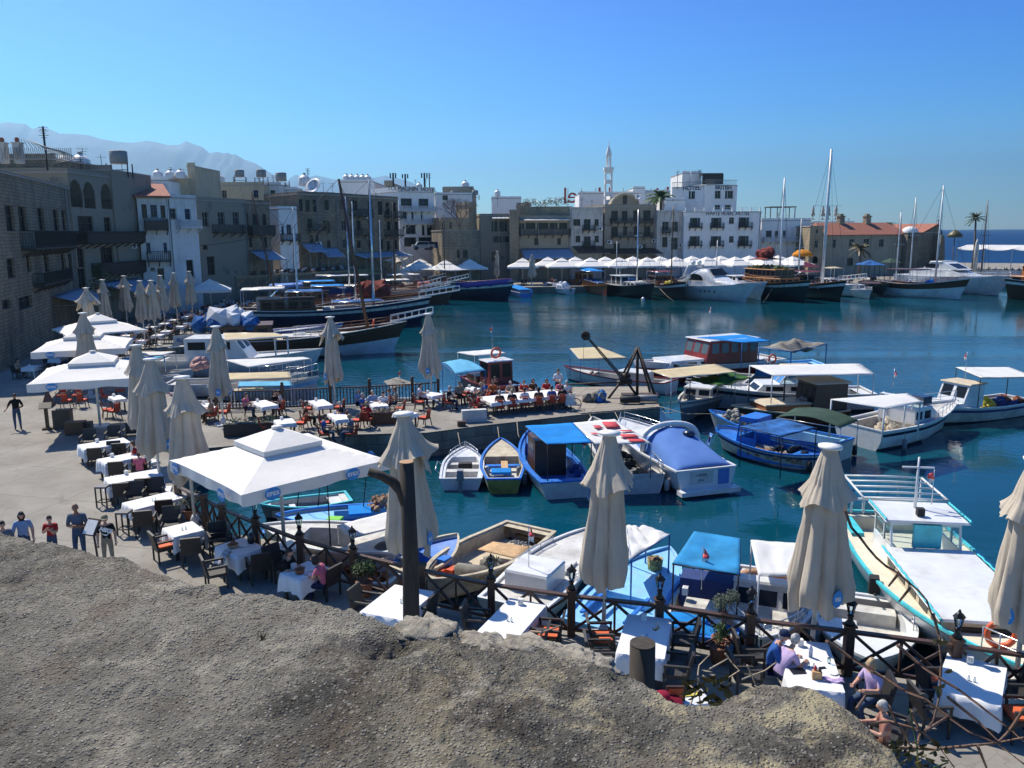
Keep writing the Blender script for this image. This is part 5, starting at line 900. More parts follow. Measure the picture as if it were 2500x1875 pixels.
class Boat:
    def __init__(s,name,label,cat,st,bw,beam,fb=.7,rise=.5,srise=.1,dbl=0,rake=.5,hull=None,bot=None,gun=None,deck=None,floorm=None,drop=.12,ck=(.08,.55),sw=.22,fz=.12,zs=0.,zb=0.,stripe=None,group=None,band=0,gw=.08,A=None,B=None,full=.88):
        A=A or G(*st,WZ+zs);B=B or G(*bw,WZ+zb);d=Vector((B.x-A.x,B.y-A.y,0));s.L=d.length;s.rz=math.atan2(d.y,d.x)-math.pi/2;s.o=Vector((A.x,A.y,WZ));s.M=Matrix.Rotation(-s.rz,3,'Z')
        s.r=thing(name,label,cat,s.o,s.rz,group);s.B,s.fb,s.rise,s.sr,s.dbl,s.rake,s.full=beam,fb,rise,srise,dbl,rake,full;s.drop=drop
        hull=hull or m_hw;mats=[hull,bot or m_anti,stripe or hull];n1,K=22,9;mb=MB();v=[]
        for i in range(n1+1):
            t=i/n1;W_=s.w(t);zt=s.sh(t)
            for k in range(K+1):
                q=k/K;z=-.35+(zt+.35)*q;x=W_*(q**(.22+.75*t**3+(.25 if dbl else 0)*(1-t)**3))if q>0 else 0;v.append((x,s.y(t,q),z))
            for k in range(K,-1,-1):
                q=k/K;z=-.35+(zt+.35)*q;x=W_*(q**(.22+.75*t**3+(.25 if dbl else 0)*(1-t)**3))if q>0 else 0;v.append((-x,s.y(t,q),z))
        c=2*(K+1);f=[];mi=[]
        for i in range(n1):
            for k in range(c-1):
                if k==K:continue
                f.append((i*c+k,(i+1)*c+k,(i+1)*c+k+1,i*c+k+1));kk=k if k<K else c-2-k;zc=-.35+(s.sh(i/n1)+.35)*(kk+.5)/K
                mi.append(1 if zc<.06 else(2 if kk>=K-band-1 and band else(2 if stripe and not band and kk==K-2 else 0)))
        mb.v,mb.f,mb.m,mb.sm=v,f,mi,[True]*len(f)
        if not dbl:mb.add([v[k]for k in range(c)],[tuple(range(c))],0)
        obj('hull',mb,mats,s.r)
        gb=MB();P=[(s.w(i/24)*1.0,s.y(i/24,1),s.sh(i/24))for i in range(25)]
        for sg_ in(1,-1):
            for i in range(24):
                a,b_=P[i],P[i+1];
                a0,b0=max(0,a[0]-gw),max(0,b_[0]-gw)
                gb.hexa([(sg_*a[0]+sg_*.02,a[1],a[2]-.04),(sg_*b_[0]+sg_*.02,b_[1],b_[2]-.04),(sg_*b0,b_[1],b_[2]-.04),(sg_*a0,a[1],a[2]-.04),(sg_*a[0]+sg_*.02,a[1],a[2]+.03),(sg_*b_[0]+sg_*.02,b_[1],b_[2]+.03),(sg_*b0,b_[1],b_[2]+.03),(sg_*a0,a[1],a[2]+.03)])
        if not dbl:W_=s.w(0);gb.box((-W_,-.02,s.sh(0)-.04),(W_,gw,s.sh(0)+.028))
        obj('gunwale',gb,gun or hull,s.r)
        db=MB();N_=30
        def row(t):return s.w(t)-.03,s.y(t,.97),s.sh(t)-drop
        fm=[]
        for i in range(N_):
            t0,t1=i/N_,(i+1)/N_;a,b_=row(t0),row(t1);tm=(t0+t1)/2
            if ck and ck[0]<tm<ck[1]:
                ia,ib=max(.05,a[0]-sw),max(.05,b_[0]-sw)
                for g_ in(1,-1):
                    db.add([(g_*a[0],a[1],a[2]),(g_*b_[0],b_[1],b_[2]),(g_*ib,b_[1],b_[2]),(g_*ia,a[1],a[2]),(g_*ib,b_[1],fz),(g_*ia,a[1],fz)],[(0,1,2,3),(3,2,4,5)],0)
                db.add([(-ia,a[1],fz),(ia,a[1],fz),(ib,b_[1],fz),(-ib,b_[1],fz)],[(0,1,2,3)],1)
                if not(ck[0]<tm-1/N_):db.add([(-ia,a[1],fz),(ia,a[1],fz),(ia,a[1],a[2]),(-ia,a[1],a[2])],[(0,1,2,3)],0)
                if not(tm+1/N_<ck[1]):db.add([(-ib,b_[1],fz),(ib,b_[1],fz),(ib,b_[1],b_[2]),(-ib,b_[1],b_[2])],[(0,1,2,3)],0)
            else:db.add([(-a[0],a[1],a[2]),(a[0],a[1],a[2]),(b_[0],b_[1],b_[2]),(-b_[0],b_[1],b_[2])],[(0,1,2,3)],0)
        obj('deck',db,[deck or m_beig,floorm or deck or m_beig],s.r)
    def w(s,t):
        h=s.B/2
        if s.dbl:a=1-abs(2*t-1-.06)**(2.4);r_=max(0,a)**.62
        else:r_=s.full+(1-s.full)*min(1,t/.35)if t<.42 else max(0,1-((t-.42)/.58)**2.3)**.8
        if t>.999 or(s.dbl and t<.001):r_=.02
        return max(.02,h*r_)
    def sh(s,t):return s.fb+s.rise*t**2.4+s.sr*(1-t)**2.6
    def y(s,t,q):return s.L*t+s.rake*max(0,q-.25)*t**5-(s.rake*.3*max(0,q-.25)*(1-t)**5 if s.dbl else 0)
    def Lc(s,x,y,z):
        p=G(x,y,WZ+z)-s.o;p.z=0;p=s.M@p;return(p.x,p.y,z)
    def k(s,c,x,y,z):return s.Lc(*C(c,x,y),z)
    def canopy(s,pts,m,sag=.08,th=.02,poles=None,pm=None,name='canopy',arch=0,pr=.025,wob=.03,crop=None,z=None):
        P=[Vector(s.k(crop,a,b_,z))for a,b_ in pts]if crop else[Vector(p)for p in pts];mb=MB();sd_=len(SPARE);SPARE.append(1)
        def fn(u,v):
            p=P[0].lerp(P[1],u).lerp(P[3].lerp(P[2],u),v);e=math.sin(math.pi*u)*math.sin(math.pi*v)
            p.z+=-sag*e+arch*math.sin(math.pi*v)+wob*MN.noise(Vector((u*4+sd_*3,v*3,sd_)))*2*(.3+e);return p
        mb.sheet(fn,14,10,th);o=obj(name,mb,m,s.r)
        if poles is not None:
            pb=MB()
            for i,p in enumerate(P):pb.tube([(p.x*.97,p.y,poles),(p.x*.97,p.y,p.z-.01)],pr,6)
            for i in range(4):a,b_=P[i],P[(i+1)%4];pb.tube([(a.x,a.y,a.z-.03),(b_.x,b_.y,b_.z-.03)],pr*.8,5)
            obj('canopy_frame',pb,pm or m_ss,s.r)
        return o
    def cabin(s,x0,x1,y0,y1,z0,z1,m,roofm=None,over=.12,sl=.0,name='cabin',nw=3,nf=2,band=(.45,.88),see=0,slb=0,wm=None,rth=.06):
        """deckhouse: walls with window openings and panes; see=1 leaves it open to look through"""
        h=z1-z0;zb,zt=z0+h*band[0],z0+h*band[1];f=lambda z:sl*(z-z0)/h;g=lambda z:slb*(z-z0)/h;t=.05;mb=MB()
        def ring(za,zc):
            mb.hexa([(x0,y0+g(za),za),(x1,y0+g(za),za),(x1,y1-f(za),za),(x0,y1-f(za),za),(x0,y0+g(zc),zc),(x1,y0+g(zc),zc),(x1,y1-f(zc),zc),(x0,y1-f(zc),zc)])
        if see:
            for a in(x0,x1-t):mb.hexa([(a,y0,z0),(a+t,y0,z0),(a+t,y1,z0),(a,y1,z0),(a,y0+g(zb),zb),(a+t,y0+g(zb),zb),(a+t,y1-f(zb),zb),(a,y1-f(zb),zb)])
            mb.hexa([(x0+t,y1-t,z0),(x1-t,y1-t,z0),(x1-t,y1,z0),(x0+t,y1,z0),(x0+t,y1-t-f(zb),zb),(x1-t,y1-t-f(zb),zb),(x1-t,y1-f(zb),zb),(x0+t,y1-f(zb),zb)])
            for i in range(nf+1):x=x0+.03+(x1-x0-.06)*i/nf;mb.beam((x,y1-.03-f(zb),zb),(x,y1-.03-f(z1),z1),.06)
            for a in(x0+.03,x1-.03):
                for i in range(nw):yy=y0+.05+(y1-y0-.1)*i/nw;mb.beam((a,yy,zb),(a,yy,z1),.055)
            mb.hexa([(x0,y0+g(zt),zt),(x1,y0+g(zt),zt),(x1,y1-f(zt),zt),(x0,y1-f(zt),zt),(x0,y0+g(z1),z1),(x1,y0+g(z1),z1),(x1,y1-f(z1),z1),(x0,y1-f(z1),z1)])
            o=obj(name,mb,m,s.r);gb=MB();gb.add([(x0+.05,y1-.03-f(zb),zb),(x1-.05,y1-.03-f(zb),zb),(x1-.05,y1-.03-f(zt),zt),(x0+.05,y1-.03-f(zt),zt)],[(0,1,2,3)])
            for a in(x0+.03,x1-.03):gb.add([(a,y0,zb),(a,y1-f(zb)-.05,zb),(a,y1-f(zt)-.05,zt),(a,y0,zt)],[(0,1,2,3)])
            obj('window_glass',gb,clearm(),o)
        else:
            ring(z0,z1);o=obj(name,mb,m,s.r);gm=wm or m_gl
            for i in range(nf):
                xa,xb=x0+(x1-x0)*(i+.12)/nf,x0+(x1-x0)*(i+.88)/nf;e=.012;gb=MB();gb.add([(xa,y1-f(zb)+e,zb),(xb,y1-f(zb)+e,zb),(xb,y1-f(zt)+e,zt),(xa,y1-f(zt)+e,zt)],[(0,1,2,3)]);obj('front_window',gb,gm,o)
            for sx,xx in((-1,x0),(1,x1)):
                for i in range(nw):
                    ya,yb=y0+(y1-y0-max(0,sl))*(i+.15)/nw,y0+(y1-y0-max(0,sl))*(i+.85)/nw;gb=MB();gb.box((xx-.012 if sx<0 else xx-.002,ya,zb),(xx+.002 if sx<0 else xx+.012,yb,zt));obj('side_window',gb,gm,o)
        if roofm:
            rb=MB();a=over;rb.hexa([(x0-a,y0+g(z1)-a,z1),(x1+a,y0+g(z1)-a,z1),(x1+a,y1-f(z1)+a,z1),(x0-a,y1-f(z1)+a,z1),(x0-a+.04,y0+g(z1)-a+.04,z1+rth),(x1+a-.04,y0+g(z1)-a+.04,z1+rth),(x1+a-.04,y1-f(z1)+a-.04,z1+rth),(x0-a+.04,y1-f(z1)+a-.04,z1+rth)]);obj(name+'_roof',rb,roofm,s.r)
        return o
    def mast(s,y,zt,r=.1,m=None,x=0,spr=((.62,1.4),),stays=True,z0=.4,lean=0,top=None,name='mast'):
        tp_=(top[0],top[1],zt)if top else(x,y-lean,zt);o=obj(name,MB().tube([(x,y,z0),tp_],[r,r*.6],8),m or m_ss,s.r);T_=Vector(tp_);B_=Vector((x,y,z0))
        sb=MB()
        for q,w_ in spr:p=B_.lerp(T_,q);sb.beam((p.x-w_/2,p.y,p.z),(p.x+w_/2,p.y,p.z),.05)
        if spr:obj('spreader',sb,m or m_ss,o)
        if stays:
            st=MB();W_=s.w(.5)*.95;
            for q in((0,s.y(1,1)-.2,s.sh(1)),(0,.3,s.sh(0)),(W_,y-.4,s.sh(.5)),(-W_,y-.4,s.sh(.5))):st.tube([q,tuple(T_*.995)],.014 if zt<12 else .02,4,cap=False)
            obj('rigging',st,m_iron,o)
        return o
    def rail(s,t0,t1,h=.55,m=None,n_=8,name='guard_rail',off=.1,both=True):
        mb=MB()
        for g_ in((1,-1)if both else(1,)):
            P=[(g_*(s.w(t0+(t1-t0)*i/n_)-off if s.w(t0+(t1-t0)*i/n_)>off else .02),s.y(t0+(t1-t0)*i/n_,1),s.sh(t0+(t1-t0)*i/n_))for i in range(n_+1)]
            mb.tube([(p[0],p[1],p[2]+h)for p in P],.018,5);mb.tube([(p[0],p[1],p[2]+h*.5)for p in P],.012,4);[mb.tube([p,(p[0],p[1],p[2]+h)],.016,4)for p in P]
        return obj(name,mb,m or m_ss,s.r)
    def box(s,a,b_,m,name):return obj(name,MB().box(a,b_),m,s.r)
    def sprit(s,ln=3,up=.7,w_=.9,m=None):
        z=s.sh(1);y0=s.y(1,1)-.6;mb=MB()
        for k in(-.5,.5):mb.beam((k*w_,y0-.8,z),(k*w_*.35,y0+ln,z+up),.10);mb.beam((k*w_,y0-.8,z+.55),(k*w_*.4,y0+ln,z+up+.5),.05)
        for i in range(7):q=i/6;yy=y0-.8+(ln+.8)*q;ww=w_*(.5-.33*q);zz=z+up*q;mb.beam((-ww,yy,zz),(ww,yy,zz),.08);[mb.beam((g_*ww,yy,zz),(g_*ww,yy,zz+.53),.04)for g_ in(-1,1)]
        return obj('bowsprit',mb,m or m_hw,s.r)
    def engine(s,x=0,m=None):
        mb=MB();mb.cbox((x,-.22,s.sh(0)+.25),(.3,.42,.42),tap=.8);mb.cbox((x,-.2,s.sh(0)-.2),(.16,.2,.6));mb.beam((x,0,s.sh(0)+.05),(x,.4,s.sh(0)+.2),.05);return obj('outboard_engine',mb,m or m_grey,s.r)
    def fender(s,t,side=1,m=None,z=.25):
        mb=MB();x=s.w(t)+.13;y_=s.y(t,.6);zt=s.sh(t);mb.tube([(side*x,y_,z-.22),(side*x,y_,z-.18),(side*x,y_,z+.25),(side*x,y_,z+.3)],[.05,.12,.12,.04],10);mb.tube([(side*x,y_,z+.3),(side*(x-.1),y_,zt)],.012,4);return obj('fender',mb,m or m_grey,s.r)
    def buoy(s,x,y,z,rx=R(80),rz=0,r_=.32):
        mb=MB();N_,K_=20,8;mb.add([((r_+.07*math.cos(b2))*math.cos(a),(r_+.07*math.cos(b2))*math.sin(a),.07*math.sin(b2))for a in[2*math.pi*i/N_ for i in range(N_)]for b2 in[2*math.pi*j/K_ for j in range(K_)]],[(i*K_+j,((i+1)%N_)*K_+j,((i+1)%N_)*K_+(j+1)%K_,i*K_+(j+1)%K_)for i in range(N_)for j in range(K_)],0,True)
        o=obj('lifebuoy',mb,m_or2,s.r,(x,y,z),rz);o.rotation_euler.x=rx;return o
    def flag(s,x,y,z0,h,m=None,rz=0):
        o=obj('flagpole',MB().tube([(x,y,z0),(x,y,z0+h)],.015,5),m_ss,s.r);mb=MB();mb.sheet(lambda u,v:(x+.015+.14*u+.025*math.sin(v*6),y+.05*math.sin(u*5+v*3),z0+h-.04-.34*v-.12*u),5,6,.003);obj('flag',mb,m_flag,o)
    def heap(s,x,y,z,sx,sy,sz,m,name,n_=30,r_=.1,seed=1):
        rnd=random.Random(seed);mb=MB()
        for i in range(n_):a,q=rnd.uniform(0,6.28),rnd.random()**.5;mb.ico((x+sx*q*math.cos(a),y+sy*q*math.sin(a),z+sz*(1-q*q)*rnd.uniform(.4,1)),r_*rnd.uniform(.7,1.3),rnd=rnd)
        return obj(name,mb,m,s.r)
m_flag,n,b=new_mat('red_white_flag');cc=coords(n,kind='Generated');sx=n.nodes.new('ShaderNodeSeparateXYZ');n.links.new(cc,sx.inputs[0]);n.links.new(ramp(n,sx.outputs[2],[(.42,(.7,.68,.66)),(.46,(.55,.06,.07))]),b.inputs['Base Color'])
m_net=mat('fishing_net',(.36,.22,.13),.95,.4,9,bmp=.8,fine=50);m_netg=mat('grey_net',(.30,.28,.24),.95,.4,9,bmp=.8,fine=50)
# ---- near basin, left to right
b=Boat('motorboat','small white open motorboat with outboard, leftmost under the pier wall','boat',(1125,1197),(1136,1098),1.85,.5,.2,.0,0,.3,m_hw,zb=.6,ck=(.04,.72),sw=.18,fz=.1,deck=m_hw,floorm=m_hw2,drop=.03,full=.95)
b.engine();b.rail(.72,.99,.25,n_=4);b.box((-.7,b.L*.28,.1),(.7,b.L*.38,.45),m_hw2,'bench_seat');b.box((-.2,b.L*.45,.1),(.4,b.L*.52,.6),m_rub,'helm_console');b.box((-.7,b.L*.58,.1),(.7,b.L*.66,.4),m_hw2,'bench_seat');b.fender(.4,1,m_hw2)
mb=MB();mb.tube([(-.9,.5,.6),(-1.1,.5,.75),(-1.1,1.8,.75),(-.9,1.8,.6)],.02,6);obj('side_rail',mb,m_ss,b.r)
b=Boat('rowing_boat','white wooden skiff with bright blue rim and yellow green bottom, second under the pier wall','boat',(1230,1206),(1223,1081),1.95,.52,.35,.12,0,.35,m_ydh,gun=m_hb,deck=m_old,floorm=m_hw2,zb=.7,ck=(.05,.62),sw=.12,fz=.12,drop=.05,stripe=m_hw,band=2,full=.72)
b.box((-.5,b.L*.3,.3),(.35,b.L*.42,.42),t_blue,'blue_locker');b.box((-.8,b.L*.48,.36),(.8,b.L*.53,.41),m_hb,'thwart');b.box((-.6,b.L*.12,.3),(.6,b.L*.2,.36),m_hw2,'thwart');b.box((-.05,b.L*.42,.14),(.25,b.L*.62,.42),m_ply,'engine_box');b.heap(-.3,b.L*.5,.15,.35,.2,.2,m_or,'orange_floats',8,.09)
b=Boat('fishing_boat','blue and white wooden boat under a vivid blue square tarp, third under the pier wall','boat',(1384,1217),(1300,1060),2.5,.62,.55,.1,0,.6,m_hw2,gun=m_hb,deck=m_hb,floorm=m_hb,zb=1.0,ck=(.1,.8),sw=.25,fz=.15,drop=.06,full=.86)
b.canopy([(975,965),(1380,940),(1540,1105),(1160,1120)],t_blue,.1,crop='Gc',z=2.25,poles=.6,pm=m_iron);b.cabin(-.75,.65,b.L*.40,b.L*.62,.15,1.75,m_dteak,None,nw=1,nf=1,band=(.6,.85));b.heap(.8,b.L*.25,.5,.25,.4,.3,m_dkb,'coiled_net',10,.18);b.fender(.3,-1);b.fender(.45,-1);b.flag(.9,1.0,.6,1.6)
b=Boat('fishing_boat','old white boat beneath a cream tarp printed with red patches, fourth under the pier wall','boat',(1566,1206),(1450,1035),2.3,.7,.4,.1,0,.5,m_hw2,gun=m_hw2,deck=m_hw2,floorm=m_grey,zb=.8,ck=(.06,.7),sw=.2,fz=.15,full=.85)
o=b.canopy([(1380,940),(1730,908),(2040,1110),(1565,1115)],t_white,.06,crop='Gc',z=2.2,poles=.7,pm=m_ss)
m_rp=mat('red_print',(.50,.04,.05),.8)
for(x0,y0,x1,y1)in((1620,930,1740,975),(1540,960,1600,985),(1760,1035,1900,1060),(1830,1075,1960,1098),(1760,1000,1860,1012),(1520,1022,1570,1036)):
    q=[b.k('Gc',*p,2.26)for p in((x0,y0),(x1,y0),(x1+40,y1),(x0+40,y1))];q=[Vector((p[0],p[1],2.235+.02))for p in q];mb=MB();mb.sheet(lambda u,v:q[0].lerp(q[1],u).lerp(q[3].lerp(q[2],u),v),2,2,.004);obj('printed_patch',mb,m_rp,b.r)
b.heap(0,b.L*.45,.2,.6,1.0,.4,m_blk,'dark_net_pile',16,.25);b.heap(.1,b.L*.12,.5,.5,.25,.2,m_net,'net_pile',16,.12);b.fender(.02,1,m_hw2);b.rail(0,.25,.5,n_=3)
b=Boat('motor_cruiser','white motor cruiser wrapped in indigo canvas with a white arch','boat',(1723,1205),(1528,1036),3.0,1.05,.35,.0,0,.8,m_hw,gun=m_hw,deck=m_hw,zb=1.2,ck=None,drop=.05,full=.92)
L_=b.L;mb=MB();B_=1.32
def cov(u,v):
    y=.15+L_*.38*u;x=(v*2-1)*B_*(1-.05*u);return(x,y,1.02+(.10+1.0*u**.75)*max(0,1-(abs(v*2-1))**3)**.55+.035*math.sin(u*13+v*5)*math.sin(v*17)*u)
mb.sheet(cov,18,18,.02);obj('aft_canvas',mb,t_ind,b.r)
mb=MB();mb.sheet(lambda u,v:((v*2-1)*B_*(.95-.25*u),L_*.42+L_*.24*u,1.08+(1.02-.98*u**.8)*max(0,1-abs(v*2-1)**2.2)**.6),12,16,.02);obj('screen_canvas',mb,t_ind,b.r)
mb=MB();mb.tube([(B_*math.cos(a)*1.04,L_*.40+.1*math.sin(a),1.0+1.25*max(0,math.sin(a))**.45)for a in[math.pi*i/22 for i in range(23)]],.12,8);obj('radar_arch',mb,m_hw,b.r)
mb=MB();mb.ball((.45,L_*.30,1.95),.28,sz=.6);obj('wrapped_searchlight',mb,m_navy,b.r);mb=MB();mb.box((.55,-.03,.35),(1.05,-.005,1.0));obj('blue_door_cover',mb,t_ind,b.r);mb=MB();mb.box((-1.35,-.45,.1),(1.35,0,.28));obj('swim_platform',mb,m_hw,b.r);mb=MB();mb.box((-.75,-.02,.45),(.3,-.004,.98));obj('name_panel',mb,m_hw2,b.r)
text(b.r,'LUNAR',.16,(-.25,-.026,.82),(R(90),0,0),m_ink,'stern_name',.002);text(b.r,'Girne',.12,(-.25,-.026,.6),(R(90),0,0),m_ink,'stern_port',.002)
mb=MB();mb.sheet(lambda u,v:(.95+.15*v,L_*.18+.3*u,1.6+.5*v),3,3,.01);obj('clear_screen',mb,clearm(),b.r);b.rail(.6,.98,.35,n_=5)
b=Boat('fishing_boat','blue fishing boat heaped with brown nets under a square royal blue tarp','boat',(2020,1152),(1765,1098),2.5,.6,.55,.25,1,.5,m_hw2,gun=m_hb,deck=m_hb,floorm=m_dkb,ck=(.12,.72),sw=.18,fz=.15,drop=.12,stripe=m_dkb)
b.canopy([(1060,900),(1400,832),(1700,912),(1405,982)],t_ind2,.05,crop='H',z=2.35,poles=.5,pm=m_iron);b.cabin(-.7,.7,b.L*.60,b.L*.80,.5,2.0,m_hb,None,nw=1,nf=2,see=1,sl=.2,band=(.35,.85));b.heap(-.75,b.L*.42,.45,.35,1.5,.25,m_net,'net_floats',60,.13,3);b.heap(.4,b.L*.35,.3,.6,1.2,.3,m_blk,'dark_net_pile',20,.25);b.box((-.6,.7,.35),(.6,1.5,.62),m_hb,'stern_locker')
b.fender(.1,-1,m_rub)
b=Boat('fishing_boat','long grey blue fishing boat with nets at its bow and a dark green arched awning','boat',(2057,1124),(1752,1011),2.5,.75,.5,.15,0,.7,m_hw2,gun=m_hb,deck=m_hlb,floorm=m_grey,zb=1.1,ck=(.05,.75),sw=.2,fz=.2,full=.84)
b.canopy([(1370,822),(1530,745),(2058,850),(1905,912)],t_dgreen,0,crop='H',z=2.0,poles=.6,pm=m_ss,arch=.25);b.heap(0,b.L*.84,.95,.5,.7,.5,m_netg,'net_pile',40,.16,5);b.heap(.1,b.L*.72,.8,.4,.3,.5,m_net,'net_pile',12,.2,6);b.fender(.0,1,m_rub);b.fender(.08,1,m_rub)
b=Boat('motor_cruiser','white cabin cruiser pointing right with a hard white sunroof and dark cabin window','boat',(2092,1090),(2300,1036),3.1,1.0,.55,.05,0,1.4,m_hw,gun=m_hw,deck=m_hw2,floorm=m_beig,ck=(.04,.42),sw=.3,fz=.35,stripe=m_navy,full=.93,zb=.3)
L_=b.L;b.canopy([(590,670),(1225,622),(1352,690),(1050,748)],t_white,-.08,.05,crop='I',z=2.75,poles=.9,pm=m_hw,pr=.04,wob=0);b.cabin(-1.05,1.05,L_*.42,L_*.78,.95,1.75,m_hw,m_hw,.03,sl=1.1,nw=2,nf=2,band=(.3,.8));b.cabin(-.95,.95,L_*.40,L_*.56,1.75,2.3,m_hw,None,sl=.8,nw=1,nf=3,see=1,band=(.05,.95));b.rail(.62,.995,.5,n_=6);b.heap(.1,L_*.28,.7,.6,.6,.5,m_beig,'cushions',14,.22)
mb=MB();mb.cbox((.5,L_*.60,2.05),(.7,.7,.4));obj('deck_bag',mb,m_navy,b.r);b.flag(0,L_*.36,2.8,.9);b.fender(.2,1);text(b.r,'KYBELE',.22,(-1.07,L_*.47,1.55),(R(90),0,R(-90)),m_ink,'side_name',.002)
b=Boat('motorboat','white motorboat with a very long flat white awning and cream wheelhouse','boat',(2120,960),(1700,960),3.0,1.0,.6,.1,0,.9,m_hw,gun=m_hw,deck=m_hw,ck=(.05,.35),sw=.3,fz=.3,zb=.9,zs=.9,stripe=m_navy)
b.canopy([(1145,385),(2070,372),(2200,458),(1340,470)],t_white,.03,.03,crop='H',z=2.9,poles=.9,pm=m_hw,pr=.035);x_,y_,_z=b.k('H',1130,630,1.2);b.cabin(-1.0,1.0,b.L*.36,b.L*.70,.95,1.55,m_hw,m_hw,.02,sl=.6,nw=2,nf=1);b.cabin(-.9,.9,b.L*.34,b.L*.55,1.55,2.5,m_hw,m_beig,.15,sl=.7,nw=2,nf=2,see=1,band=(.1,.9));b.rail(.75,.995,.4,n_=4)
text(b.r,'Serse',.42,(-b.w(.85)-.02,b.L*.86,1.05),(R(90),0,R(-75)),m_ink,'bow_name',.002)
b=Boat('fishing_boat','brown timber wheelhouse boat with cream roof and cream foredeck beside the long white awning','boat',(2045,1010),(1800,1002),2.7,.75,.45,.1,0,.5,m_dteak,gun=m_beig,deck=m_beig,ck=None,zb=.9,zs=.4,drop=.05)
L_=b.L;b.cabin(-.95,.95,.1,L_*.36,.7,2.35,m_dkw,m_beig,.2,sl=.25,nw=0,nf=3,band=(.35,.88));b.cabin(-.85,.85,L_*.36,L_*.80,.75,1.25,m_teak,m_beig,.06,nw=0,nf=0);b.mast(L_*.55,2.6,.06,m_iron,spr=(),stays=False);b.heap(-.3,L_*.4,1.35,.3,.3,.15,m_netg,'ropes',8,.12)
b=Boat('tour_boat','red and white passenger boat with a long glazed cabin pointing left','boat',(1885,876),(1563,884),3.4,1.1,.65,.1,0,.8,m_redh,gun=m_hw,deck=m_hw,ck=None,zb=1.6,zs=1.0,stripe=m_hw,band=1,drop=.1)
L_=b.L;b.cabin(-1.35,1.35,L_*.22,L_*.62,1.1,2.9,m_redh,m_hw,.15,sl=.5,nw=5,nf=3,band=(.5,.9),wm=glassm('pale_pane',(.10,.14,.16),.15,.5));b.cabin(-1.15,1.15,L_*.55,L_*.88,1.1,1.6,m_hw,m_hw,.03,sl=.4,nw=3,nf=0,band=(.3,.75));b.canopy([(700,150),(1080,125),(1320,180),(1085,192)],t_blue,.03,crop='H',z=3.0,poles=1.1,pm=m_blp);b.buoy(-1.6,L_*.12,1.3,R(90),R(90));b.flag(0,L_*.5,3.0,2.2)
b=Boat('fishing_boat','pale blue fishing boat under a sagging ragged grey awning','boat',(1998,890),(1815,890),2.6,.8,.4,.2,0,.5,m_hlb,gun=m_hlb,deck=m_hlb,floorm=m_hlb,ck=(.05,.6),sw=.25,fz=.3,zs=.8,zb=.9,bot=m_hw)
b.canopy([(1225,232),(1500,168),(1795,205),(1500,268)],t_grey,.05,crop='H',z=2.7,poles=.7,pm=m_blp,wob=.3,pr=.04);b.heap(0,b.L*.75,.95,.5,.8,.3,m_hw2,'net_pile',18,.2,8);b.heap(.2,b.L*.45,.5,.5,.7,.3,m_dkb,'crates',6,.25,9)
b=Boat('fishing_boat','grey green boat under a worn cream awning and crumpled green tarp at the pier tip','boat',(1800,925),(1665,1000),2.6,.8,.5,.1,0,.5,m_grey,gun=m_hw2,deck=m_hw2,ck=(.1,.5),fz=.3,zs=.5,zb=.8,stripe=m_hw2)
b.canopy([(310,432),(845,375),(1035,440),(480,492)],t_cream,.08,crop='H',z=2.8,poles=.8,pm=m_ss,wob=.06);b.canopy([(640,508),(1000,445),(1155,488),(880,562)],t_green,.0,crop='H',z=2.35,poles=.8,pm=m_iron,wob=.25,name='green_tarp');b.cabin(-.8,.8,b.L*.55,b.L*.78,.8,1.5,m_hw2,m_hw,.05,sl=.2,nw=1,nf=2);b.heap(0,b.L*.9,1.1,.4,.4,.3,m_netg,'rope_coils',20,.12,10)
b=Boat('fishing_boat','white fishing boat furthest right on the open water, flat awning and yellow sacks','boat',(2488,1000),(2240,1000),2.7,.75,.5,.1,0,.8,m_hw2,gun=m_hw,deck=m_hw2,ck=(.05,.5),fz=.25,zs=.1,zb=.9,stripe=m_dkb)
L_=b.L;b.canopy([(1635,402),(2085,402),(2330,485),(1850,490)],t_white,.05,crop='I',z=2.6,poles=.8,pm=m_iron);b.cabin(-.85,.85,L_*.52,L_*.72,.85,2.15,m_hw,m_beig,.12,sl=.55,nw=0,nf=2,band=(.45,.9));b.cabin(-.95,.95,L_*.72,L_*.88,.9,1.2,m_hw,None,sl=.5,nw=0,nf=0);b.heap(0,L_*.38,.6,.7,.6,.4,mat('yellow_net',(.5,.42,.03)),'yellow_net_pile',16,.2,11);b.heap(0,L_*.2,.5,.8,1.0,.4,m_dkb,'dark_net_pile',14,.3,12);b.heap(0,L_*.1,.7,.6,.5,.2,m_teak,'baskets',6,.25,13);b.rail(.75,.99,.4,n_=4);b.flag(.2,L_*.55,2.2,1.6)
m_crd=mat('pale_cream_deck',(.62,.57,.44),.6,.06,3)
b=Boat('tour_boat','large cream and turquoise passenger boat with bare awning frame and long flat roof','boat',(2150,1262),(2520,1640),3.7,.95,.55,.15,0,.6,m_hw,gun=m_tq,deck=m_crd,ck=(.02,.2),sw=.28,fz=.55,zs=.9,zb=1.3,drop=.1,full=.9,gw=.07)
L_=b.L;b.cabin(-1.08,1.12,L_*.42,L_*.83,.90,1.46,m_beig,m_hw,.14,sl=.1,nw=5,nf=1,band=(.35,.75));b.cabin(-.95,1.0,L_*.25,L_*.42,.7,2.25,m_hw,m_hw,.18,sl=.35,nw=2,nf=3,see=1,band=(.5,.92))
for sx in(-1,1):
    for(ya,yb,z,o_)in((.41,.84,1.54,1.24),(.24,.40,2.33,1.16)):mb=MB();mb.tube([(sx*o_,L_*ya+(L_*(yb-ya))*i/30,z+.02*math.sin(i*2.1))for i in range(31)],.035,5);obj('turquoise_edging',mb,m_tq,b.r)
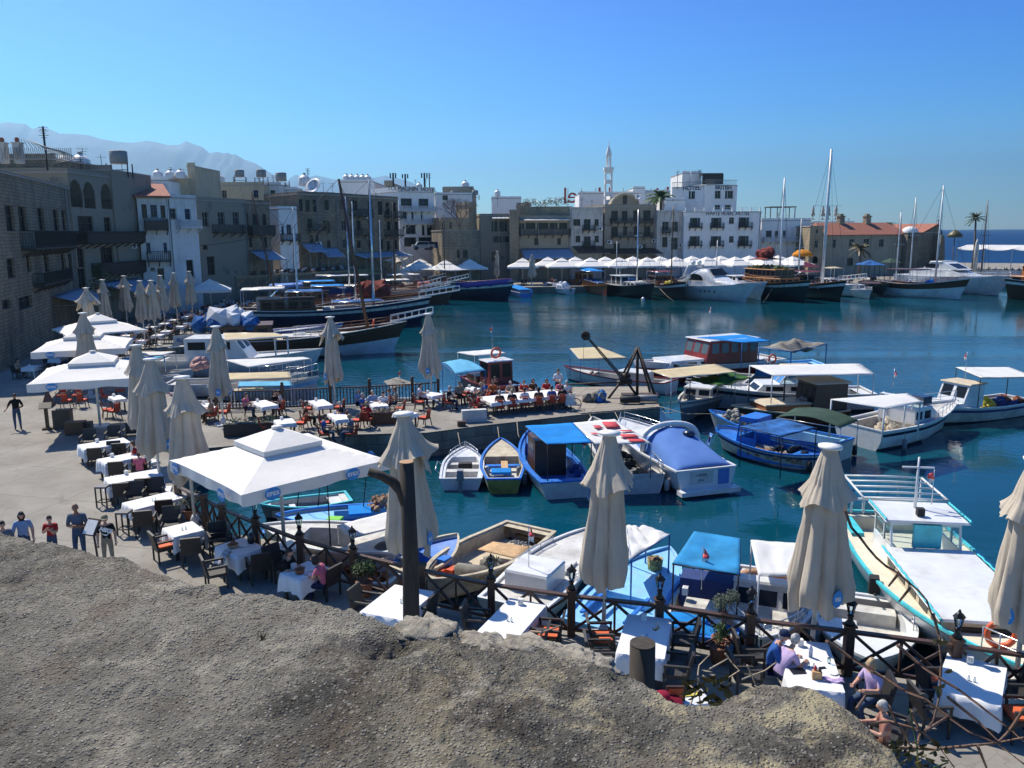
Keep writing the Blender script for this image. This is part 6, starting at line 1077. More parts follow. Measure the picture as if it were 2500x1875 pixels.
mb=MB();mb.box((-.38,L_*.42-.36-.05+.32,1.50),(.38,L_*.42-.28+.32,2.2));o=obj('blue_window_frame',mb,m_tq,b.r);o.location.y=-.22
for sx in(-1,1):b.box((sx*1.25-.2,L_*.03,.85),(sx*1.25+.2,L_*.18,1.0),m_tq,'side_bench')
mb=MB();fz=2.3
for x in(-1.25,1.25):mb.tube([(x,-.1,fz),(x,L_*.21,fz)],.04,6);mb.tube([(x,-.1,.9),(x,-.1,fz)],.035,6)
for i in range(5):y=-.1+(L_*.21+.1)*i/4;mb.tube([(-1.25,y,fz),(0,y+.25,fz+.10),(1.25,y,fz)],.035,6)
obj('awning_frame',mb,m_hw,b.r)
mb=MB();[mb.lathe([(.03,.95),(.06,1.1),(.04,1.25),(.06,1.4),(.03,1.5)],8,(x,.05,0))for x in[-1.4+.4*i for i in range(8)]];mb.beam((-1.6,.05,1.53),(1.6,.05,1.53),.07);obj('stern_balusters',mb,m_hw,b.r)
b.mast(L_*.29,3.9,.05,m_hw,spr=((.8,.9),),stays=False,z0=2.3);b.flag(-.5,L_*.28,2.4,1.1);mb=MB();mb.cbox((.1,L_*.36,2.45),(.2,.2,.22));obj('searchlight',mb,m_rub,b.r);b.fender(.55,-1);b.fender(.68,-1);b.rail(.9,.995,.5,n_=3);b.buoy(.2,L_*.90,1.6,R(90),0,.3)
# small cruisers by the fence
b=Boat('cabin_cruiser','old cream cabin cruiser with white awning, tan round seat and three rounded windows','boat',(1890,1395),(1860,1552),2.3,.75,.2,.05,0,.3,m_hw2,gun=m_hw,deck=m_hw2,ck=(.03,.42),sw=.2,fz=.25,zs=.75,zb=.9,floorm=mat('tan_vinyl',(.46,.26,.14)),drop=.03)
L_=b.L;b.canopy([(1370,372),(1760,400),(1760,645),(1430,640)],t_white,.04,crop='M',z=2.1,poles=.7,pm=m_hw);b.cabin(-.9,.9,L_*.45,L_*.62,.7,1.35,m_hw2,m_hw,.03,sl=.35,nw=1,nf=3,band=(.25,.8));b.rail(.6,.98,.3,n_=4);mb=MB();mb.tube([(.9*math.cos(a),L_*.2+.7*math.sin(a),.75)for a in[math.pi*1.0*i/12+math.pi for i in range(13)]],.14,8);obj('curved_seat_back',mb,mat('tan_vinyl',(.46,.26,.14)),b.r)
b=Boat('motorboat','white cockpit motorboat between the cream cruiser and the turquoise boat','boat',(2105,1450),(2125,1605),2.4,.7,.15,.0,0,.3,m_hw,gun=m_hw,deck=m_hw,floorm=m_hw2,ck=(.05,.62),sw=.22,fz=.2,zs=.7,zb=.8,drop=.03)
b.engine(-.3,m_rub);b.rail(.02,.5,.3,n_=4);b.box((-.8,b.L*.1,.2),(.9,b.L*.22,.55),m_hw2,'bench_seat');b.box((.2,b.L*.4,.2),(.9,b.L*.6,.6),m_hw,'locker')
b=Boat('fishing_boat','royal blue boat under a faded blue rectangular awning near the bushy plant','boat',(1700,1560),(1745,1390),2.1,.62,.3,.05,0,.3,m_hb,gun=m_hb,deck=m_hw2,floorm=m_hw2,ck=(.05,.75),sw=.2,fz=.15,zs=.6,zb=.8,drop=.04)
L_=b.L;b.canopy([(932,305),(1288,360),(1282,640),(765,552)],cloth('faded_sky_tarp',(.05,.36,.70),.3,.2),.1,crop='M',z=2.05,poles=.6,pm=m_iron)
b.cabin(-.75,.75,L_*.55,L_*.72,.4,1.2,m_dkb,None,nw=1,nf=2);b.box((-.5,L_*.3,.15),(.4,L_*.45,.85),m_hw2,'white_engine_box');b.box((-.9,L_*.18,.45),(.5,L_*.26,.7),m_hw,'white_bench');b.box((-.6,L_*.38,1.0),(-.45,L_*.43,1.2),m_hw,'cushion');b.flag(-.1,L_*.4,1.2,1.2);mb=MB();mb.sheet(lambda u,v:(-.95+1.7*u,.05+.9*v,.72+.08*math.sin(u*5)),6,4,.02);obj('blue_cover_sheet',mb,t_blue,b.r)
b=Boat('fishing_boat','pale blue wooden boat with a checked pail of rope and a crumpled white awning','boat',(1450,1535),(1628,1348),2.4,.55,.35,.05,0,.3,m_hlb,gun=m_hlb,deck=m_hlb,floorm=m_hlb,ck=(.12,.42),sw=.25,fz=.2,zs=.55,zb=.8,drop=.06,full=.8)
L_=b.L;b.canopy([(410,262),(560,262),(745,325),(450,515)],t_white,.1,crop='M',z=1.9,poles=.5,pm=m_blp,wob=.12);b.canopy([(410,262),(450,515),(420,520),(330,300)],t_white,.1,crop='M',z=1.9,wob=.1)
x_,y_,_z=b.k('M',628,600,.65);mb=MB();mb.lathe([(.2,0),(.24,.45),(.22,.45),(.18,.05)],16,(x_,y_,.55));obj('striped_pail',mb,mat('pail_stripes',(.35,.33,.12),.6,.6,20),b.r);b.heap(x_,y_,.95,.15,.15,.12,m_net,'rope_heap',16,.06,15)
for sx in(-1,1):b.box((sx*.62-.05,L_*.1,.60),(sx*.62+.05,L_*.42,.66),m_hb,'carved_rail')
for q in((.12,1),(.22,1),(.32,1)):b.fender(q[0],q[1],m_rub,.35)
b=Boat('motorboat','chunky white boat with a square cabin box and whip flag by the beige open boat','boat',(1245,1480),(1425,1302),2.2,.65,.3,.05,0,.3,m_hw2,gun=m_hw,deck=m_hw2,ck=None,zs=.65,zb=.85,drop=.05,full=.9)
L_=b.L;b.cabin(-.65,.65,L_*.18,L_*.42,.65,1.15,m_hw,m_hw,.02,nw=0,nf=0);b.box((-.6,L_*.46,.68),(.6,L_*.62,.78),m_hw2,'hatch');b.flag(-.1,L_*.26,1.15,1.3);b.rail(.4,.8,.15,n_=4)
b=Boat('open_boat','large empty beige open workboat with plywood board, orange crate and old tarp','boat',(1296,1288),(1045,1420),2.5,.6,.25,.05,0,.1,m_old,gun=m_old,deck=m_old,floorm=m_beig,ck=(.05,.93),sw=.14,fz=.15,zs=.6,zb=.75,drop=.03,full=.80,gw=.12)
q=[Vector(b.k('L',*p,.62))for p in((840,508),(960,448),(1250,490),(1190,590))];mb=MB();mb.sheet(lambda u,v:q[0].lerp(q[1],u).lerp(q[3].lerp(q[2],u),v),4,4,.025);obj('plywood_board',mb,m_ply,b.r);x_,y_,_z=b.k('L',780,690,.4)
mb=MB();mb.tube([(x_-.5,y_-.25,.35),(x_-.45,y_-.1,.38),(x_+.35,y_+.15,.38),(x_+.4,y_+.2,.35)],[.2,.3,.3,.2],10);obj('rolled_canvas',mb,t_grey,b.r)
for(u,v,m,nm)in((570,650,m_or2,'orange_crate'),(640,650,m_or2,'orange_crate'),(585,620,m_hb,'blue_crate')):x_,y_,_z=b.k('L',u,v,.55);mb=MB();mb.cbox((x_,y_,.42 if m is m_or2 else .62),(.3,.4,.26));obj(nm,mb,m,b.r)
x_,y_,_z=b.k('L',960,620,.4);b.heap(x_,y_,.3,.25,.3,.3,t_grey,'crumpled_sheet',8,.2,17);x_,y_,_z=b.k('L',1170,460,.3);b.heap(x_,y_,.25,.4,.2,.05,m_grey,'chain_pile',30,.05,18);x_,y_,_z=b.k('L',1230,420,.3);b.box((x_-.5,y_-.05,.3),(x_+.5,y_+.08,.36),m_dteak,'loose_plank')
for k in range(3):x0_,y0_,_z=b.k('L',900+k*12,730,.62);x1_,y1_,_z=b.k('L',1290+k*10,480,.62);mb=MB();mb.tube([(x0_,y0_,.62),(x1_,y1_,.64)],.03,6);obj('long_pole',mb,m_grey,b.r)
b=Boat('fishing_boat','long white boat with blue hold and white awning under the big open parasol','boat',(985,1322),(662,1292),2.6,.7,.35,.1,0,.4,m_hw2,gun=m_hw,deck=m_hw2,floorm=m_dkb,ck=(.35,.72),sw=.5,fz=.1,zs=.7,zb=.9,drop=.04)
b.canopy([(1340,765),(1770,650),(1990,720),(1450,860)],t_white,.05,crop='K',z=1.35,poles=.7,pm=m_hw);x_,y_,_z=b.k('K',1310,760,.5);b.box((x_-.2,y_-.3,.15),(x_+.2,y_+.2,.75),mat('lime_tarp',(.15,.5,.03)),'green_crate');x_,y_,_z=b.k('K',1225,780,.5);mb=MB();mb.ball((x_,y_,.45),.2);obj('blue_white_ball',mb,m_hlb,b.r);b.mast(b.L*.55,2.6,.03,m_iron,spr=(),stays=False);x_,y_,_z=b.k('K',850,790,.75);b.box((x_-.5,y_-.3,.72),(x_+.3,y_+.3,.76),m_hb,'blue_bow_panel')
b=Boat('fishing_boat','blue and white boat piled with crates and brown net behind the long white boat','boat',(1000,1250),(690,1262),2.3,.6,.3,.1,0,.3,m_hw2,gun=m_hb,deck=m_hlb,ck=(.1,.6),fz=.2,zs=.6,zb=.8,floorm=m_hb);x_,y_,_z=b.k('K',1700,590,.7);b.heap(x_,y_,.6,.5,.6,.4,m_net,'net_pile',30,.13,19);x_,y_,_z=b.k('K',1510,640,.7);b.box((x_-.5,y_-.4,.62),(x_+.5,y_+.4,.7),t_blue,'blue_cover')
mb=MB();[mb.tube([b.k('K',x0,620,.7),b.k('K',x0+20,400,1.9)],.02,5)for x0 in(1030,1190,1540)];mb.tube([b.k('K',1050,400,1.9),b.k('K',1560,400,1.9)],.02,5);obj('bare_awning_frame',mb,m_iron,b.r)
b=Boat('rowing_boat','slim turquoise rimmed grey skiff floating under the hem of the big parasol','boat',(852,1215),(650,1236),1.5,.42,.2,.05,0,.3,m_grey,gun=m_tq,deck=m_hw2,floorm=m_grey,ck=(.1,.9),sw=.05,fz=.1,zs=.4,zb=.5,drop=.04);b.box((-.65,b.L*.08,.3),(.65,b.L*.25,.36),m_hw,'thwart');b.box((-.25,b.L*.66,.12),(.15,b.L*.73,.4),m_hw,'white_box');b.box((-.5,b.L*.8,.3),(.5,b.L*.86,.34),m_hw,'thwart')
b=Boat('rowing_boat','small boat with blue and white bow peeping out right of the forked post parasol','boat',(960,1398),(1105,1315),1.9,.55,.4,.1,0,.3,m_hw,gun=m_old,deck=m_hb,ck=(.1,.6),fz=.1,zs=.5,zb=.85,stripe=m_hb)
b=Boat('rowing_boat','old beige boat with a round bundle behind the fence, left of the forked post','boat',(985,1400),(745,1358),2.2,.5,.25,.05,0,.3,m_old,gun=m_hw2,deck=m_old,floorm=m_teak,ck=(.1,.9),sw=.12,fz=.12,zs=.5,zb=.6);x_,y_,_z=b.k('K',1710,960,.6);mb=MB();mb.ball((x_,y_,.55),.42,n=16,k=10,sz=.8);obj('round_bundle',mb,t_grey,b.r);b.heap(0,b.L*.4,.2,.5,1,.2,m_teak,'rusty_gear',14,.16,20)
# ---- behind the pier
CROP.update(Y1=(1380,660,4.254),Y2=(1040,650,5.821),Y3=(1860,600,3.456))
def V2(x,y):return Vector((x,y,0))
b=Boat('fishing_boat','boat with an arched light blue awning tied behind the far end of the pier','boat',(1090,925),(1195,925),2.3,.6,.4,.1,0,.4,m_hw,gun=m_hlb,deck=m_hw2,ck=(.1,.7),A=V2(-4.4,49.8),B=V2(.6,51.0));b.canopy([(275,430),(430,402),(640,495),(390,527)],t_sky,-.1,crop='Gc',z=2.5,poles=.6,pm=m_blp,arch=.15);b.flag(.3,1,.6,1.7)
b=Boat('fishing_boat','small white boat with a tilted grey white shade behind the pier railing','boat',(950,930),(1050,930),2.0,.55,.3,.1,0,.3,m_hw,deck=m_hw2,ck=(.1,.7),A=V2(-9.0,48.2),B=V2(-3.8,47.6));b.canopy([(1700,790),(1800,762),(1950,810),(1760,845)],t_grey,.0,crop='F',z=1.9,poles=.5,pm=m_ss);b.flag(.4,2.4,1.9,.7)
b=Boat('tour_boat','stubby red and white boat with lifebuoy and square front windows behind the banquet table','boat',(1215,900),(1245,950),2.6,.7,.4,.1,0,.4,m_redh,gun=m_redh,deck=m_hw,ck=None,A=V2(-2.6,56),B=V2(.3,50.4));b.cabin(-.85,.85,b.L*.42,b.L*.66,.7,2.3,m_redh,m_hw,.12,sl=.1,nw=1,nf=2,band=(.35,.9));b.canopy([(-1.3,0,2.5),(1.3,0,2.5),(1.2,b.L*.4,2.6),(-1.2,b.L*.4,2.6)],t_white,.05,poles=.7,pm=m_hw);b.buoy(.2,b.L*.6,2.85);b.flag(0,b.L*.45,2.6,1.9);b.box((-.9,b.L*.1,.7),(.9,b.L*.35,1.1),m_dteak,'engine_hatch')
b=Boat('fishing_boat','white boat with pink rim and a flat cream awning behind the rusty crane','boat',(1380,905),(1510,935),2.4,.65,.4,.15,0,.5,m_hw,gun=m_redh,deck=m_hw2,ck=(.1,.75),A=V2(10.6,53.0),B=V2(4.1,58.0));b.canopy([(1352,312),(1600,300),(1845,392),(1430,402)],t_cream,-.05,crop='Gc',z=2.6,poles=.6,pm=m_blp);b.cabin(-.6,.6,b.L*.2,b.L*.45,.5,1.2,m_hw2,m_hw,nw=0,nf=0);b.heap(0,b.L*.75,.5,.4,.4,.3,m_netg,'gear_pile',14,.15,23)
# ---- west quay boats
b=Boat('motorboat','white motorboat with upswept bow under a long cream roof just behind the pier railing','boat',(500,950),(770,925),2.8,.8,.9,.1,0,.5,m_hw,gun=m_hw,deck=m_beig,ck=(.05,.75),fz=.3,zb=1.4,zs=.8,stripe=m_hlb,A=G(505,955,WZ+.8)+Vector((0,2,0)),B=G(765,925,WZ+1.5));b.canopy([(975,945),(1800,925),(1835,1005),(975,1035)],t_cream,-.06,.08,crop='U',z=2.7,poles=.8,pm=m_hw);b.rail(.8,1,.8,n_=3)
b=Boat('motorboat','white boat under a faded sky blue awning right behind the pier railing','boat',(520,965),(740,950),2.2,.55,.4,.1,0,.4,m_hw,deck=m_hw2,ck=(.05,.75),A=V2(-18.5,46.6),B=V2(-11.6,46.5));b.canopy([(1130,1062),(1820,1050),(1850,1112),(1115,1122)],t_sky,.0,crop='U',z=1.9,poles=.5,pm=m_blp);b.canopy([(1060,1160),(1440,1138),(1460,1165),(1075,1192)],t_cream,0,crop='U',z=1.5,poles=.5,pm=m_hw,name='small_awning')
b=Boat('motorboat','long white canopied boat with open bow rail, second behind the pier railing','boat',(540,930),(745,905),2.6,.8,.6,.1,0,.6,m_hw,deck=m_hw2,ck=(.05,.75),A=V2(-23,53.5),B=V2(-14.2,54.0));b.canopy([(950,765),(2000,725),(2095,748),(1255,862)],t_white,-.05,.06,crop='U',z=2.7,poles=.8,pm=m_hw);b.rail(.7,1,.9,n_=4)
b.heap(-.3,b.L*.25,1.9,.6,.5,.6,mat('patchwork_print',(.45,.25,.22),.8,.9,12),'patterned_cover',14,.3,24)
b=Boat('motor_cruiser','large white cruiser with a cream hardtop and curved side arch by the gangway','boat',(520,880),(740,870),3.6,1.2,.6,.1,0,1.0,m_hw,deck=m_hw,ck=(.03,.3),fz=.5,A=V2(-27,61.5),B=V2(-15.5,62.5));b.canopy([(920,405),(1600,400),(1770,445),(930,495)],t_cream,-.08,.12,crop='U',z=3.6,poles=1.2,pm=m_hw,pr=.06);b.cabin(-1.4,1.4,b.L*.2,b.L*.62,1.2,2.9,m_hw,None,sl=1.2,nw=2,nf=2,band=(.5,.85))
for i,(x0,y0,x1,y1,lab,m)in enumerate([(-28.2,59,-23.5,58.6,'small white topped boat left of the big cruiser',t_white),(-28,56.5,-23.6,56.3,'small boat with a pale blue rolled awning left of the cruiser',t_sky)]):
    b=Boat('motorboat',lab,'boat',0,0,1.9,.6,.3,0,0,.3,m_hw,deck=m_hw2,ck=(.05,.6),A=V2(x0,y0),B=V2(x1,y1));b.canopy([(-.9,.3,2.0),(.9,.3,2.0),(.9,3.2,2.1),(-.9,3.2,2.1)],m,-.05,.05,poles=.6)
for i,(x0,y0,x1,y1,lab)in enumerate([(-26.8,54,-22.8,52.6,'white dinghy cluster boat nearest the quay, with folded outboard'),(-25.6,51.6,-21.4,50.4,'grey white dinghy with red striped towel near the quay'),(-22.5,48.6,-18.3,47.9,'low reddish sided dinghy close to the pier root')]):
    b=Boat('dinghy',lab,'boat',0,0,1.7,.45,.25,0,0,.3,[m_hw,m_hw2,m_redh][i],gun=m_hw,deck=m_hw2,floorm=m_grey,ck=(.05,.8),A=V2(x0,y0),B=V2(x1,y1));b.engine();b.box((-.6,b.L*.4,.3),(.6,b.L*.5,.34),m_hw,'thwart')
    if i==1:mb=MB();mb.box((-.5,b.L*.65,.5),(.4,b.L*.85,.53));obj('striped_towel',mb,m_rp,b.r)
def gulet(label,A,B,beam,hull,topm,name=None,stripe=None,fb=1.5,house=(.12,.42),masts=(),sp=3.0,cov=(),deck=None,band=0,hm=None):
    b=Boat('gulet',label,'sailing boat',0,0,beam,fb,1.3,.5,0,1.6,hull,gun=topm,deck=deck or m_beig,ck=None,A=A,B=B,drop=.3,stripe=stripe or m_hw,band=band,gw=.15,full=.8)
    L_=b.L
    if house:b.cabin(-beam*.32,beam*.32,L_*house[0],L_*house[1],fb-.2,fb+1.5,hm or m_dteak,m_dteak,.3,sl=.5,nw=4,nf=3,band=(.4,.85));b.cabin(-beam*.25,beam*.25,L_*(house[1]+.03),L_*.78,fb-.2,fb+.35,m_dteak,m_hw2,.05,nw=4,nf=0,band=(.3,.8))
    if sp:b.sprit(sp)
    for q in masts:b.mast(*q[:2],**(q[2]if len(q)>2 else{}))
    b.rail(.05,.97,.55,m_teak,14,'bulwark_rail');return b
b=gulet('gulet with brown topsides and white lower hull, heaped tarps aft',V2(-27.5,68),V2(-10.6,72.6),4.6,m_hw,m_hw2,stripe=m_dteak,band=3,masts=());L_=b.L
p=b.Lc(895,805,1.7);b.mast(p[1],15.2,.17,m_dteak,p[0]*.3,((.62,1.6),),True,1.3,top=(0,p[1]-2.2));b.heap(-.1,L_*.2,3.0,1.5,1.8,.9,cloth('white_sheet',(.72,.73,.76),.1,.1),'white_tarpaulin',12,.95,26);b.heap(0,L_*.12,3.0,1.3,1.0,.6,t_ind2,'blue_tarpaulin',8,.7,27);b.heap(0,L_*.29,3.0,1.2,.8,.5,t_ind2,'blue_tarpaulin',8,.6,28);b.buoy(-1.2,p[1]+.4,2.6)
text(b.r,'Blue Pearl',.8,(b.w(.84)*-1-.06,L_*.84,.95),(R(90),0,R(-76)),m_ink,'bow_name',.002,bold=.015)
b.box((-1.0,L_*.5,1.75),(-.3,L_*.56,2.0),m_hw,'skylight');b.rail(.5,.62,.6,m_hw,3,'white_rail')
b=Boat('motorboat','blue and white boat wedged between the two gulets','boat',0,0,2.6,1.0,.6,0,0,1.0,m_hb,gun=m_hw,deck=m_hw,ck=(.1,.5),A=V2(-28.5,79),B=V2(-18,83),stripe=m_hw);b.box((-.9,1,.9),(.9,3,1.3),t_ind2,'blue_cover')
b=gulet('dark navy gulet with white rail lines and a long ladder bowsprit',V2(-30.5,90.5),V2(-10.6,95.5),5.2,m_navy,m_hw,stripe=m_hw2,masts=((15.0,16.5,dict(r=.17,m=m_ss)),(6.5,13.5,dict(r=.13,m=m_hw))),fb=1.9,sp=4);L_=b.L
b.canopy([(-2,.5,4.6),(2,.5,4.6),(2,L_*.25,4.7),(-2,L_*.25,4.7)],t_white,-.1,.1,poles=1.8);b.canopy([(-2,L_*.26,4.3),(2,L_*.26,4.3),(2,L_*.45,4.3),(-2,L_*.45,4.3)],t_ind2,.1,.06,poles=1.8);b.canopy([(-1.6,L_*.5,3.0),(1.6,L_*.5,3.0),(1.4,L_*.78,3.0),(-1.4,L_*.78,3.0)],t_ind2,.15,.06,poles=2.0,wob=.15);b.buoy(-1.9,L_*.6,2.8)
b.box((-1.2,L_*.1,1.9),(1.2,L_*.22,3.6),m_hw2,'white_locker')
b=gulet('varnished gulet with a brick red folded cover over its deckhouse',V2(-31,101),V2(-11.5,106),4.8,m_dteak,m_teak,masts=((11.5,14.5,dict(r=.12,m=m_hw)),),fb=1.9,sp=3);L_=b.L
b.heap(.2,L_*.66,3.0,1.4,2.2,1.0,t_red,'red_cover',10,1.1,31);b.canopy([(-1.7,6,4.2),(1.7,6,4.2),(1.7,10,4.2),(-1.7,10,4.2)],t_blue,.1,.05,poles=1.9)
b.canopy([(-2,1,4.4),(2,1,4.4),(2,5,4.5),(-2,5,4.5)],t_ind,.1,.3,poles=1.9,name='side_dodger')
b=gulet('gulet with a bright blue awning and dark blue side dodgers, further back',V2(-31,110),V2(-13,115),4.8,m_hw2,m_teak,masts=((9,15.5,dict(r=.13,m=m_ss)),),fb=1.8,sp=2.5);L_=b.L
b.canopy([(-1.8,2,4.3),(1.8,2,4.3),(1.8,7,4.3),(-1.8,7,4.3)],t_blue,.1,.05,poles=1.8);b.canopy([(-1.6,L_*.45,3.6),(1.6,L_*.45,3.6),(1.6,L_*.75,3.6),(-1.6,L_*.75,3.6)],t_white,.1,.05,poles=1.8);b.cabin(-1.9,1.9,L_*.3,L_*.5,1.9,3.3,m_dkb,None,nw=0,nf=0,name='blue_dodger')
b=gulet('wooden gulet with white hard roof and red speedboat cover at its bow',V2(-30,119),V2(-9.5,124),4.8,m_dteak,m_hw2,masts=((13,15.0,dict(r=.14,m=m_dteak)),(11,12.5,dict(r=.1,m=m_hw))),fb=1.9,sp=2.5);L_=b.L
b.canopy([(-1.9,1.5,4.6),(1.9,1.5,4.6),(1.9,9,4.6),(-1.9,9,4.6)],t_white,-.1,.1,poles=1.9);b.canopy([(-1.6,11,3.8),(1.6,11,3.8),(1.6,15,3.8),(-1.6,15,3.8)],t_white,.1,.08,poles=1.9);b.box((-.9,L_*.78,2.6),(.9,L_*.86,3.3),m_or2,'red_raft')
b=gulet('back gulet with an olive tent awning near the retaining wall',V2(-27.5,128),V2(-13,129.5),4.4,m_dteak,m_teak,masts=(),fb=1.8,sp=2);b.canopy([(-2,1,4.4),(2,1,4.4),(2,7,4.4),(-2,7,4.4)],cloth('olive_tent',(.30,.27,.10)),-.5,.05,poles=1.8);b.canopy([(-1.8,8,4.2),(1.8,8,4.2),(1.8,13,4.2),(-1.8,13,4.2)],t_white,-.2,.05,poles=1.8)
# tall leaning brown mast boat at the left, and masts
b=gulet('wooden gulet moored tight to the west quay with two blue slide boards',V2(-31.2,98.2),V2(-20.5,100),4.0,m_teak,m_hw,masts=((3.2,15.5,dict(r=.15,m=m_dteak,top=(0,.6))),),fb=1.6,house=None,sp=0);b.buoy(-1.5,3.5,2.4);b.buoy(-.2,5.5,2.4)
for k in(0,1):mb=MB();mb.beam((-1+k*1.0,1.0,2.0),(-.4+k*1.0,3.0,4.0),.5,.08,up=(0,1,0));obj('slide_board',mb,m_hlb,b.r)
# ---- far quay boats
b=gulet('long blue hulled boat wrapped in a blue fringe under white hard awnings',V2(-15,137.5),V2(-.5,127),4.6,m_navy,m_hw,masts=((5,13.5,dict(r=.12,m=m_dteak)),),fb=1.9,sp=0,house=(.1,.35));L_=b.L
b.canopy([(-2,1,4.7),(2,1,4.7),(2,L_*.5,4.7),(-2,L_*.5,4.7)],t_white,-.1,.1,poles=1.8);mb=MB();[mb.add([(g_*(b.w(i/30)+.05),b.y(i/30,1),b.sh(i/30)+.5),(g_*(b.w((i+1)/30)+.05),b.y((i+1)/30,1),b.sh((i+1)/30)+.5),(g_*(b.w((i+1)/30)+.06),b.y((i+1)/30,1),b.sh((i+1)/30)-.35+.1*math.sin(i*2)),(g_*(b.w(i/30)+.06),b.y(i/30,1),b.sh(i/30)-.35+.1*math.sin(i*2-2))],[(0,1,2,3)])for i in range(29)for g_ in(-1,1)];obj('blue_fringe',mb,cloth('violet_blue_cloth',(.05,.06,.30)),b.r)
b=Boat('speedboat','small speedboat under a bright blue cover with a blue wrapped engine, mid far quay','boat',(1285,727),(1225,700),2.4,.8,.3,0,0,.8,m_hb,gun=m_hw,deck=m_hw,ck=None,zb=.8);b.canopy([(-1.1,.1,1.3),(1.1,.1,1.3),(.9,b.L*.62,1.5),(-.9,b.L*.62,1.5)],t_blue,-.3,.06);b.canopy([(-.8,b.L*.64,1.2),(.8,b.L*.64,1.2),(.2,b.L*1.0,1.2),(-.2,b.L*1.0,1.2)],t_white,-.15,.05);b.engine(.8,m_hb)
b=Boat('motorboat','small white cuddy boat with a crumpled pale tarp, alone on the far quay','boat',(1392,718),(1318,700),2.6,.9,.3,0,0,.8,m_hw,deck=m_hw,ck=None,zb=.8);b.cabin(-.9,.9,b.L*.4,b.L*.8,.85,1.7,m_hw,m_hw,.03,sl=1.2,nw=1,nf=2,band=(.3,.8));b.heap(0,b.L*.25,.9,.9,1.2,.9,cloth('white_sheet',(.7,.7,.7)),'crumpled_tarp',14,.6,33);b.engine()
b=Boat('fishing_boat','varnished brown wooden boat with bright blue canopies on the far quay','boat',(1400,712),(1495,722),3.2,1.1,.9,.5,0,.8,m_redh,gun=m_ora,deck=m_teak,ck=None,zs=.0,stripe=m_teak,band=3,A=G(1405,706,WZ)+Vector((0,3,0)),B=G(1480,724,WZ));L_=b.L;b.cabin(-1,1,L_*.2,L_*.45,1.2,3.3,m_ora,None,nw=2,nf=2);b.canopy([(-1.6,L_*.15,4.0),(1.6,L_*.15,4.0),(1.6,L_*.7,3.9),(-1.6,L_*.7,3.9)],t_blue,-.3,.06,poles=1.2);b.canopy([(-1.1,L_*.48,2.3),(1.1,L_*.48,2.3),(.8,L_*.85,2.1),(-.8,L_*.85,2.1)],t_ind2,-.1,.05,poles=1.3);b.rail(.05,.9,.5,m_teak,10)
b=Boat('motor_sailer','black hulled motor sailer with tall white wheelhouse and grey windows','sailing boat',0,0,4.2,1.7,.9,.3,0,1.2,m_blk,gun=m_hw2,deck=m_hw2,ck=None,A=AT(1500,715,139),B=AT(1590,725,128.5));L_=b.L
b.o.z=WZ;b.cabin(-1.5,1.5,L_*.12,L_*.42,1.7,3.4,m_hw2,m_hw,.2,sl=.3,nw=2,nf=2,band=(.2,.9));b.cabin(-1.2,1.2,L_*.42,L_*.72,1.7,2.5,m_hw2,m_hw2,.04,nw=3,nf=1,band=(.35,.8));p=b.Lc(1586,690,1.9);b.mast(L_*.62,14.0,.13,m_ss,spr=((.7,1.5),));b.mast(L_*.05,9,.08,m_hw,stays=False,spr=());b.rail(.05,.95,.6,m_ss,10);b.heap(0,L_*.5,2.6,.6,1.2,.3,t_ind2,'blue_sail_cover',6,.35,35)
mb=MB();mb.tube([(0,L_*.15,3.5),(0,L_*.15,4.6)],.05);mb.cbox((0,L_*.15,4.6),(2.4,.3,.1));obj('radar_mast',mb,m_ss,b.r)
b=gulet('black gulet with dark wooden mast right of the motor sailer',AT(1598,700,141),AT(1668,725,126),4.4,m_blk,m_dteak,masts=((9,14.5,dict(r=.13,m=m_dteak)),),fb=1.7,sp=2);b.canopy([(-1.8,1,4),(1.8,1,4),(1.8,6,4),(-1.8,6,4)],t_maro,.1,.05,poles=1.8);b.heap(0,b.L*.5,2.2,.4,.4,.3,mat('yellow_net',(.5,.42,.03)),'yellow_float',4,.4,36)
A_,B_=AT(1672,712,133),AT(1822,724,122);b=Boat('motor_yacht','sleek silver white motor yacht with arched side window, centre of the far quay','yacht',0,0,4.9,2.0,.9,.2,0,2.8,m_hw,bot=m_navy,deck=m_hw,gun=m_hw,ck=None,A=A_,B=B_,full=.94,drop=.02);L_=b.L
mb=MB();prof=[(.06,2.1),(.14,3.2),(.24,4.3),(.34,4.75),(.48,4.85),(.60,3.6),(.74,2.95),(.90,2.75)]
def sup(u,v):
    q=u*(len(prof)-1);i=min(int(q),len(prof)-2);f=q-i;y=(prof[i][0]*(1-f)+prof[i+1][0]*f)*L_;z=prof[i][1]*(1-f)+prof[i+1][1]*f;a=math.pi*v;t=y/L_;W_=b.w(t)*.88*(1-.12*max(0,(z-2.6)/2.5));e=.38
    return(-W_*(1 if math.cos(a)>0 else-1)*abs(math.cos(a))**e,y,1.9+(z-1.9)*math.sin(a)**e)
mb.sheet(sup,28,24,.03);obj('superstructure',mb,m_hw,b.r)
for sx in(-1,1):
    mb=MB();N_=12;yc,zc=L_*.33,3.35;pts=[(sx*(b.w(.33)*.87),yc-1.7,zc-.35)]+[(sx*(b.w(.33)*.84),yc-1.7*math.cos(math.pi*i/N_),zc-.35+1.0*math.sin(math.pi*i/N_)**.8)for i in range(N_+1)];mb.add([(p[0]+sx*.06,p[1],p[2])for p in pts],[tuple(range(len(pts)))]);obj('side_window',mb,m_gl,b.r)
    for i in range(4):mb=MB();t=.45+i*.07;mb.ball((sx*(b.w(t)*.99),L_*t,1.45),.17,n=10,k=5,sx=.3);obj('porthole',mb,m_gl,b.r)
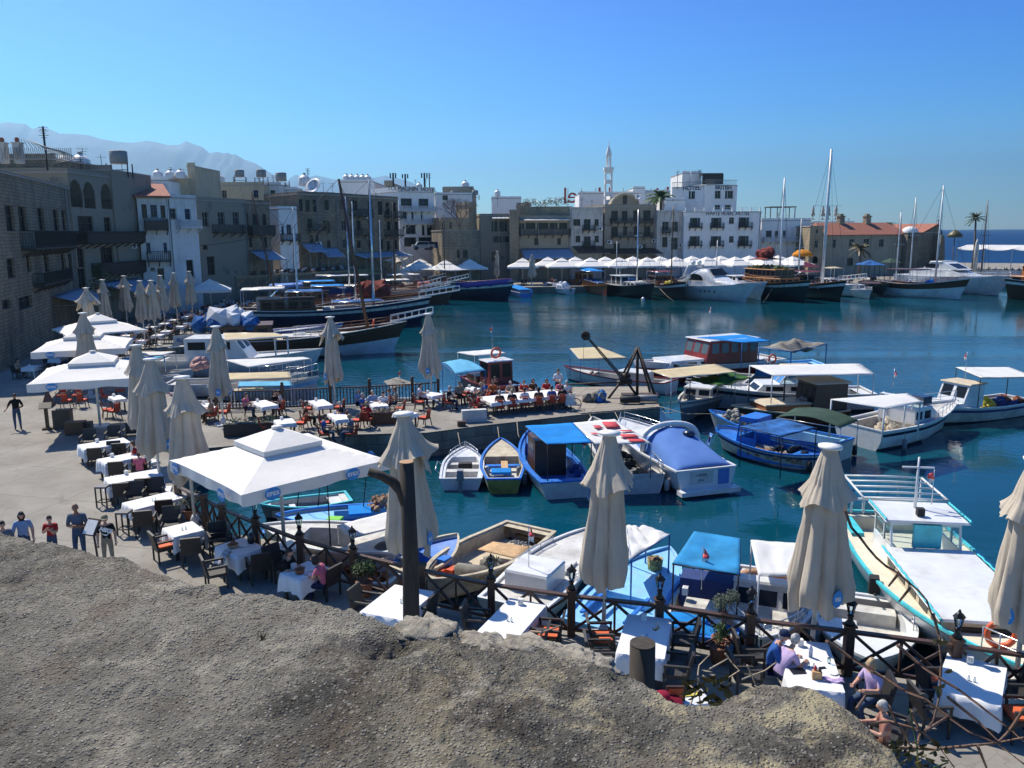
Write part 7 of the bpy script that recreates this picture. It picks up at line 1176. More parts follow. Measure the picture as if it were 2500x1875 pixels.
mb=MB();mb.add([(-1.7,L_*.585,3.75),(1.7,L_*.585,3.75),(1.35,L_*.50,4.72),(-1.35,L_*.50,4.72)],[(0,1,2,3)]);mb.v=[(x,y+.14,z+.12)for x,y,z in mb.v];obj('windscreen',mb,m_gl,b.r);mb=MB();mb.tube([(-1.9,L_*.12,3.6),(-1.7,L_*.18,5.2),(1.7,L_*.18,5.2),(1.9,L_*.12,3.6)],.13,6);mb.ball((.6,L_*.18,5.6),.4);mb.ball((-.7,L_*.18,5.6),.4);obj('radar_arch',mb,m_hw,b.r);b.rail(.6,.99,.6,m_ss,8);mb=MB();mb.sheet(lambda u,v:(-1.7+3.4*v,-.3+L_*.22*u,5.0+.1*math.sin(v*3)),6,6,.05);obj('bimini',mb,m_frame,b.r)
A_,B_=AT(1775,705,137),AT(1858,714,125);b=Boat('motor_yacht','second white yacht bow with a dark eye window, just right of the silver yacht','yacht',0,0,3.8,2.2,.8,.2,0,2.4,m_hw,deck=m_hw,ck=None,A=A_,B=B_);mb=MB();mb.ball((-b.w(.85),b.L*.85,1.7),.45,sx=.2,sy=1.4,sz=.6);obj('eye_window',mb,m_gl,b.r);b.cabin(-1.4,1.4,b.L*.2,b.L*.6,2.3,3.4,m_hw,m_hw,sl=1.2)
A_,B_=AT(1835,716,131),AT(1965,722,121);b=Boat('pirate_boat','black excursion ship with orange varnished upper decks, pale emblem and lettering','tour boat',0,0,5.0,2.4,1.0,.8,0,1.4,m_blk,gun=m_ora,deck=m_teak,ck=None,A=A_,B=B_,full=.85,stripe=m_hw2,drop=.3);L_=b.L
for z0_,z1_,y1_,m in((2.3,3.4,.72,m_ora),(3.4,4.7,.62,m_dteak)):b.cabin(-2.0,2.0,.4,L_*y1_,z0_,z1_,m,m_ora,.2,nw=7,nf=3,band=(.35,.85))
b.rail(.02,.7,.9,m_ora,16,'balustrade');b.heap(0,L_*.3,4.8,1.8,4,.5,mat('ivy_garland',(.10,.14,.03),.8,.5,5),'garland',60,.25,37);b.canopy([(-2,1,6.2),(2,1,6.2),(2,L_*.4,6.2),(-2,L_*.4,6.2)],t_red,-.4,.06,poles=4.7);b.heap(-.4,L_*.22,6.6,1.2,1.4,1.0,t_red,'red_sail_cover',5,1.2,38)
xs=-b.w(.45)-.05;rz_=R(-90);m_pale2=mat('pale_lettering',(.5,.52,.5));text(b.r,'ELITE',.75,(xs-.08,L_*.62,1.55),(R(90),0,rz_),m_pale2,'hull_lettering',.004);text(b.r,'CRUISES',.75,(xs-.08,L_*.62,.8),(R(90),0,rz_),m_pale2,'hull_lettering',.004);text(b.r,'C',2.0,(xs-.1,L_*.32,1.2),(R(90),0,rz_),m_pale2,'hull_emblem',.004,bold=.05)
A_,B_=AT(1935,712,134),AT(2052,728,121);b=gulet('black gulet with a thick tall white mast beside the lettered black ship',A_,B_,4.8,m_blk,m_ora,fb=2.0,sp=5,masts=(),house=(.08,.3));p=b.Lc(2020,683,2.2);b.mast(b.L*.62,22.5,.26,m_hw,0,((.60,5.0),),True,1.8,top=(0,b.L*.62+.3));b.canopy([(-1.8,1,4.2),(1.8,1,4.2),(1.8,7,4.2),(-1.8,7,4.2)],t_maro,-.1,.05,poles=2);b.cabin(-1.7,1.7,b.L*.4,b.L*.75,1.8,2.4,m_hw,m_hw)
far_black=b
A_=AT(1905,700,140);b=Boat('sailing_yacht','sailing yacht with a tall slim white mast hidden behind the black ship','sailing boat',0,0,3.4,1.2,.4,0,0,1,m_hw,deck=m_hw,ck=None,A=AT(1880,700,141),B=AT(1925,700,131));b.mast(b.L*.5,19.0,.2,m_hw,spr=((.5,2.4),));b.canopy([(-1.2,.5,2.6),(1.2,.5,2.6),(1.2,3,2.6),(-1.2,3,2.6)],t_maro,-.1,.05,poles=1.2)
A_,B_=AT(2010,700,139),AT(2085,712,130);b=Boat('motor_yacht','white flybridge cruiser with cream top behind the black gulet bow','yacht',0,0,3.8,1.5,.6,0,0,1.2,m_hw,deck=m_hw,ck=None,A=A_,B=B_);b.cabin(-1.4,1.4,b.L*.15,b.L*.6,1.5,2.6,m_hw,m_hw,sl=1.2);b.canopy([(-1.3,1,4.4),(1.3,1,4.4),(1.2,4,4.4),(-1.2,4,4.4)],t_cream,-.2,.06,poles=2.6,pm=m_hw)
A_,B_=AT(2060,700,136),AT(2122,722,126);b=Boat('motorboat','white motorboat bow nosing out under the black gulet bowsprit','boat',0,0,2.8,1.1,.5,0,0,1.2,m_hw,deck=m_hw,ck=None,A=A_,B=B_);b.cabin(-1,1,b.L*.3,b.L*.65,1.1,1.9,m_hw,m_hw,sl=.8);b.rail(.6,.99,.4)
A_,B_=AT(2112,700,140),AT(2150,722,129);b=Boat('barge','low matt black round sterned hull between white boats on the far quay','boat',0,0,4.2,1.9,.3,.2,1,.3,m_blk,deck=m_dteak,gun=m_blk,ck=None,A=A_,B=B_)
A_,B_=AT(2165,706,134),AT(2345,722,124);b=gulet('brown and white gulet pointing right with roofed deck',A_,B_,4.8,m_hw,m_hw2,stripe=m_dteak,band=2,fb=1.9,sp=5,masts=(),house=None,deck=m_teak);L_=b.L;b.mast(L_*.66,17.2,.17,m_hw,spr=((.72,2.4),));b.canopy([(-2.1,.8,4.4),(2.1,.8,4.4),(2.1,L_*.5,4.4),(-2.1,L_*.5,4.4)],m_dteak,0,.12,poles=1.9,pm=m_dteak,wob=0,name='wooden_roof');b.heap(0,L_*.6,2.2,.5,.5,.4,t_blue,'blue_cover',4,.5,41)
A_,B_=G(2292,716,WZ),G(2208,712,WZ);b=Boat('rowing_boat','little white double ended rowing boat before the brown and white gulet','boat',0,0,2.0,.55,.35,.35,1,.3,m_hw,gun=m_hw,deck=m_hw2,floorm=m_grey,ck=(.15,.85),sw=.1,A=A_,B=B_);b.heap(0,b.L*.4,.5,.4,.8,.6,m_rub,'gear_pile',10,.2,42)
A_,B_=AT(2205,690,147),AT(2440,706,131);b=Boat('motor_yacht','largest white motor yacht, raked bow pointing right at the end of the far quay','yacht',0,0,5.6,2.6,.7,.2,0,3.4,m_hw,bot=m_navy,deck=m_hw,ck=None,A=A_,B=B_,full=.94,drop=.02);L_=b.L
b.cabin(-2.1,2.1,L_*.15,L_*.82,2.7,3.9,m_hw,None,sl=4.5,slb=.5,nw=1,nf=1,band=(.75,.76));b.cabin(-1.8,1.8,L_*.28,L_*.66,3.9,5.2,m_hw,m_hw,.1,sl=3.2,slb=1.5,nw=1,nf=1,band=(.15,.75));b.box((-2.3,L_*.05,2.7),(-2.0,L_*.2,3.1),t_ind2,'blue_cover');b.rail(.5,.99,.6,m_ss,8)
for(A_,B_,h,lab,m)in[(AT(2175,690,142),AT(2195,706,132),13.4,'small sloop with a short white mast left of the brown and white gulet',m_hw),(AT(2212,690,143),AT(2225,700,133),15.8,'sloop with a slim white mast and blue covers behind the gulet',m_hw),(AT(2385,680,150),AT(2400,690,141),15.5,'yacht with dark furled gaff mast right of the big white yacht',m_dteak),(AT(1745,690,143),AT(1750,700,137),9,'small white boat squeezed behind the silver yacht',m_hw),(AT(1945,690,145),AT(1950,700,137),12.5,'slim yacht whose mast rises by the ochre tower',m_hw)]:
    b=Boat('sailing_yacht',lab,'sailing boat',0,0,3,1.1,.4,0,0,1,m_hw,deck=m_hw,ck=None,A=A_,B=B_);b.mast(b.L*.55,h,.12,m,spr=((.6,1.8),));b.heap(0,b.L*.3,1.7,.4,1.3,.3,t_ind2,'blue_sail_cover',6,.35,44)
A_,B_=AT(2640,690,128),AT(2462,700,124);b=Boat('pirate_boat','orange varnished wooden ship with balustrades cut by the right edge of the picture','tour boat',0,0,5,2.0,1.2,.8,0,1.2,m_dteak,gun=m_hw,deck=m_teak,ck=None,A=A_,B=B_,stripe=m_hw);b.cabin(-2,2,1,b.L*.82,2.0,3.4,m_ora,m_ora,.2,nw=7,nf=2);b.rail(.05,.9,1.0,m_ora,14,'balustrade');b.cabin(-1.8,1.8,1,b.L*.7,3.5,5.0,m_ora,m_ora,.2,nw=6,nf=2);b.heap(0,b.L*.5,5.2,1.5,3,.4,mat('ivy_garland',(.10,.14,.03)),'garland',30,.25,45)
# mooring lines over the far water
for i,(k,x0,y0,x1,y1,z0,lab)in enumerate([('C',2000,1110,2212,1280,1.9,'left of two long mooring lines dropping from the silver yacht bow'),('D',60,900,200,1070,2.2,'right of two long mooring lines dropping from the white yachts'),('C',930,1200,975,1260,1.5,'short mooring line at the bow of the brown wooden boat'),('C',1420,1190,1540,1300,1.5,'mooring line slanting from the motor sailer'),('Y3',30,330,185,455,1.9,'mooring line slanting from the lettered black ship'),('Y3',870,270,975,375,1.9,'mooring line by the low black hull'),('F',2150,200,2090,300,2.5,'mooring line under the ladder bowsprit of the navy gulet')]):
    a=G(*C(k,x0,y0),WZ+z0);c=G(*C(k,x1,y1),WZ);a=Vector((a.x,c.y+3,WZ+z0))if i in(0,1)else a;mb=MB();mb.tube([a,a.lerp(c,.5)-Vector((0,0,.15)),c],.03,4);tag(obj('mooring_line',mb,m_rope),lab,'rope','mooring lines')
mb=MB();mb.ball((0,0,.1),.3,sz=1.3);p=G(*C('Y1',808,310),WZ);tag(obj('mooring_buoy',mb,m_hw,None,p),'small white buoy floating below the motor sailer','buoy')

for i,(x0,y0,z0,x1,y1,z1)in enumerate([(1130,1100,.6,1118,1056,1.2),(1223,1080,.7,1215,1042,1.2),(1268,1068,1.0,1262,1030,1.2),(1455,1035,.9,1440,1012,1.2),(1528,1034,1.2,1500,1004,1.2),(1690,960,1.2,1600,985,1.2),(1655,1005,1.2,1598,992,1.2),(1752,1010,1.2,1602,990,1.2),(2060,1270,.9,2010,1420,.5)]):
    a,c=G(x0,y0,WZ+z0),G(x1,y1,WZ+z1);mb=MB();mb.tube([a,a.lerp(c,.5)-Vector((0,0,.25)),c],.018,4);tag(obj('mooring_line',mb,m_rope),'slack rope tying up the '+['small white motorboat','blue rimmed skiff','boat with vivid blue tarp','boat with red printed tarp','indigo covered cruiser','long awning motorboat','grey green boat','green awning fishing boat','turquoise trimmed boat'][i],'rope','ropes in the near basin')
# ================================================================== PEOPLE
m_skin=mat('skin',(.50,.28,.19),.55,.06,6,bmp=.02);m_skd=mat('tanned_skin',(.26,.13,.08),.55,.06,6,bmp=.02)
def cl(n_,c):return mat('cloth_'+n_,c,.85,.12,6,bmp=.25,spec=.2)
K_=dict(black=(.012,.012,.014),white=(.66,.66,.66),grey=(.22,.24,.27),blue=(.03,.10,.32),lblue=(.22,.33,.52),navy=(.015,.025,.07),red=(.42,.025,.025),pink=(.55,.13,.20),lilac=(.50,.38,.58),khaki=(.30,.25,.17),brown=(.10,.05,.03),orange=(.60,.14,.03),green=(.05,.13,.06),jean=(.05,.08,.14),slate=(.10,.13,.18),print=(.36,.16,.12))
def person(name_label,pos,face,pose='stand',H=1.72,top='grey',legs='jean',hair='dark',skin=None,shorts=False,long=False,arms=None,cat='person',group=None,longhair=False,lean=0.,look=0.,cap=None):
    s_=H/1.72;sit=pose=='sit';t=thing('person',name_label,cat,pos,R(face-90),group)
    J={}
    if sit:J=dict(pe=(0,0,.52),sp=(0,-.03+lean*.1,.72),ch=(0,lean*.3,.93),nk=(0,.02+lean*.5,1.07),hd=(0,.05+lean*.62,1.15),hl=(.09,.03,.5),kl=(.11,.44,.50),al=(.11,.43,.10),tl=(.12,.58,.05),hr=(-.09,.03,.5),kr=(-.11,.42,.50),ar=(-.12,.36,.10),tr=(-.12,.51,.05),sl=(.18,.0+lean*.4,1.0),el=(.25,.10+lean*.4,.77),wl=(.15,.34+lean*.3,.79),sr=(-.18,.0+lean*.4,1.0),er=(-.25,.08+lean*.4,.77),wr=(-.13,.33+lean*.3,.79))
    else:J=dict(pe=(0,0,.95),sp=(0,-.01,1.15),ch=(0,0,1.34),nk=(0,.0,1.47),hd=(0,.03,1.55),hl=(.09,0,.9),kl=(.11,.03,.5),al=(.11,-.03,.09),tl=(.13,.14,.04),hr=(-.09,0,.9),kr=(-.11,.05,.5),ar=(-.12,.06,.09),tr=(-.14,.22,.04),sl=(.185,0,1.40),el=(.25,-.04,1.13),wl=(.25,.08,.90),sr=(-.185,0,1.40),er=(-.25,-.04,1.13),wr=(-.25,.08,.90))
    if arms:J.update(arms)
    J={k:Vector(v)*s_ for k,v in J.items()}
    for k in 'lr':
        d=(J['w'+k]-J['e'+k]).normalized();J['p'+k]=J['w'+k]+d*.075*s_
    rad=dict(pe=(.145,.105),sp=(.145,.105),ch=(.185,.115),nk=(.055,.055),hd=(.05,.05),hl=(.098,.098),kl=(.068,.068),al=(.04,.045),tl=(.035,.028),sl=(.078,.075),el=(.052,.052),wl=(.034,.034),pl=(.036,.02))
    for k in list(rad):
        if k[1]=='l' and k[0]in 'hkatsewp':rad[k[0]+'r']=rad[k]
    E_=[('pe','sp'),('sp','ch'),('ch','nk'),('nk','hd')]+[(a+k,b2+k)for k in 'lr' for a,b2 in(('h','k'),('k','a'),('a','t'),('s','e'),('e','w'),('w','p'))]+[('pe','hl'),('pe','hr'),('ch','sl'),('ch','sr')]
    ks=list(J);me=bpy.data.meshes.new('b');me.from_pydata([J[k]for k in ks],[(ks.index(a),ks.index(b2))for a,b2 in E_],[]);o=bpy.data.objects.new('b',me);COL.objects.link(o)
    sk=o.modifiers.new('s','SKIN');
    for i,k in enumerate(ks):r_=rad.get(k,(.04,.04));me.skin_vertices[0].data[i].radius=(r_[0]*s_,r_[1]*s_);me.skin_vertices[0].data[i].use_root=(k=='pe')
    sb=o.modifiers.new('u','SUBSURF');sb.levels=sb.render_levels=1
    dg=bpy.context.evaluated_depsgraph_get();ev=o.evaluated_get(dg);m2=bpy.data.meshes.new_from_object(ev);mb=MB();mb.v=[tuple(v.co)for v in m2.vertices];segs=[(J[a],J[b2],a,b2)for a,b2 in E_]
    for p in m2.polygons:
        c=p.center;best,bi=9,None
        for a,b2,ka,kb in segs:
            d=b2-a;q=max(0,min(1,(c-a).dot(d)/d.length_squared));D_2=(c-a-d*q).length
            if D_2<best:best,bi=D_2,(ka,kb,q)
        ka,kb,q=bi;m_=0
        if ka in('pe','sp')and kb in('sp','ch'):m_=1 if(ka=='sp' or q>.25)else 2
        elif kb=='nk':m_=1 if q<.75 else 0
        elif kb in('sl','sr'):m_=1
        elif ka[0]=='s' and ka[1]in 'lr':m_=1 if(long or q<.65)else 0
        elif ka[0]=='e':m_=1 if long else 0
        elif ka=='pe' and kb[0]=='h':m_=2
        elif ka[0]=='h' and ka[1]in 'lr':m_=2
        elif ka[0]=='k':m_=0 if shorts else 2
        elif ka[0]=='a':m_=3
        mb.f.append(tuple(p.vertices));mb.m.append(m_);mb.sm.append(True)
    bpy.data.objects.remove(o);bpy.data.meshes.remove(m2)
    # head with face
    hc=J['hd']+Vector((0,.015,.095))*s_;N_,M_=16,12;v=[];rz=Matrix.Rotation(look,3,'Z')
    for i in range(1,M_):
        th=math.pi*i/M_
        for j in range(N_):
            a=2*math.pi*j/N_;x,y,z=math.sin(th)*math.cos(a),math.sin(th)*math.sin(a),math.cos(th);fx=max(0,y)
            w_=.078*(1-.28*max(0,-z)**1.5);dpt=.098*(1-.12*max(0,-z));p=Vector((x*w_,y*dpt,z*.118));
            nose=math.exp(-((x/.2)**2+((z+.12)/.22)**2))*fx;p.y+=.028*nose;p.y-=.012*math.exp(-(((abs(x)-.38)/.18)**2+((z-.08)/.13)**2))*fx;p.y+=.008*math.exp(-((x/.3)**2+((z+.5)/.08)**2))*fx
            v.append(hc+rz@(p*s_))
    o0=len(v);v+=[hc+Vector((0,0,.118))*s_,hc-Vector((0,0,.118))*s_]
    f=[(i*N_+j,(i+1)*N_+j,(i+1)*N_+(j+1)%N_,i*N_+(j+1)%N_)for i in range(M_-2)for j in range(N_)]+[(o0,j,(j+1)%N_)for j in range(N_)]+[(o0+1,(M_-2)*N_+(j+1)%N_,(M_-2)*N_+j)for j in range(N_)]
    mb.add(v,f,0,True)
    for sx in(-1,1):e=hc+rz@(Vector((sx*.08,-.005,-.005))*s_);mb.ball(e,.024*s_,0,6,4,sx=.45,sz=1.2)
    for k,sg in(('l',1),('r',-1)):     # five fingers on each palm
        d=(J['p'+k]-J['w'+k]).normalized();sd_=d.cross(Vector((0,0,1)));sd_=sd_.normalized()if sd_.length>.1 else Vector((0,1,0));b0=J['p'+k]
        for q,ln in((-.026,.06),(-.009,.075),(.009,.07),(.026,.055)):a=b0+sd_*q*s_;mb.tube([a,a+d*ln*.55*s_,a+d*ln*s_-Vector((0,0,.018))*s_],[.010*s_,.009*s_,.007*s_],6)
        a=J['w'+k]+d*.03*s_+sd_*sg*.02*s_;mb.tube([a,a+(d*.5+sd_*sg*.8)*.035*s_,a+(d*.9+sd_*sg*.5)*.06*s_],[.012*s_,.011*s_,.008*s_],6)
    obj('body',mb,[skin or m_skin,cl(top,K_[top]),cl(legs,K_[legs]),cl('black',K_['black'])],t)
    if hair!='bald':
        hm={'dark':(.018,.012,.009),'grey':(.42,.41,.39),'blond':(.42,.31,.17),'brown':(.08,.045,.025)}[hair];hb=MB();v=[];A_=18;B_=9;
        for i in range(B_+1):
            for j in range(A_):
                a=2*math.pi*j/A_;back=max(0,-math.sin(a));lim=(.42 if math.sin(a)>.25 else .62+.2*back)if not longhair else(.42 if math.sin(a)>.35 else .95);th=math.pi*lim*i/B_;x,y,z=math.sin(th)*math.cos(a),math.sin(th)*math.sin(a),math.cos(th);k2=1.0+(.22 if longhair and z<0 else .0)
                v.append(hc+rz@(Vector((x*.088*k2,y*.108*k2-.006,z*.128-(.05*(-z)if longhair and z<0 else 0)))*s_)+Vector((MN.noise(Vector((x*9,y*9,z*9)))*.008,)*3))
        hb.add(v,[(i*A_+j,(i+1)*A_+j,(i+1)*A_+(j+1)%A_,i*A_+(j+1)%A_)for i in range(B_)for j in range(A_)],0,True);obj('hair',hb,mat('hair_'+hair,hm,.6,.3,20,bmp=.6,fine=60),t)
    if cap:
        cb=MB();cb.lathe([(.10*s_,.02),(.103*s_,.05),(.085*s_,.11),(.03*s_,.135),(.005,.137)],16,tuple(hc));d=rz@Vector((0,.1,0))*s_;cb.cbox(hc+d+Vector((0,.02,.03)),(.14*s_,.13*s_,.015),look);obj('cap',cb,cl(cap,K_[cap]),t)
    return t
def at_head(k,x,y,hz):g=G(*C(k,x,y),hz);return(g.x,g.y,0)
fold=dict(el=(.25,.02,1.12),wl=(.05,.20,1.18),er=(-.25,.02,1.12),wr=(-.03,.22,1.16))
person('woman with dark hair and grey blue top walking past the wall at far left',at_head('J',175,868,1.62),-60,'stand',1.62,'lblue','jean',longhair=True,arms=dict(el=(.28,.08,1.08),wl=(.26,.30,1.02)))
person('child in a red tee with hands at the chest, between woman and bald man',at_head('J',415,900,1.42),-80,'stand',1.42,'red','jean',arms=dict(el=(.22,.10,1.15),wl=(.05,.20,1.32),er=(-.22,.1,1.15),wr=(-.03,.2,1.28)))
person('bald man in slate shirt holding something with both hands, walking',at_head('J',635,800,1.8),-80,'stand',1.8,'slate','jean','bald',m_skd,arms=fold)
p5=person('boy in black tee with large white print and olive cap, rightmost walker',at_head('J',880,900,1.55),-65,'stand',1.55,'black','khaki','brown',None,cap='khaki')
txt=text(p5,'NIKE',.15,(0,.112,1.17),(R(90),R(25),R(180)),m_lw,'shirt_print',.002,bold=.012,shear=.2)
mb=MB();mb.add([(-.13,.118,1.12),(-.05,.125,1.02),(.02,.125,1.0),(.14,.112,1.13),(.03,.125,1.05),(-.04,.125,1.06)],[(0,1,5),(1,2,4,5),(2,3,4)]);mb.v=[(-x,y,z)for x,y,z in mb.v];obj('shirt_swoosh',mb,m_lw,p5)
person('figure cropped by the left edge, only a dark haired head above the wall',at_head('J',15,945,1.55),-70,'stand',1.55,'slate','jean')
g=G(45,1048);person('dark clothed waiter standing alone on the sunlit promenade with arms out',(g.x,g.y,0),-60,'stand',1.76,'black','jean','dark',m_skd,arms=dict(el=(.34,.02,1.14),wl=(.42,.22,1.05),er=(-.30,.05,1.12),wr=(-.12,.22,1.08)))
person('woman in a red top seated at the far end of the promenade table',at_head('J',1130,265,1.28),195,'sit',1.62,'red','jean','brown');person('person in dark pink seated with back to us beside the woman in red',at_head('J',1165,350,1.25),110,'sit',1.55,'pink','jean','brown')
person('dark haired woman in pink seated in the big parasol shade',at_head('K',1225,1000,1.28),170,'sit',1.62,'pink','navy','dark',longhair=True,lean=.3);person('person in black seated behind the fence post in the parasol shade',at_head('K',950,950,1.28),-10,'sit',1.65,'black','black','dark')
person('grey haired man in pale lilac shirt bent over a book',at_head('O',575,195,1.22),20,'sit',1.72,'lilac','navy','grey',lean=.45);person('man in blue shirt and blue cap seated beyond the grey haired man',at_head('O',505,130,1.25),-25,'sit',1.74,'blue','navy','grey',cap='navy',lean=.3,long=True)
person('blonde woman in a lilac top seated with folded hands',at_head('O',1200,305,1.27),205,'sit',1.66,'lilac','jean','blond',longhair=True,look=R(20));person('grey haired woman in a red patterned top at the lower right',at_head('O',1285,590,1.25),165,'sit',1.6,'print','brown','grey')
for q in[('F',625,888,-10,'pink','woman in pink at the left pier table','brown'),('F',895,870,200,'white','man in a white and grey shirt by the pier railing','dark'),('F',850,872,-30,'black','dark clothed person standing close to the pier railing','dark'),('F',1490,855,-20,'lblue','woman in light blue left of the crowded pier table','grey'),('F',1525,890,-10,'blue','person in deep blue left of the crowded pier table','grey'),('F',1745,858,190,'print','person in patterned shirt right of the crowded pier table, front','brown'),('F',1790,850,190,'khaki','person in patterned shirt right of the crowded pier table, rear','brown'),('F',1970,815,0,'white','man in white shirt and dark trousers by the railing','dark')]:
    person(q[5],at_head(q[0],q[1],q[2],1.27),q[3],'sit',1.68,q[4],'navy' if q[4]!='pink' else 'jean',q[6])
m_dc=[wicker,rattan]
BT=[('Gc',700,590,-85,'orange','brown'),('Gc',850,598,-85,'khaki','grey'),('Gc',965,590,-85,'red','brown'),('Gc',1040,578,-85,'brown','dark'),('Gc',1155,578,-85,'red','dark'),('Gc',1270,585,-85,'pink','grey'),('Gc',1330,595,-120,'white','grey'),('Gc',760,678,95,'brown','grey'),('Gc',865,668,95,'black','blond'),('Gc',970,655,95,'white','brown'),('Gc',1090,652,95,'brown','dark'),('Gc',1200,640,95,'blue','brown'),('Gc',1290,635,95,'black','dark'),('Gc',545,655,-5,'brown','grey'),('Gc',580,690,0,'red','brown'),('Gc',720,560,-85,'brown','dark')]
LB=['first','second','third','fourth','fifth','sixth','seventh']
for i,q in enumerate(BT):
    row='far side' if i<7 else('near side' if i<13 else 'left end');lab='diner in %s, %s on the %s of the long pier table'%(dict(orange='orange',khaki='khaki',red='red',brown='brown',pink='pink',white='white',black='black',blue='blue')[q[4]],LB[i%7 if i<7 else(i-7)%7],row)
    ps=at_head(q[0],q[1],q[2],1.25);person(lab,ps,q[3],'sit',1.68,q[4],'navy',q[5],group='diners at the long pier table',longhair=i in(3,4,10))
    chair('r',(ps[0]-.0,ps[1],0),q[3],'brown rattan chair under the '+lab.replace(' of the long pier table',''),'rattan chairs at the long pier table')
person('waiter in white shirt and dark trousers standing behind the long pier table',at_head('Gc',1253,490,1.78),-90,'stand',1.78,'white','black','dark',arms=fold)
bx_=G(*C('D2',870,1225),1.6);P0=AT(*C('D2',870,1225),far_black.o.y-6);person('figure in a blue top and dark trousers standing on the black gulet deck',(P0.x,P0.y,WZ+2.3),180,'stand',1.75,'blue','navy','brown')
# small crowd figures
fp=[]
for i,(tp_,lg)in enumerate([('white','jean'),('black','navy'),('blue','jean'),('red','black'),('khaki','brown'),('lblue','navy'),('brown','black'),('slate','jean')]):q=person('x',(0,0,-60),0,'sit',1.68,tp_,lg,['dark','grey','brown','blond'][i%4]);fp.append(q)
fused=set()
CN=['white','black','blue','red','khaki','light blue','brown','slate']
def small(i,pos,face,where):
    lab='small seated guest in %s %s'%(CN[i],where);q=fp[i]
    if i not in fused:fused.add(i);q.location=pos;q.rotation_euler.z=R(face-90);q['label']=lab;q['group']='seated guests '+where
    else:dup(q,pos,R(face-90),lab,'seated guests '+where)
mb=MB();mb.box((-.26,-.25,.4),(.26,.25,.46));mb.hexa([(-.26,-.27,.46),(.26,-.27,.46),(.26,-.22,.46),(-.26,-.22,.46),(-.26,-.36,.92),(.26,-.36,.92),(.26,-.31,.92),(-.26,-.31,.92)]);[mb.beam((sx*.24,sy*.22,0),(sx*.24,sy*.22,.4),.04)for sx in(-1,1)for sy in(-1,1)];[mb.beam((sx*.27,-.25,.65),(sx*.27,.22,.65),.05)for sx in(-1,1)]
fch=tag(obj('cafe_chair',mb,m_wick,None,(0,0,-60)),'x','chair');fcu=[0]
mb=MB();mb.box((-.5,-.42,.7),(.5,.42,.76));mb.hexa([(-.53,-.45,.5),(.53,-.45,.5),(.53,.45,.5),(-.53,.45,.5),(-.5,-.42,.7),(.5,-.42,.7),(.5,.42,.7),(-.5,.42,.7)]);[mb.beam((sx*.42,sy*.34,0),(sx*.42,sy*.34,.5),.05)for sx in(-1,1)for sy in(-1,1)];mb.cbox((0,.1,.83),(.1,.08,.14))
ftb=tag(obj('cafe_table',mb,m_cloth,None,(0,0,-60)),'x','table');ftu=[0]
def place1(src,flag,pos,rz,lab,gr):
    if not flag[0]:flag[0]=1;src.location=pos;src.rotation_euler.z=rz;src['label']=lab;src['group']=gr;return
    c=src.copy();COL.objects.link(c);c.location=pos;c.rotation_euler.z=rz;c['label']=lab;c['group']=gr
rnd=random.Random(5)
def cafe(x,y,z,rz,where,occ=.6):
    place1(ftb,ftu,(x,y,z),rz,'white clothed cafe table '+where,'cafe tables '+where)
    for dx,dy,f in((-.25,.72,-90),(.25,.72,-90),(-.25,-.72,90),(.25,-.72,90)):
        if rnd.random()<.12:continue
        p=Matrix.Rotation(rz,3,'Z')@Vector((dx*1.1,dy+rnd.uniform(-.06,.12),0));fc=f+math.degrees(rz)+rnd.uniform(-8,8);place1(fch,fcu,(x+p.x,y+p.y,z),R(fc-90),'dark cafe chair '+where,'cafe chairs '+where)
        if rnd.random()<occ:small(rnd.randrange(8),(x+p.x,y+p.y,z),fc,where)
for r_ in range(17):
    y=54+r_*3.3;xe=-28.0-(y-54)*.085
    for c_ in range(2 if y<75 else 2):cafe(xe-1.8-c_*2.5+rnd.uniform(-.2,.2),y+rnd.uniform(-.3,.3),0,R(95),'on the shaded west quay',.55)
for k in range(17):x=-3+k*5.3;cafe(x,145.6+(k%2)*2.2+max(0,(x-50)*.1),0,R(rnd.uniform(-8,8)),'under the far quay parasols',.8)
for k in range(6):cafe(-19+k*2.9,138.8+k*.7,0,R(20),'in the corner cafe',.8)
for k in range(11):
    p=FRW.o+FRW.d*(2+k*(FRW.L-3)/11);cafe(p.x-FRW.n.x*-1.2,p.y+1.0,3.4,FRW.rz,'on the raised street behind the gulets',.3)
# ================================================================== CRANE, DECK, CLUTTER
mb=MB();mb.prism([(3.6,41.5),(8.0,42.95),(8.38,48.85),(3.7,48.8),(2.6,44)],.0,.06);m_plk,n,bb=new_mat('deck_planks');cc=coords(n,None,(0,0,R(16)));br=nd(n,'ShaderNodeTexBrick',Scale=1);br.inputs['Brick Width'].default_value=3.0;br.inputs['Row Height'].default_value=.2;br.inputs['Mortar Size'].default_value=.02;br.inputs['Color1'].default_value=(.34,.30,.24,1);br.inputs['Color2'].default_value=(.22,.19,.15,1);br.inputs['Mortar'].default_value=(.03,.03,.025,1);n.links.new(cc,br.inputs['Vector']);n.links.new(br.outputs[0],bb.inputs['Base Color']);bb.inputs['Roughness'].default_value=.85
struct('timber_deck',mb,m_plk)
m_rust=mat('rusty_black_iron',(.035,.022,.016),.7,.5,6,dirt=(.16,.06,.025),dirtamt=.6,bmp=.4)
B0=G(1557,970);cr=thing('harbour_crane','rusty hand crane with a lattice jib and wheel at its tip on the pier end','crane',(B0.x,B0.y,.06));q_=lambda u,v,y=0:((u-1925)*.0068,y,(725-v)*.0068)
mb=MB();a,c=Vector(q_(1800,575)),Vector(q_(1490,215))
for dz,dy in((.13,-.1),(.13,.1),(-.13,-.1),(-.13,.1)):mb.beam(a+Vector((0,dy,dz)),c+Vector((0,dy*.5,dz*.4)),.05)
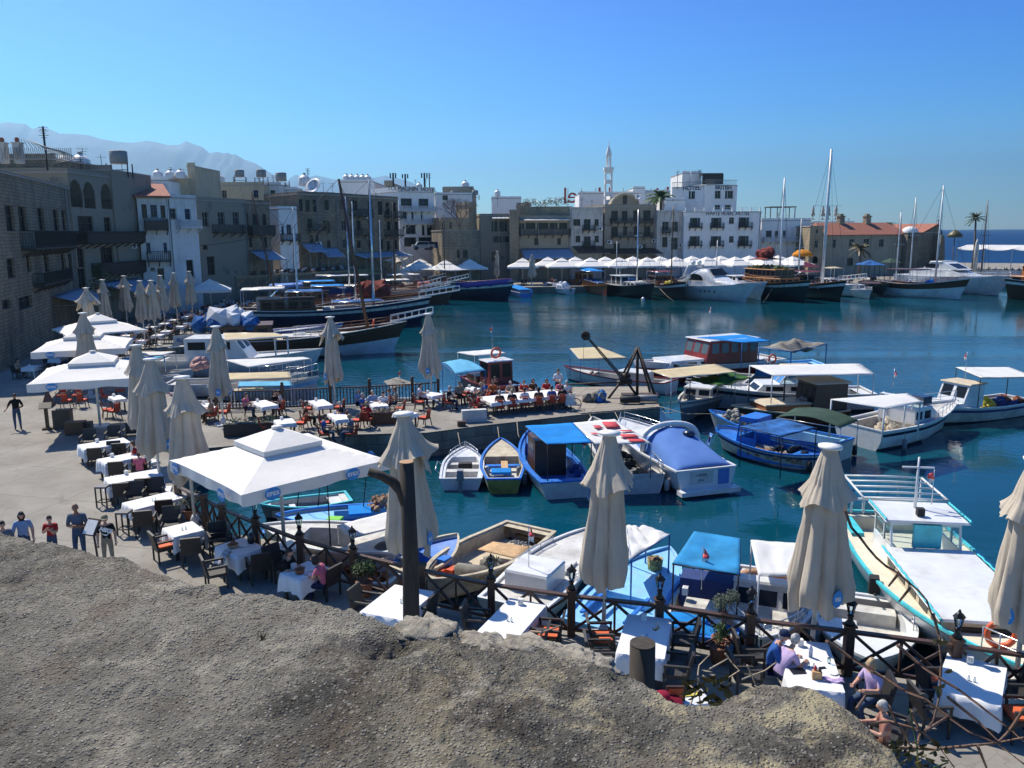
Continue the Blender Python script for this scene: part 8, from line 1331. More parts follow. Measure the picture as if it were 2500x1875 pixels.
for i in range(16):p,r_=a.lerp(c,i/16),a.lerp(c,(i+1)/16);k2=1-.6*i/16;mb.beam(p+Vector((0,-.1*k2,.13*k2)),r_+Vector((0,-.1*k2,-.13*k2)),.03);mb.beam(p+Vector((0,.1*k2,-.13*k2)),r_+Vector((0,.1*k2,.13*k2)),.03);mb.beam(p+Vector((0,-.1*k2,.13*k2)),p+Vector((0,.1*k2,-.13*k2)),.03)
obj('jib',mb,m_rust,cr);mb=MB();v=[];mb.lathe([(.22,-.05),(.26,-.05),(.22,0),(.26,.05),(.22,.05),(.04,.05),(.04,-.05),(.22,-.05)],18);o=obj('sheave_wheel',mb,m_rust,cr,q_(1478,205));o.rotation_euler=(R(90),0,0)
mb=MB();ap=Vector(q_(1915,305));[mb.tube([ap+Vector((0,sy*.1,0)),Vector(q_(1800,560,sy*.5))],.07,6)for sy in(-1,1)];[mb.tube([ap+Vector((0,sy*.1,0)),Vector(q_(2055,720,sy*1.1))],.07,6)for sy in(-1,1)];mb.tube([ap,q_(1920,730)],.085,8);mb.tube([q_(1800,570),q_(1650,745,-.6)],.07,6);mb.tube([q_(1820,585),q_(1920,725)],.08,6);mb.tube([q_(1760,600),q_(1350,640,.8)],.05,6);mb.box((-.9,-.5,0),(1.2,.5,.12));obj('a_frame',mb,m_rust,cr)
mb=MB();[mb.lathe([(.05,-.12),(.24,-.12),(.24,.12),(.05,.12)],14,q_(1800+dx,575+dz))for dx,dz in((0,0),(25,-28),(-20,30),(40,20))];obj('winch_gears',mb,m_rust,cr);mb=MB();mb.tube([q_(2055,720),q_(2160,860)],.03,5);mb.tube([q_(1480,205),q_(1915,305)],.012,4);[mb.tube([q_(1465,230),q_(1460,420)],.01,4)];obj('cable',mb,m_iron,cr)
def sbox(name,lab,cat,k,x,y,d,m,rz=0,z=0,tap=1):g=G(*C(k,x,y),z);mb=MB();mb.cbox((0,0,d[2]/2),d,0,0,tap);return tag(obj(name,mb,m,None,(g.x,g.y,z),rz),lab,cat)
for i,(x,y,lab)in enumerate([(1860,790,'black fender cylinder left of the crane foot'),(2010,780,'grey fender block right of the crane foot')]):g=G(*C('Gc',x,y));mb=MB();mb.tube([(-.55,0,.27),(-.5,0,.27),(.5,0,.27),(.55,0,.27)],[.15,.2,.2,.15],12);tag(obj('fender',mb,m_rub if i==0 else m_grey,None,(g.x,g.y,.04)),lab,'fender')
g=G(*C('Gc',1540,770));t=thing('tarpaulin_heap','crumpled grey and blue tarpaulin heap on the planked pier end','tarpaulin',(g.x,g.y,.06));mb=MB();r2=random.Random(3);[mb.ico((r2.uniform(-.5,.5),r2.uniform(-.3,.3),r2.uniform(.1,.35)),r2.uniform(.25,.45),rnd=r2)for _ in range(6)];obj('grey_sheet',mb,t_grey,t);mb=MB();[mb.ico((r2.uniform(.3,.7),r2.uniform(-.3,.2),r2.uniform(.1,.5)),r2.uniform(.2,.35),rnd=r2)for _ in range(5)];obj('blue_sheet',mb,t_ind2,t)
g=G(*C('Gc',1335,830));t=thing('bicycle','white framed bicycle leaning at the right end of the long pier table','bicycle',(g.x,g.y,0));mb=MB()
for x in(-.1,.42):mb.tube([(x+.3*math.cos(a),0,.31+.3*math.sin(a))for a in[2*math.pi*i/20 for i in range(21)]],.025,6)
obj('wheels',mb,m_rub,t);mb=MB();[mb.tube(p,.02,6)for p in([(-.1,0,.31),(.1,0,.75),(.38,0,.72),(.42,0,.31)],[(-.1,0,.31),(.15,0,.32),(.38,0,.72)],[(.1,0,.75),(.15,0,.32)])];mb.cbox((.1,0,.83),(.1,.25,.06));mb.tube([(.38,-.25,.9),(.38,0,.95),(.38,.25,.9)],.018);obj('frame',mb,m_hw,t);mb=MB();mb.sheet(lambda u,v:(-.15+.5*u,-.25+.1*math.sin(v*3),.3+.6*v),5,5,.02);obj('white_cloth',mb,t_white,t)
sbox('menu_crate','pale grey low sign box standing on the bare pier edge','box','Gc',545,930,(1.25,.35,.62),m_hw2,R(12));sbox('wooden_block','small brown wooden block beside the pale sign box','box','Gc',438,968,(.4,.3,.25),m_dteak,R(10))
m_leaf=mat('leaf_green',(.045,.10,.025),.6,.4,8,spec=.3);m_lgy=mat('leaf_grey_green',(.09,.12,.08),.6,.4,8,spec=.3);m_lbr=mat('leaf_brown_green',(.12,.10,.03),.5,.4,12,spec=.4);m_bark=woodm('bare_bark',(.16,.12,.10),.8);m_twig=mat('pale_twig',(.30,.22,.16),.8,.2,20);m_soil=mat('terracotta_pot',(.22,.09,.05),.8)
def leafy(mb,c,R_,n_,sz,rr,flat=1.0):
    for _ in range(n_):
        d=Vector((rr.gauss(0,1),rr.gauss(0,1),rr.gauss(0,1))).normalized()*R_*rr.random()**.45;d.z*=flat;p=Vector(c)+d;a=Vector((rr.uniform(-1,1),rr.uniform(-1,1),rr.uniform(-.6,.6))).normalized();b2=a.cross(Vector((rr.uniform(-1,1),rr.uniform(-1,1),1))).normalized()*.45;s2=sz*rr.uniform(.6,1.3)
        mb.add([p-a*s2*.5,p+b2*s2*.5,p+a*s2*.5,p-b2*s2*.5],[(0,1,2,3)])
def shrub(lab,pos,h,R_,m,n_=500,sz=.06,pot=True,seed=1,name='potted_shrub'):
    rr=random.Random(seed);t=thing(name,lab,'plant',pos);mb=MB()
    if pot:obj('pot',MB().lathe([(.16,0),(.22,.35),(.24,.4),(.2,.4),(.18,.36)],14),m_soil,t)
    for _ in range(9):q=Vector((rr.gauss(0,1),rr.gauss(0,1),rr.gauss(0,.8))).normalized()*R_*.55;leafy(mb,(q.x,q.y,h+q.z),R_*.5,n_//9,sz,rr)
    obj('foliage',mb,m,t);sb=MB();[sb.tube([(0,0,.3 if pot else 0),(rr.uniform(-.5,.5)*R_,rr.uniform(-.5,.5)*R_,h)],[.02,.008],5)for _ in range(5)];obj('stem',sb,m_bark,t);return t
g=G(*C('M',1190,1250),.2);shrub('round grey green bush rising above the fence beside a fence lantern',(g.x-.05,g.y+.35,0),1.35,.36,m_lgy,1500,.05,True,2);shrub('lower bright green bush at the foot of the fence below the grey bush',(g.x-.2,g.y,0),.72,.25,m_leaf,900,.05,True,3)
g=G(*C('K',200,600),.6);shrub('grey green bush at the fence corner behind the big parasol pole',(g.x,g.y,0),.75,.4,m_lgy,900,.06,True,4);g=G(*C('K',1560,990),1);shrub('dark green bush behind the fence left of the forked post',(g.x,g.y-.4,0),.8,.35,m_leaf,700,.06,True,5)
for i,(x,y,w_,lab,m)in enumerate([(690,1210,2.6,'dark wicker planter screen at the left front of the pier',m_wick),(1720,1120,1.6,'brown planter with grassy plants at the pier front',m_dteak)]):
    g=G(*C('F',x,y));t=thing('planter',lab,'planter',(g.x,g.y,0),R(8));mb=MB();mb.box((-w_/2,-.2,0),(w_/2,.2,.62));obj('planter_box',mb,m,t);mb=MB();rr=random.Random(i);[leafy(mb,(x_*.2-w_/2+.2,0,.72),.2,40,.1,rr)for x_ in range(int(w_/.2)-1)];obj('foliage',mb,m_lbr if i else m_leaf,t)
P0=AT(*C('A',670,1350),80);t=thing('climbing_plant','dark green creeper covering the wall between the first two stone houses','plant',(P0.x+1.2,82,0));mb=MB();rr=random.Random(9);[leafy(mb,(rr.uniform(-.6,.6),rr.uniform(-1.5,1.5),z_*.5),.9,60,.3,rr)for z_ in range(1,13)];obj('foliage',mb,m_leaf,t)
def palm(lab,base,top,R_,m=m_lgy,seed=1,droop=.7,tr=.28,n_=26):
    rr=random.Random(seed);t=thing('palm_tree',lab,'palm tree',base);h=Vector(top)-Vector(base);obj('trunk',MB().tube([(0,0,0),h*.5+Vector((.2,0,0)),h],[tr*1.2,tr,tr*.8],8),m_bark,t);mb=MB()
    for i in range(n_):
        a=2*math.pi*i/n_*2.4+rr.random();el=rr.uniform(-.5,1.1);L_=R_*rr.uniform(.8,1.1);pts=[]
        for k in range(7):s2=k/6;pts.append(h+Vector((math.cos(a)*math.cos(el)*L_*s2,math.sin(a)*math.cos(el)*L_*s2,L_*(math.sin(el)*s2-droop*s2*s2*.6))))
        for k in range(6):
            p,q=pts[k],pts[k+1];d=(q-p).normalized();s_=d.cross(Vector((0,0,1)));s_=s_.normalized()if s_.length>.05 else Vector((1,0,0));w_=R_*.16*(1-abs(k/6-.4))
            for g_ in(-1,1):mb.add([p,q,q+s_*g_*w_*.9-Vector((0,0,w_*.5))-d*.1,p+s_*g_*w_*.5-Vector((0,0,w_*.4))],[(0,1,2,3)])
    obj('crown',mb,m,t)
a,c=AT(*C('P',1290,1060),172),AT(*C('P',1345,230),172);palm('tall fan palm with a bare pale trunk standing against the sea',(a.x,a.y,0),tuple(c),2.2,m_lgy,1,.5,.22,34)
a=AT(*C('Q',800,500),186);palm('date palm crown between the vaulted gable and the stepped hotel',(a.x,a.y,0),tuple(a),4.8,m_leaf,2,.9);a=AT(*C('D2',1840,500),182);palm('small palm tip above the red roof',(a.x,a.y,0),tuple(a),1.8,m_leaf,3);a=AT(*C('D2',1440,800),158);palm('young palm with yellowish fronds before the red roofed building',(a.x,a.y,0),tuple(a),2.6,m_lbr,4)
a=AT(*C('P',970,530),166);t=thing('thatched_parasol','round thatched straw parasol beside the tall palm','parasol',(a.x,a.y,0));obj('thatch',MB().lathe([(1.5,a.z-.6),(1.3,a.z),(.5,a.z+.7),(.05,a.z+.9)],12),m_lbr,t);obj('pole',MB().tube([(0,0,0),(0,0,a.z)],.1),m_bark,t)
for i,(k,x0,y0,x1,y1,Y,seed,lab)in enumerate([('B2',1640,990,1640,560,150,4,'leafless tree spreading in front of the ragged stone house')]):
    a,c=AT(*C(k,x0,y0),Y),AT(*C(k,x1,y1),Y);t=thing('bare_tree',lab,'tree',(a.x,a.y,0));mb=MB();rr=random.Random(seed)
    def grow(p,d,L_,r_,dep):
        q=p+d*L_;mb.tube([p,q],[r_,r_*.7],5,cap=False)
        if dep<6:[grow(q,(d+Vector((rr.uniform(-.8,.8),rr.uniform(-.5,.5),rr.uniform(-.1,.5)))).normalized(),L_*.75,r_*.62,dep+1)for _ in range(3 if dep<4 else 2)]
    grow(Vector((0,0,a.z-2)),Vector((0,0,1)),2.4,.22,0);mb.tube([(0,0,0),(0,0,a.z-2)],.25,6);obj('branches',mb,m_bark,t)
# foreground vine twigs
def twig(lab,lines,Y,r_=.007,name='bare_vine',m=None,leaves=()):
    a0=AT(*C(*lines[0][0]),Y);t=thing(name,lab,'vine',a0);mb=MB()
    for ln in lines:P=[AT(*C(*q),Y+(.25 if i%2 else 0))-a0 for i,q in enumerate(ln)];mb.tube(P,[r_*(1-.6*i/len(P))for i in range(len(P))],6)
    obj('branches',mb,m or m_twig,t)
    if leaves:
        lb=MB();rr=random.Random(7)
        for q in leaves:
            p=AT(*C(*q[:3]),Y)-a0;s_=q[3];a=Vector((rr.uniform(-1,1),rr.uniform(-.4,.4),rr.uniform(-.5,.7))).normalized();b2=a.cross(Vector((.2,1,.6))).normalized()*.42;n_=a.cross(b2).normalized()*.12
            lb.add([p-a*s_*.5,p-a*s_*.2+b2*s_*.8+n_*s_,p+a*s_*.25+b2*s_*.6+n_*s_,p+a*s_*.55,p+a*s_*.25-b2*s_*.6+n_*s_,p-a*s_*.2-b2*s_*.8+n_*s_],[(0,1,2,3),(0,3,4,5)])
        obj('leaves',lb,m_lbr if q[3]<.099 else m_leaf,t)
    return t
twig('long thin brown vine arching across the turquoise trimmed boat',[[('N',830,395),('N',880,530),('N',950,610),('N',1010,690),('N',1070,760),('N',1150,830),('N',1250,890),('N',1330,960),('N',1400,1020),('N',1460,1090),('N',1500,1200),('N',1550,1320),('N',1560,1420),('N',1570,1520)],[('O',1600,0),('O',1640,150),('O',1655,330),('O',1640,560),('O',1600,720),('O',1540,790)],[('N',1240,890),('N',1170,980)],[('N',1330,1000),('N',1250,1100)]],5.2,.011,m=mat('red_brown_twig',(.16,.09,.06),.7,.2,20),leaves=[('N',1545,1400,.12),('N',1590,1410,.09),('O',1650,480,.08),('O',1630,520,.09),('O',1700,380,.07)])
twig('tangle of red brown vine stems across the lower right table',[[('O',880,180),('O',1040,290),('O',1200,390),('O',1400,510),('O',1540,570),('O',1700,690),('O',1850,800),('O',2030,870),('O',2212,1010)],[('O',1360,210),('O',1500,330),('O',1640,430),('O',1760,500),('O',1920,620),('O',2100,760),('O',2212,860)],[('O',1150,740),('O',1300,720),('O',1500,780),('O',1620,870),('O',1740,1030)],[('O',1360,900),('O',1600,910),('O',1800,890),('O',2020,870),('O',2212,830)],[('O',2212,640),('O',2100,800),('O',2030,870)],[('O',1450,650),('O',1510,790),('O',1490,900)],[('O',1300,620),('O',1340,720)],[('O',1700,560),('O',1900,720),('O',2040,860)],[('O',1540,790),('O',1700,690)],[('O',1900,890),('O',1960,1037)],[('O',1380,760),('O',1440,880)],[('O',1080,640),('O',1140,550)]],4.2,.010,m=mat('red_brown_twig',(.16,.09,.06)))
twig('pale dry twigs standing between the cut post and the book table',[[('M',960,1420),('M',970,1340),('M',1050,1260)],[('M',1050,1370),('M',1190,1290)],[('M',1170,1250),('M',1220,1320),('M',1280,1380),('M',1130,1480)],[('M',1340,1340),('M',1400,1480)],[('M',1300,1450),('M',1480,1380),('M',1560,1320)],[('M',900,1650),('M',960,1500),('M',970,1440)],[('M',1000,1420),('M',1080,1480)]],5.0,.006,m=mat('dry_pale_twig',(.50,.40,.28),.8))
t=twig('broad leafed green weed sprouting at the wall beside the cut post',[[('M',980,1650),('M',970,1560),('M',960,1440)],[('M',975,1560),('M',880,1480)],[('M',1180,1650),('M',1200,1560)]],4.6,.006,'leafy_weed',leaves=[('M',860+(i*53)%340,1420+(i*37)%210,.05+.02*(i%3))for i in range(34)])
t=twig('fresh green leaves and stems at the bottom right of the wall',[[('O',1300,1037),('O',1330,930),('O',1320,850)],[('O',1500,1037),('O',1490,900),('O',1440,640)],[('O',1600,1037),('O',1700,1000)]],3.4,.005,'leafy_weed',m=m_leaf,leaves=[('O',1280+(i*67)%420,850+(i*41)%190,.03+.012*(i%3))for i in range(44)])
t=twig('short curved twig with a few brown green leaves on the wall edge',[[('L',1280,1370),('L',1290,1250),('L',1340,1150),('L',1480,1100)],[('L',1340,1150),('L',1250,1140)]],2.45,.005,'leafy_twig',leaves=[('L',990,1310,.03),('L',1090,1315,.05),('L',1150,1320,.05),('L',1240,1325,.04),('L',1280,1345,.04),('L',1370,1355,.055),('L',1180,1350,.03)])
for i in range(9):
    q=[(430,1245),(452,1232),(1195,1382),(1212,1371),(1600,1540),(640,1560),(1490,1660),(1120,1605),(300,1400)][i];g=G(*q,8.09);t=thing('moss_tuft','tiny dry weed tuft rooted in the wall top, %s'%['by the left dent','above the left dent','near the curved twig','under the curved twig','by the cut post','in the middle','toward the lower right','below the pale stones','beneath the walkers'][i],'plant',g);mb=MB();rr=random.Random(i);[mb.tube([(0,0,0),(rr.uniform(-.02,.02),rr.uniform(-.02,.02),rr.uniform(.008,.028))],[.0016,.0006],4)for _ in range(14)];obj('blades',mb,m_lbr if i%2 else m_lgy,t)
# table things
_,put_,rz_=T['k']
def item(key,x,y,lab,cat,mb,m,name,rz=0):t=tag(obj(name,mb,m,None,T[key][1](x,y),T[key][2]+rz),lab,cat);return t
item('k',.05,.28,'clear blue tinted water bottle on the grey haired mans table','bottle',MB().lathe([(.04,0),(.042,.18),(.015,.25),(.015,.29)],12),mat('bottle_plastic',(.35,.45,.65),.1,.05,3,trans=.6),'water_bottle')
item('k',-.28,-.35,'open black notebook before the grey haired man','book',MB().box((-.14,-.1,0),(.14,.1,.02)),m_blk,'notebook',.3);mb=MB();mb.box((-.09,-.06,0),(.09,.06,.16));item('k',.05,-.55,'wooden condiment box with red bottles on the book table','condiment box',mb,m_ply,'condiment_box')
item('k',.02,-.52,'red sauce bottle standing in the condiment box','bottle',MB().lathe([(.025,.12),(.03,.22),(.012,.26)],8),m_rp,'sauce_bottle');item('k',.1,-.56,'dark sauce bottle standing in the condiment box','bottle',MB().lathe([(.025,.12),(.03,.22),(.012,.26)],8),m_blk,'sauce_bottle')
item('k',.22,-.12,'dark phone lying on the book table','phone',MB().box((-.07,-.035,0),(.07,.035,.012)),m_blk,'phone',.4);item('k',.4,-.3,'small white saucer on the book table','plate',MB().lathe([(.03,0),(.09,.02),(.085,.025),(.02,.008)],14),m_cap,'saucer');item('k',.38,.1,'clear glass on the book table','glass',MB().lathe([(.03,0),(.035,.12)],12),clearm(),'drinking_glass')
mb=MB();mb.sheet(lambda u,v:(-.2+.4*u,-.08+.16*v,.03+.03*math.sin(u*9)*math.cos(v*7)),10,6,.01);item('k',.35,-.58,'folded lilac scarf on the corner of the book table','scarf',mb,cl('lilac',K_['lilac']),'scarf')
item('f',-.15,.12,'round wicker basket of dark bread on the bread basket table','basket',MB().lathe([(.12,0),(.16,.1),(.15,.1),(.11,.02)],16),m_ply,'bread_basket');mb=MB();rr=random.Random(2);[mb.ico((rr.uniform(-.08,.08),rr.uniform(-.08,.08),.12),.06,rnd=rr)for _ in range(6)];item('f',-.15,.12,'reddish rolls heaped in the wicker basket','bread',mb,m_soil,'bread_rolls')
item('f',.1,-.02,'white plate with orange food beside the bread basket','plate',MB().lathe([(.04,0),(.14,.02),(.13,.025),(.03,.01)],16),m_cap,'plate');item('f',.35,0,'black bottle shaped bag on the bread basket table','bag',MB().lathe([(.08,0),(.11,.1),(.09,.25),(.03,.32)],12),m_blk,'handbag')
mb=MB();mb.sheet(lambda u,v:(-.25+.3*u,-.12+.3*v,.05-.35*(1-u)**2+.03*math.sin(v*12)),10,8,.01);item('f',-.42,-.1,'zebra patterned scarf hanging off the bread basket table','scarf',mb,mat('zebra_print',(.4,.4,.4),.8,.9,16),'scarf')
item('g',-.2,-.05,'brown basket on the shaded table','basket',MB().lathe([(.1,0),(.14,.12),(.13,.12),(.09,.02)],12),m_teak,'bread_basket')
g=G(*C('M',690,1570),.95);t=thing('sun_hat','dark red hat at the wall edge right of the cut post','hat',(g.x,g.y,.8));obj('hat',MB().lathe([(.38,.0),(.36,.03),(.15,.06),(.13,.18),(.03,.2)],20),cl('darkred',(.22,.008,.03)),t)
g=G(*C('M',880,1590),.7);t=thing('side_table','small stand with white and yellow papers beside the dark red hat','table',(g.x,g.y,0),R(10));mb=MB();mb.box((-.38,-.25,.62),(.38,.25,.70));obj('top',mb,m_hw,t);mb=MB();[mb.beam((sx*.3,sy*.2,0),(sx*.3,sy*.2,.62),.04)for sx in(-1,1)for sy in(-1,1)];obj('leg_frame',mb,m_dkw,t);mb=MB();mb.box((-.05,.02,.705),(.28,.2,.72));obj('yellow_paper',mb,mat('yellow_paper',(.6,.5,.06)),t)
g=G(*C('M',790,1500),1.0);t=thing('framed_board','small orange framed board behind the dark red hat','sign',(g.x,g.y,.6));mb=MB();mb.box((-.18,-.02,0),(.18,.02,.4));obj('frame',mb,m_dteak,t);mb=MB();mb.box((-.14,-.03,.04),(.14,-.021,.36));obj('panel',mb,m_or,t)
# promenade furniture
g=G(*C('E',405,1410));t=thing('menu_lectern','dark pedestal menu lectern at the corner of the nearest left parasol','lectern',(g.x,g.y,0),R(20));mb=MB();mb.cbox((0,0,.05),(.45,.4,.1));mb.cbox((0,0,.6),(.16,.12,1.1));obj('pedestal',mb,m_dteak,t);mb=MB();mb.cbox((0,-.05,1.2),(.55,.4,.05),0,0,1,R(35));obj('menu_top',mb,m_dkw,t)
g=G(*C('J',775,1020),.0);g=G(223,1330);t=thing('menu_board','framed white menu board on a stand behind the boy in black','sign',at_head('J',770,950,1.35),R(-20));mb=MB();mb.cbox((0,0,1.2),(.46,.05,.5),0,0,1,R(-35));obj('frame',mb,m_dteak,t);mb=MB();mb.cbox((0,-.04,1.215),(.38,.02,.42),0,0,1,R(-35));obj('menu_sheet',mb,m_cap,t);obj('stand',MB().tube([(0,.1,0),(0,.03,1.1)],.03),m_dkw,t)
sbox('wooden_cabinet','dark cabinet in the shade of the nearest left parasol','cabinet','E',540,1400,(.8,.5,.95),m_dkw,R(10));sbox('wooden_chest','carved brown chest beside the dark cabinet','chest','E',645,1450,(.85,.55,.62),m_dteak,R(10));sbox('low_table','low dark side table right of the carved chest','table','E',740,1440,(.45,.45,.55),m_dkw,R(10));sbox('price_sign','dark wedge shaped folded sign behind the menu lectern','sign','E',410,1215,(.6,.5,.85),m_rat,R(10),0,.15)
for i,(x,y,Y,lab)in enumerate([(985,1330,139.5,'grey car parked in the corner above the open parasols'),(1175,1330,141,'dark blue van parked beside the dry tree in the corner')]):
    p=AT(*C('B2',x,y),Y+8);t=thing('parked_car',lab,'car',(p.x,p.y,max(0,p.z)),R(15));m=[m_grey,m_dkb][i];mb=MB();mb.box((-2,-.8,.35),(2,.8,.95));mb.hexa([(-1.4,-.75,.95),(1.2,-.75,.95),(1.2,.75,.95),(-1.4,.75,.95),(-1.0,-.65,1.5),(.7,-.65,1.5),(.7,.65,1.5),(-1.0,.65,1.5)]);obj('body',mb,m,t);mb=MB();mb.hexa([(-1.25,-.77,1.0),(1.05,-.77,1.0),(1.05,.77,1.0),(-1.25,.77,1.0),(-.98,-.68,1.42),(.68,-.68,1.42),(.68,.68,1.42),(-.98,.68,1.42)]);obj('windows',mb,m_gl,t)
    for wx in(-1.3,1.3):
        for wy in(-.82,.7):o=obj('wheel',MB().lathe([(.1,0),(.33,0),(.33,.14),(.1,.14)],14),m_rub,t,(wx,wy+.14,.33));o.rotation_euler.x=R(90)
# gangway with name board
a,c=G(412,848,.3),G(516,838,.3);t=thing('gangway','boarding gangway with a pale name board between west quay and cruiser','gangway',(a.x,a.y,0),math.atan2(c.y-a.y,c.x-a.x));L_=(c-a).length;mb=MB();mb.box((0,0,.2),(L_,.8,.27));obj('walkway',mb,m_hw2,t);mb=MB();mb.box((.4,-.04,.35),(L_-.2,0,1.2));obj('name_board',mb,m_hw2,t);text(t,'BLUE PEARL',.42,(L_/2,-.05,.82),(R(90),0,0),mat('board_blue',(.03,.12,.35)),'board_lettering',.004,bold=.012)
# far right breakwater terrace
A_=AT(*C('P',1010,800),176);B_=AT(*C('P',2400,800),166);zt=AT(*C('P',1600,765),172).z;zb=0;d=(B_-A_);d.z=0;L_=d.length;t=thing('terrace_canopy','long white scalloped canopy over the restaurant terrace beside the open sea','canopy',(A_.x,A_.y,0),math.atan2(d.y,d.x));mb=MB()
mb.sheet(lambda u,v:(L_*u,7*v,zt-.2-.45*abs(math.sin(u*L_/5.2*math.pi))**.6*(1-v)+.6*v),80,4,.04);obj('canopy',mb,t_white,t);mb=MB();[mb.beam((k*5.2,0,0),(k*5.2,0,zt-.3),.14)for k in range(int(L_/5.2)+1)];obj('support_posts',mb,m_hw2,t);mb=MB();mb.box((0,-1.2,0),(L_,-.9,1.0));obj('low_wall',mb,m_hw2,t)
p=AT(*C('P',1350,900),168);t=thing('white_pillar','slim white stone pillar with pointed top in front of the sea canopy','pillar',(p.x,p.y,0));zt2=AT(*C('P',1350,615),168).z;obj('shaft',MB().lathe([(.45,0),(.42,zt2*.75),(.3,zt2*.9),(.05,zt2)],8),m_hw2,t)
for k in range(12):x=A_.x+2+k*L_/14;cafe(x,A_.y+1.5-k*.5,.0,R(rnd.uniform(-10,10)),'under the white seaside canopy',.5)
for i,(k,x0,x1,y,Y,m,lab)in enumerate([('D2',1430,1715,985,151,t_ind2,'saturated blue tent awning before the red roofed building'),('D2',1775,1940,955,153,t_dgreen,'small teal kiosk awning right of the blue tent'),('D2',560,850,1010,148,t_maro,'maroon awning behind the figure on the black gulet')]):
    a,c=AT(*C(k,x0,y),Y),AT(*C(k,x1,y),Y);w_=(c.x-a.x)/2;t=thing('tent_awning',lab,'awning',((a.x+c.x)/2,a.y,0));mb=MB();mb.sheet(lambda u,v:((u*2-1)*w_,(v*2-1)*2.2,a.z+.3-.9*max(abs(u*2-1),abs(v*2-1))),8,8,.03,sm=False);obj('awning_cloth',mb,m,t);mb=MB();[mb.beam((sx*w_*.95,sy*2.1,0),(sx*w_*.95,sy*2.1,a.z-.6),.08)for sx in(-1,1)for sy in(-1,1)];obj('poles',mb,m_iron,t)
a=AT(*C('D2',660,880),156);t=thing('orange_parasol','round orange dome parasol among the white far quay parasols','parasol',(a.x,a.y,0));obj('canopy',MB().lathe([(2.0,a.z-.5),(1.7,a.z+.1),(1.0,a.z+.6),(.1,a.z+.8)],16),cloth('orange_cloth',(.75,.30,.03)),t);obj('pole',MB().tube([(0,0,0),(0,0,a.z)],.05),m_iron,t)
rr=random.Random(11)
for i,x in enumerate([800,930,985,1010,1105]):a=AT(*C('D2',x,410),207);folded_parasol(['leftmost','second','third','fourth','rightmost'][i]+' closed red parasol on the white seafront roof terrace',(a.x,a.y,a.z-.2),3.4,80+i,0,0,'closed red parasols on the roof',.9,w_=.8).children[0].data.materials[0]=mat('red_cloth',(.30,.07,.06),.9)
a,c=AT(*C('D2',215,400),176),AT(*C('D2',570,400),176);t=thing('roof_pergola','dark flat pergola on the white seafront house roof','pergola',(a.x,a.y,a.z));w_=c.x-a.x;mb=MB();mb.box((0,0,2.2),(w_,4,2.4));obj('pergola_roof',mb,m_dkw,t);mb=MB();[mb.beam((x,y,0),(x,y,2.2),.15)for x in(.2,w_*.5,w_-.2)for y in(.2,3.8)];obj('pergola_posts',mb,m_dkw,t)
a,c=AT(*C('Q',1295,345),190),AT(*C('Q',1545,345),190);t=thing('roof_pergola','black slatted roof shelter on top of the stepped hotel','pergola',(a.x,a.y,a.z));w_=c.x-a.x;mb=MB();mb.box((0,0,2.2),(w_,5,2.5));[mb.box((k*w_/12,-.02,0),(k*w_/12+.5,.06,2.2))for k in range(12)];obj('shelter',mb,m_dkw,t)
for i,(x0,x1,y,Y,lab)in enumerate([(270,640,500,166,'row of green plants along the terrace restaurant roof')]):
    a,c=AT(*C('C',x0,y),Y),AT(*C('C',x1,y),Y);t=thing('roof_garden',lab,'plants',(a.x,a.y,a.z));mb=MB();[leafy(mb,(u*(c.x-a.x)/14,0,.3+rr.random()*.8),.9,70,.35,rr)for u in range(15)];obj('foliage',mb,m_lbr,t);mb=MB();mb.box((-1,-.4,-3),(c.x-a.x+1,.6,0));obj('planter_wall',mb,m_st2,t)

# small roofline and facade clutter
rr=random.Random(21);mb=MB();mb.tube([(0,0,0),(0,0,2.4)],.035,5);[mb.beam((-.55+.1*i,0,2.35-.28*i),(.55-.1*i,0,2.35-.28*i),.035)for i in range(3)];mb.beam((0,-.5,2.1),(0,.5,2.1),.03);ta=tag(obj('television_aerial',mb,m_iron,None,(0,0,-60)),'x','antenna');tu=[0]
for x,y,Y in[(205,402,93),(250,415,97),(300,425,99),(420,438,118),(450,442,120),(505,448,136),(530,450,136),(575,452,136),(632,455,137),(668,452,139),(700,470,140),(770,462,140),(790,466,141),(812,470,142),(1015,455,176),(1040,452,176),(1150,470,178),(1215,495,180),(1290,505,172),(1330,508,172),(1420,500,174),(1445,505,174),(1555,490,180),(1620,515,176),(1650,512,176),(1900,535,180),(2070,545,205)]:
    p=AT(x,y+8,Y);place1(ta,tu,(p.x,p.y,p.z-.3),rr.uniform(0,3),'thin television aerial on a town roof','television aerials on the town roofs');
    
for i,(k,x,y,FF)in enumerate([('C',990,812,F13),('C',1250,850,F13),('C',920,700,F12),('C',1380,800,F13),('W2',1750,1110,F6),('A',1110,1130,F2),('B2',620,960,F7),('B',1000,600,F6b),('C',1640,840,F14)]):
    s0,z0=FF.P(*C(k,x,y));s0=min(max(.6,s0),FF.L-.6);p=FF.o+FF.d*s0-FF.n*.25;t=thing('air_conditioner','air conditioner box on the wall of the '+['broad dark stone house, left','broad dark stone house, lower right','peeling house between its windows','broad dark stone house, right edge','corner stone house above the awning','arcaded house right side','lettered blue grey hotel','long balconied stone house','small blotched house'][i],'air conditioner',(p.x,p.y,z0),FF.rz,'air conditioners on the walls');mb=MB();mb.box((-.45,-.18,0),(.45,.2,.65));obj('case',mb,m_tank,t);o=obj('fan_grille',MB().lathe([(.05,0),(.25,0),(.25,.02),(.05,.02)],14),m_iron,t,(-.1,-.19,.33));o.rotation_euler.x=R(90)
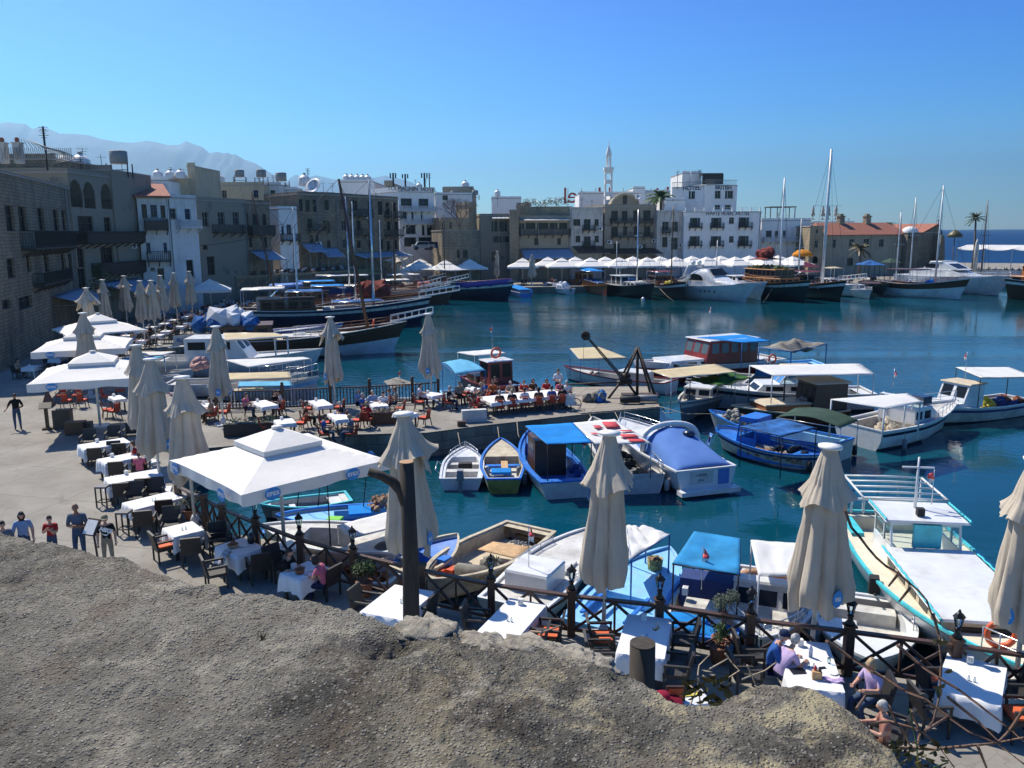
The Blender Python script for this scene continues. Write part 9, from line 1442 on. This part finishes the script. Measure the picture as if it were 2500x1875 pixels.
for FF,xs_ in((F3b,.04),(F4,.97),(F6,.5),(F6b,.02),(F11,.98),(F12,.03),(F13,.99),(F15,.985),(F1,.93),(F18,.55)):
    mb=MB();x_=FF.L*xs_;mb.tube([(x_,-.08,.3),(x_,-.08,FF.h-.1)],.06,6);obj('drain_pipe',mb,m_frame,bpy.data.objects[[o.name for o in bpy.data.objects if o.type=='EMPTY' and(o.location-FF.o).length<.01][0]])
mb=MB()
for(a,FA,c,FB)in(((.9,.75),F4,(.1,.8),F6),((.5,.9),F6b,(.2,.7),F7),((.9,.8),F12,(.9,.75),F13),((.2,.6),F3,(.9,.7),F4b)):
    P_=FA.o+FA.d*FA.L*a[0]-FA.n*.3+Vector((0,0,FA.h*a[1]));Q_=FB.o+FB.d*FB.L*c[0]-FB.n*.3+Vector((0,0,FB.h*c[1]));mb=MB();mb.tube([P_.lerp(Q_,q/8)-Vector((0,0,1.2*math.sin(math.pi*q/8)*.6))for q in range(9)],.03,4);tag(obj('overhead_cable',mb,m_iron),'black cable sagging across the waterfront fronts from the '+{0:'x'}.get(9,['timber bay house','balconied stone house','stained white house','tiled white house'][[F4,F6b,F12,F3].index(FA)]),'cable','overhead cables')

for i,(k,x,y,f)in enumerate([('Gc',330,640,-10),('Gc',420,600,-60),('Gc',610,610,190),('Gc',640,590,200),('F',1610,870,-90),('F',1690,880,-90),('F',1560,960,80),('F',1090,960,20),('F',1365,960,180),('F',360,930,180),('F',1440,1060,170),('F',1230,1060,10)]):
    ps=at_head(k,x,y,1.25);small((i*3+1)%8,ps,f,'spread over the middle pier tables');chair('r',ps,f,'rattan chair under a seated guest amid the middle pier tables','occupied rattan chairs on the pier')
for i,(x0,y0,x1,y1)in enumerate([(-27.6,61.0,-24.2,60.8),(-27.2,57.7,-24.0,57.4),(-24.9,49.8,-21.3,49.2),(-20.0,46.9,-16.6,46.4)]):
    b=Boat('dinghy',['white dinghy tight beside the cruiser stern','low white dinghy between two small awning boats','grey dinghy in the boat cluster near the pier root','short white dinghy nearest the pier railing left end'][i],'boat',0,0,1.6,.45,.25,0,0,.3,m_hw if i!=2 else m_grey,gun=m_hw,deck=m_hw2,floorm=m_grey,ck=(.05,.8),A=V2(x0,y0),B=V2(x1,y1));b.engine();b.box((-.6,b.L*.4,.3),(.6,b.L*.5,.34),m_hw,'thwart')
# ================================================================== HAZE
mb=MB();mb.box((-9300,-300,-5),(14500,14500,1150))
mh,n,b=new_mat('sea_haze');n.nodes.remove(b);pv=n.nodes.new('ShaderNodeVolumePrincipled');pv.inputs['Density'].default_value=1.25e-4;pv.inputs['Color'].default_value=(.42,.74,1,1);pv.inputs['Anisotropy'].default_value=.6
n.links.new(pv.outputs[0],n.nodes['Material Output'].inputs['Volume'])
hz=obj('haze',mb,mh,kind='stuff');hz['label']='thin blue haze lying over the harbour and hills'
